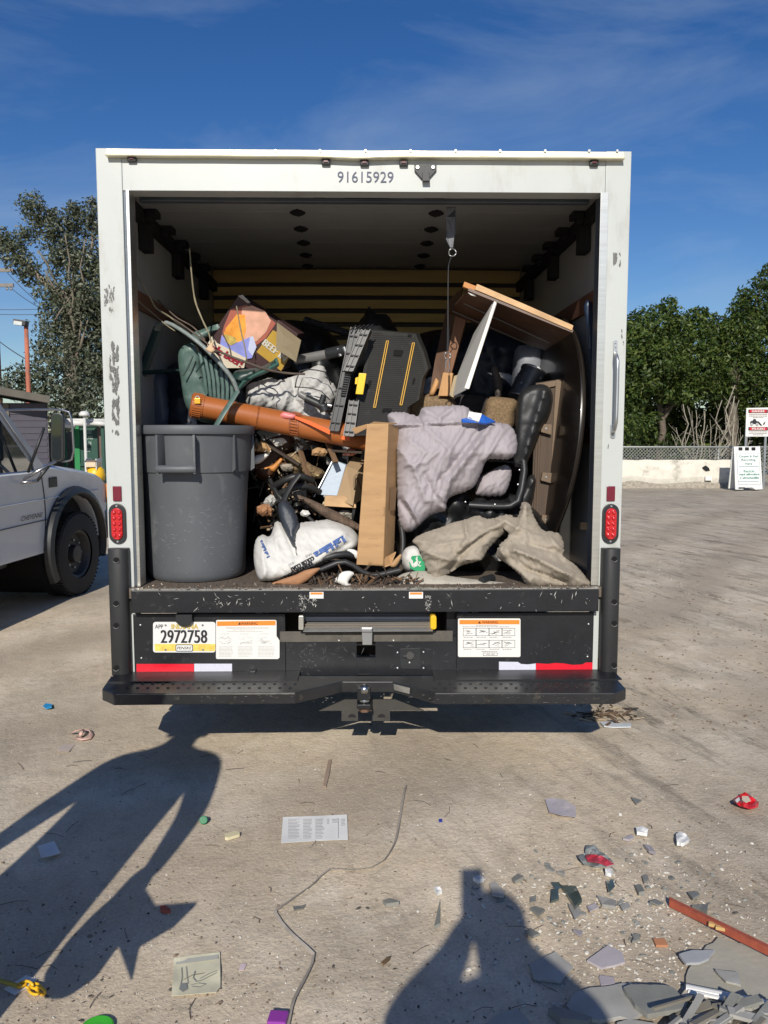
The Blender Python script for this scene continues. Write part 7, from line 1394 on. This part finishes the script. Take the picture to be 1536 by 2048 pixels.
SH_ = [([(1102, 1764), (1118, 1764), (1126, 1774), (1110, 1778)], GLD), ([(1102, 1778), (1117, 1776), (1118, 1796), (1102, 1802)], GLD), ([(1122, 1770), (1152, 1772), (1164, 1798), (1150, 1812), (1136, 1790)], GLD), ([(1136, 1806), (1158, 1812), (1164, 1826), (1150, 1838)], SLT), ([(978, 1766), (990, 1762), (1010, 1784), (1006, 1792), (984, 1788)], SLT), ([(1024, 1756), (1036, 1747), (1048, 1752), (1030, 1762)], SLD), ([(1060, 1794), (1072, 1790), (1072, 1802), (1060, 1804)], SLD), ([(1060, 1816), (1072, 1812), (1090, 1818), (1078, 1830)], SLD), ([(1194, 1790), (1212, 1794), (1232, 1800), (1230, 1812), (1204, 1808)], SLT), ([(1212, 1762), (1226, 1760), (1230, 1772), (1218, 1784)], GLD), ([(1284, 1752), (1294, 1748), (1298, 1758), (1288, 1764)], SLD), ([(1270, 1770), (1282, 1768), (1290, 1782), (1278, 1784)], SLD), ([(1240, 1810), (1256, 1804), (1262, 1814), (1246, 1820)], SLT), ([(1376, 1784), (1394, 1782), (1400, 1788), (1386, 1796)], SLD), ([(1384, 1810), (1416, 1808), (1414, 1822), (1400, 1818)], SLD), ([(1300, 1802), (1312, 1798), (1328, 1806), (1316, 1810)], SLD), ([(1264, 1882), (1272, 1867), (1282, 1868), (1278, 1878)], SLD), ([(1114, 1742), (1128, 1740), (1130, 1748)], SLT), ([(1174, 1812), (1190, 1806), (1198, 1814), (1180, 1822)], LIL), ([(1146, 1858), (1166, 1862), (1160, 1870)], LIL), ([(765, 1800), (778, 1796), (798, 1803), (772, 1807)], SLD), ([(586, 1812), (598, 1812), (612, 1808), (606, 1816), (588, 1820)], SLD), ([(1246, 1676), (1262, 1668), (1268, 1674), (1258, 1679)], LIL), ([(1288, 1688), (1300, 1690), (1312, 1704), (1298, 1700)], LIL), ([(1262, 1594), (1270, 1596), (1284, 1600), (1272, 1608)], SLD), ([(1050, 1862), (1062, 1856), (1080, 1866), (1066, 1872)], SLD), ([(880, 1798), (868, 1852), (880, 1846)], SLD)]
SHL = ["largest dark glass shard's upper left fragment near the shard patch centre", 'squarish dark glass shard below the small upper fragment', 'largest dark green glass shard in the middle of the patch', 'grey shard touching the lower tip of the largest glass shard', 'pale grey slate shard against the edge of the head shadow', 'dark pointed shard above the left end of the shard patch', 'small dark square shard right of the pale one at the shadow edge', 'dark leaf shaped shard low in the left part of the patch', 'broad grey shard in the middle right of the patch', 'upright dark glass shard beside white plaster chips', 'small dark shard at the top right of the patch', 'dark shard just below the one at the top right of the patch', 'grey rounded shard at the right end of the shard patch', 'dark shard above the head end of the red stick', 'triangular dark shard tucked behind the red painted stick', 'thin dark shard left of the tip of the red stick', 'oval dark shard below the patch near the terracotta chip', 'tiny grey triangular shard under the crushed wrapper', 'lilac flake in the lower middle of the shard patch', 'lone lilac flake below the shard patch', 'long grey shard on open dirt left of the big shadow', 'grey green shard beside the kink of the long strap', 'lilac flake above the white lump near the wrapper', 'lilac splinter flake beside the ragged white tissue', 'dark crumpled flake upper right on open dirt', 'dark flat shard under the shadow edge below the patch', 'thin dark splinter shard standing left of the shadow']
for i, (pol, m) in enumerate(SH_): flat('broken_shard', pol, m, SHL[i], 'shard', th=.004 + .004 * (i % 3), lift=.002, seed=i, jag=.8, grp='flat broken shards on the dirt', tilt=(.0006 * ((i % 3) - 1), .0005, .006 if i % 2 else 0))
flat('brown_leaf', [(762, 1924), (774, 1914), (782, 1912), (778, 1920), (768, 1928)], mat('dry_leaf_brown', (.16, .10, .05), .8), 'small curled brown leaf left of the big shadow', 'leaf', th=.004, bump_=.01)
flat('terracotta_chip', [(1306, 1876), (1330, 1877), (1336, 1890), (1312, 1890)], mat('terracotta', (.45, .20, .10), .85), 'orange terracotta chip below the red painted stick', 'chip', th=.007)
flat('grey_pebble', [(1264, 1868), (1276, 1867), (1280, 1874), (1270, 1878)], SLD, 'dark oval pebble left of the terracotta chip', 'pebble', th=.010)
# concrete edge and red stick
cs_ = flat('concrete_slab', [(1372, 1966), (1376, 1940), (1392, 1918), (1408, 1898), (1436, 1874), (1470, 1884), (1700, 1920), (1760, 2300), (1440, 2300), (1380, 2060), (1360, 1996)], mat('pale_concrete', (.36, .34, .28), .9, var=.12, scale=6, bump=.3, bs=60), None, None, th=.03, lift=-.018, jag=4, seed=3, step=14); tag(cs_, kind='structure')
rs_ = thing('painted_stick', G(1440, 1850), 'long red painted wooden stick with worn end crossing the lower right edge', 'stick')
a, b = G(1338, 1807, .016), G(1580, 1926, .045); dq = (b - a); 
MB().prism([a + Vector((0, 0, -.012)), a + Vector((.008, .020, -.012)), a + Vector((.008, .022, .012)), a + Vector((0, 0, .012))], dq).build('stick', mat('red_brown_paint', (.36, .085, .045), .6, var=.25, scale=10, stretch=(1, 3, 3), bump=.1, col2=(.48, .36, .26), mid=.64, soft=.06, cs=14), rs_, bevel=.002)
for t in (.40, .46): p = a + dq * t; MB().box(p + Vector((0, -.003, .004)), (.030, .012, .010), Matrix.Rotation(-.4, 3, 'Z')).build('broken_spot', mat('split_yellow_wood', (.55, .36, .14), .8), rs_)
# white trim and splintered bundle at bottom right
wt = thing('white_trim', G(1450, 1990), 'broken white plastic trim strip at the bottom right corner', 'trim')
for (p0, p1, r) in (((1372, 1974), (1560, 2012), .012), ((1376, 1982), (1540, 2018), .008)): MB().tube([G(*p0, .030), G(*p1, .034)], r, 8, .5).build('strip', STWH, wt)
flat('end_tab', [(1362, 1990), (1374, 1974), (1392, 1976), (1420, 1988), (1410, 2002), (1374, 1996)], mat('cream_tab', (.55, .48, .38), .7), parent=wt, th=.008, lift=.02)
sb_ = thing('splintered_board', G(1470, 2030), 'grey splintered fibre board fragments heaped in the bottom right corner', 'board fragments')
r5 = random.Random(11)
for i in range(46):
    u, v = r5.uniform(1340, 1545), r5.uniform(2005, 2055); L_ = r5.uniform(.05, .16); an = r5.uniform(-.5, .9); MB().box(G(u, v, .02 + r5.uniform(0, .04)), (L_, r5.uniform(.006, .03), r5.uniform(.004, .01)), Euler((r5.uniform(-.3, .3), r5.uniform(-.3, .3), an)).to_matrix()).build('fragment', (SLT, SLD, mat('fibre_grey', (.22, .20, .16), .9))[i % 3], sb_)
flat('card_photo', [(1198, 1955), (1200, 1950), (1228, 1954), (1230, 1968), (1202, 1970)], mat('faded_card', (.40, .36, .38), .6), 'small faded framed card just above the large slate slab', 'card', th=.004)
# splinter pile to the right of the bumper
wp = thing('wood_debris', G(1215, 1428), 'small heap of bark and wood splinters right of the bumper end', 'debris heap')
for i in range(60):
    u, v = r5.gauss(1218, 26), r5.gauss(1428, 9); L_ = r5.uniform(.02, .12); MB().box(G(u, v, r5.uniform(.002, .02)), (L_, r5.uniform(.004, .016), r5.uniform(.002, .008)), Euler((r5.uniform(-.2, .2), r5.uniform(-.2, .2), r5.uniform(-1.5, 1.5))).to_matrix()).build('splinter', (mat('debris_brown', (.14, .09, .055), .9), mat('debris_tan', (.40, .32, .22), .9), mat('debris_dark', (.06, .045, .03), .9))[i % 3], wp)
flat('torn_strip', [(1200, 1444), (1222, 1442), (1228, 1446), (1262, 1446), (1262, 1453), (1230, 1454), (1208, 1452)], mat('grey_white_strip', (.55, .57, .58), .5), 'torn pale plastic strip beside the wood splinter heap', 'strip', th=.006, bump_=.006)
flat('blue_chip', [(877, 1638), (884, 1637), (885, 1643), (878, 1643)], mat('ink_blue', (.04, .06, .35), .5), 'tiny dark blue chip on the dirt right of the strap', 'chip', th=.003)
def scatter(name, n, m, fn, s0, s1, lb, cat, seed, fl=.5):
    r = random.Random(seed); mb = MB(); k = 0
    while k < n:
        p = fn(r)
        if p is None: continue
        u, v = p; q = gp(u, v)
        s = r.uniform(s0, s1) * (1 if r.random() < .9 else 1.8); z = gh_(q.x, q.y); M_ = Euler((r.uniform(-.5, .5), r.uniform(-.5, .5), r.uniform(0, 6.28))).to_matrix(); a, b, c_ = s * r.uniform(.7, 1.6), s * r.uniform(.6, 1), s * fl * r.uniform(.5, 1)
        vs = [Vector((a * math.cos(t) * (.8 + .4 * r.random()), b * math.sin(t) * (.8 + .4 * r.random()), 0)) for t in (0, 1.3, 2.5, 3.8, 5.1)]; top_ = [x * .6 + Vector((0, 0, c_)) for x in vs]
        mb.add([M_ @ x + Vector((q.x, q.y, z + .0015)) for x in vs + top_], [(5, 6, 7, 8, 9)] + [(i, (i + 1) % 5, (i + 1) % 5 + 5, i + 5) for i in range(5)]); k += 1
    return tag(mb.build(name, m), lb, cat, kind='stuff')
MAT_STREAK = mat('dull_chips', (.52, .46, .36), .9)
LITE = mat('pale_chips', (.60, .57, .50), .85, var=.15, scale=30); MIDC = mat('brown_chips', (.20, .15, .11), .9, var=.3, scale=30); DRKC = mat('dark_chips', (.07, .065, .06), .9, var=.3, scale=30)
wide = lambda r: (r.uniform(-40, 1580), 2070 - abs(r.gauss(0, 1)) * 330)
def lower_right(r):
    u, v = r.gauss(1230, 140), r.gauss(1800, 55); return (u, v) if u < 1580 else None
def lr2(r):
    u, v = r.gauss(1330, 160), r.gauss(1930, 60); return (u, v) if u < 1580 and v < 2080 else None
def near(r): return (r.uniform(-20, 1560), r.uniform(1500, 2070))
scatter('pale_chips', 1500, LITE, near, .0012, .0032, 'tiny pale stone chips strewn over the dirt', 'chips', 1); scatter('pale_chips', 620, LITE, lower_right, .0014, .0055, 'white plaster chips in the broken glass patch', 'chips', 2); scatter('pale_chips', 600, LITE, lr2, .0014, .005, 'white plaster chips around the red stick', 'chips', 3)
scatter('brown_chips', 900, MIDC, wide, .0015, .0045, 'brown wood crumbs strewn over the dirt', 'chips', 4); scatter('dark_chips', 300, DRKC, wide, .0015, .0045, 'dark gravel crumbs strewn over the dirt', 'chips', 5); scatter('dark_chips', 180, SLD, lower_right, .003, .011, 'small grey slate crumbs in the broken glass patch', 'chips', 6, .25)
def farr(r): return (r.uniform(1240, 1560), r.uniform(1080, 1460))
def streak(r): t = r.uniform(0, 1); return (1290 + 110 * t + r.gauss(0, 14), 1130 + 60 * t + r.gauss(0, 8))
scatter('pale_chips', 260, MAT_STREAK, streak, .002, .006, 'pale crushed plaster streak on the yard to the right of the truck', 'chips', 7); scatter('brown_chips', 500, MIDC, farr, .003, .010, 'brown crumbs on the yard right of the truck', 'chips', 8)
r6 = random.Random(21); mb = MB()
for i in range(60):
    u, v = r6.uniform(0, 1530), r6.uniform(1480, 2040); a = r6.uniform(0, 3.1); L_ = r6.uniform(.01, .05); c = G(u, v, .003); d_ = Vector((math.cos(a), math.sin(a), 0)) * L_; mb.tube([c - d_, c + Vector((r6.uniform(-.01, .01), r6.uniform(-.01, .01), .004)), c + d_], .0011, 4)
tag(mb.build('dry_twigs', MC['dark_twig']), 'tiny dry twigs strewn over the dirt', 'twigs', kind='stuff')
# ---------------------------------------------------------------- people whose shadows fall into the picture
def person(name, lb, J, E, m_body, extra):
    """J joints {name:(pos, radius)}, E edges"""
    names = list(J); idx = {k: i for i, k in enumerate(names)}
    me = bpy.data.meshes.new(name); org = Vector((J[names[0]][0][0], J[names[0]][0][1], 0)); me.from_pydata([Vector(J[k][0]) - org for k in names], [(idx[a], idx[b]) for a, b in E], [])
    o = bpy.data.objects.new(name, me); COL.objects.link(o); o.location = org; WL[o] = org
    sk = o.modifiers.new('skin', 'SKIN'); sv = me.skin_vertices[0].data
    for k in names:
        r = J[k][1]; sv[idx[k]].radius = (r, r) if not isinstance(r, tuple) else r; sv[idx[k]].use_root = (idx[k] == 0)
    ss = o.modifiers.new('sub', 'SUBSURF'); ss.levels = 2; ss.render_levels = 2
    dg = bpy.context.evaluated_depsgraph_get(); dg.update(); m2 = bpy.data.meshes.new_from_object(o.evaluated_get(dg)); o.modifiers.clear(); o.data = m2; m2.materials.clear(); m2.materials.append(m_body); m2.shade_smooth()
    tag(o, lb, 'person'); return o
SKN = mat('skin', (.42, .24, .16), .6); 
def fingers(J, E, wrist, base, dirv, side, pre, curl, ln=.085):
    """palm and five fingers from the wrist"""
    d = Vector(dirv).normalized(); s = Vector(side).normalized(); c = Vector(curl).normalized(); w_ = Vector(wrist)
    J[pre + 'palm'] = (tuple(w_ + d * .045), (.038, .020)); E.append((base, pre + 'palm'))
    for i, (off, L_) in enumerate(((-.030, .070), (-.010, .082), (.010, .078), (.029, .062))):
        a = w_ + d * .085 + s * off; J[f'{pre}k{i}'] = (tuple(a), .0105); J[f'{pre}m{i}'] = (tuple(a + d * L_ * .5 + c * .006), .0088); J[f'{pre}t{i}'] = (tuple(a + d * L_ * .8 + c * .03), .0075); E += [(pre + 'palm', f'{pre}k{i}'), (f'{pre}k{i}', f'{pre}m{i}'), (f'{pre}m{i}', f'{pre}t{i}')]
    a = w_ + d * .03 - s * .045; J[pre + 'th1'] = (tuple(a), .012); J[pre + 'th2'] = (tuple(a + d * .045 - s * .012 + c * .01), .009); E += [(pre + 'palm', pre + 'th1'), (pre + 'th1', pre + 'th2')]
def stand(cx, cy, h, lean=0, wide_=1.0):
    J = {'pelvis': ((cx, cy, .53 * h), (.155 * wide_, .12))}; E = []
    J['waist'] = ((cx, cy, .62 * h), (.145 * wide_, .11)); J['chest'] = ((cx, cy, .74 * h), (.165 * wide_, .12)); J['neckb'] = ((cx, cy, .825 * h), (.085, .075)); J['neck'] = ((cx, cy + .01, .86 * h), .058); J['headl'] = ((cx, cy + .02, .90 * h), (.072, .085)); J['head'] = ((cx, cy + .02, .955 * h), (.080, .098)); J['crown'] = ((cx, cy + .01, .985 * h), (.055, .065))
    E += [('pelvis', 'waist'), ('waist', 'chest'), ('chest', 'neckb'), ('neckb', 'neck'), ('neck', 'headl'), ('headl', 'head'), ('head', 'crown')]
    for s, k in ((-1, 'l'), (1, 'r')):
        J[k + 'hip'] = ((cx + s * .09, cy, .50 * h), .095); J[k + 'knee'] = ((cx + s * .12, cy + .02, .285 * h), .062); J[k + 'calf'] = ((cx + s * .125, cy - .01, .20 * h), .056); J[k + 'ank'] = ((cx + s * .13, cy - .01, .05 * h), .042); J[k + 'toe'] = ((cx + s * .15, cy + .17, .035), .034)
        E += [('pelvis', k + 'hip'), (k + 'hip', k + 'knee'), (k + 'knee', k + 'calf'), (k + 'calf', k + 'ank'), (k + 'ank', k + 'toe')]
    return J, E
def face(o, cx, cy, h, hair, hat=None):
    hz_ = .955 * h; 
    for s in (-1, 1):
        MB().lathe([(.001, -.010), (.010, -.004), (.012, .003), (.002, .010)], (cx + s * .032, cy + .112, .935 * h), 10).build('eye', mat('eye_white', (.7, .7, .68), .2), o, smooth=True)
        MB().lathe([(.004, -.03), (.018, -.02), (.022, 0), (.016, .022), (.004, .028)], (cx + s * .086, cy + .01, .93 * h), 8).build('ear', SKN, o, smooth=True)
    MB().lathe([(.003, .02), (.010, .0), (.016, -.022), (.004, -.028)], (cx, cy + .122, .925 * h), 8).build('nose', SKN, o, smooth=True); MB().box((cx, cy + .112, .893 * h), (.045, .012, .010)).build('mouth', mat('lips', (.35, .12, .10), .5), o, bevel=.003)
    MB().lathe([(.095, -.03), (.100, .0), (.094, .04), (.065, .075), (.01, .09)], (cx, cy, hz_), 20).build('hair', hair, o, smooth=True)
HAIR = mat('dark_hair', (.02, .015, .012), .6)
SHRT = mat('navy_work_shirt', (.03, .04, .07), .9, bump=.2); SHR2 = mat('grey_t_shirt', (.16, .16, .17), .9, bump=.2)
# the photographer, holding the phone that takes the picture
h = 1.725; px_, py_ = .07, -.36
J, E = stand(px_, py_, h, wide_=1.75)
for s, k in ((-1, 'l'), (1, 'r')):
    J[k + 'sho'] = ((px_ + s * .20, py_ + .01, .765 * h), .11); J[k + 'elb'] = ((px_ + s * .25, py_ + .16, 1.27), .088); J[k + 'wri'] = ((px_ + s * .085, py_ + .27, 1.41), .045); E += [('neckb', k + 'sho'), (k + 'sho', k + 'elb'), (k + 'elb', k + 'wri')]
fingers(J, E, (px_ - .085, py_ + .27, 1.41), 'lwri', (.18, .22, .8), (0, 1, -.6), 'lh', (.7, 0, .2)); fingers(J, E, (px_ + .085, py_ + .27, 1.41), 'rwri', (-.18, .22, .8), (0, 1, -.6), 'rh', (-.7, 0, .2))
ph_o = person('person', 'person in a navy shirt holding up a phone where the picture is taken', J, E, SHRT, None); face(ph_o, px_, py_, h, HAIR)
MB().bb((-.002, -.020, 1.48), (.074, -.012, 1.635)).build('phone', mat('phone_black', (.01, .01, .012), .2), bevel=.003, label='black smartphone held upright by the person taking the picture', cat='phone')
# the helper at the left
h = 1.74; qx, qy = -1.27, 1.33
J, E = stand(qx, qy, h, wide_=1.55)
for k in 'lr':
    J[k + 'hip'] = (J[k + 'hip'][0], .125); J[k + 'knee'] = (J[k + 'knee'][0], .10); J[k + 'calf'] = (J[k + 'calf'][0], .09); J[k + 'ank'] = (J[k + 'ank'][0], .075)
J['lsho'] = ((qx - .20, qy, .80 * h), .085); J['lelb'] = ((qx - .31, qy - .02, 1.12), .062); J['lwri'] = ((qx - .37, qy + .0, .88), .040)
J['rsho'] = ((qx + .23, qy, .80 * h), .085); J['relb'] = ((qx + .31, qy - .03, 1.12), .062); J['rwri'] = ((qx + .32, qy - .0, .88), .040)
E += [('neckb', 'lsho'), ('lsho', 'lelb'), ('lelb', 'lwri'), ('neckb', 'rsho'), ('rsho', 'relb'), ('relb', 'rwri')]
fingers(J, E, J['lwri'][0], 'lwri', (0, .1, -1), (0, 1, 0), 'lh', (.5, 0, 0)); fingers(J, E, J['rwri'][0], 'rwri', (-.1, .1, -1), (0, 1, 0), 'rh', (-.6, 0, 0))
for k, s in (('l', -1), ('r', 1)): J[k + 'hip'] = ((qx + s * .08, qy, .50 * h), .15); J[k + 'knee'] = ((qx + s * .09, qy + .01, .285 * h), .12); J[k + 'calf'] = ((qx + s * .10, qy - .01, .20 * h), .105)
he = person('person', 'person in a grey shirt and cap standing left of the frame with a carried sack', J, E, SHR2, None); face(he, qx, qy, h, HAIR)
MB().lathe([(.118, -.01), (.112, .01), (.105, .05), (.07, .10), (.01, .115)], (qx, qy + .01, .965 * h), 20).build('cap', SHRT, he, smooth=True)
MB().prism([(qx + .16 * math.cos(a), qy + .05 + .13 * math.sin(a), .962 * h) for a in np.linspace(0, math.pi, 12)], (0, 0, .008)).build('cap_brim', SHRT, he)
# sack carried in the right hand (its shadow is the two lobed blob)
a0 = Vector((qx + .32, qy - .0, .80))
bgm = MB(); bgm.lathe([(.02, .06), (.04, .02), (.05, -.06), (.07, -.12), (.085, -.20), (.08, -.27), (.05, -.31), (.02, -.32)], a0 + Vector((-.02, -.02, 0)), 20); bgm.build('carried_sack', mat('burlap', (.25, .19, .12), .95, bump=.3), smooth=True, label='small burlap sack hanging from the hand of the person at the left', cat='sack')
gl = MB(); gl.prism([a0 + Vector(q) for q in ((.0, 0, -.02), (.10, 0, -.10), (.23, 0, -.09), (.20, 0, -.16), (.13, 0, -.22), (.17, 0, -.31), (.07, 0, -.22), (.0, 0, -.16))], (0, .02, 0)); gl.build('carried_card', CARD, label='torn cardboard sheet held with the sack by the person at the left', cat='cardboard')
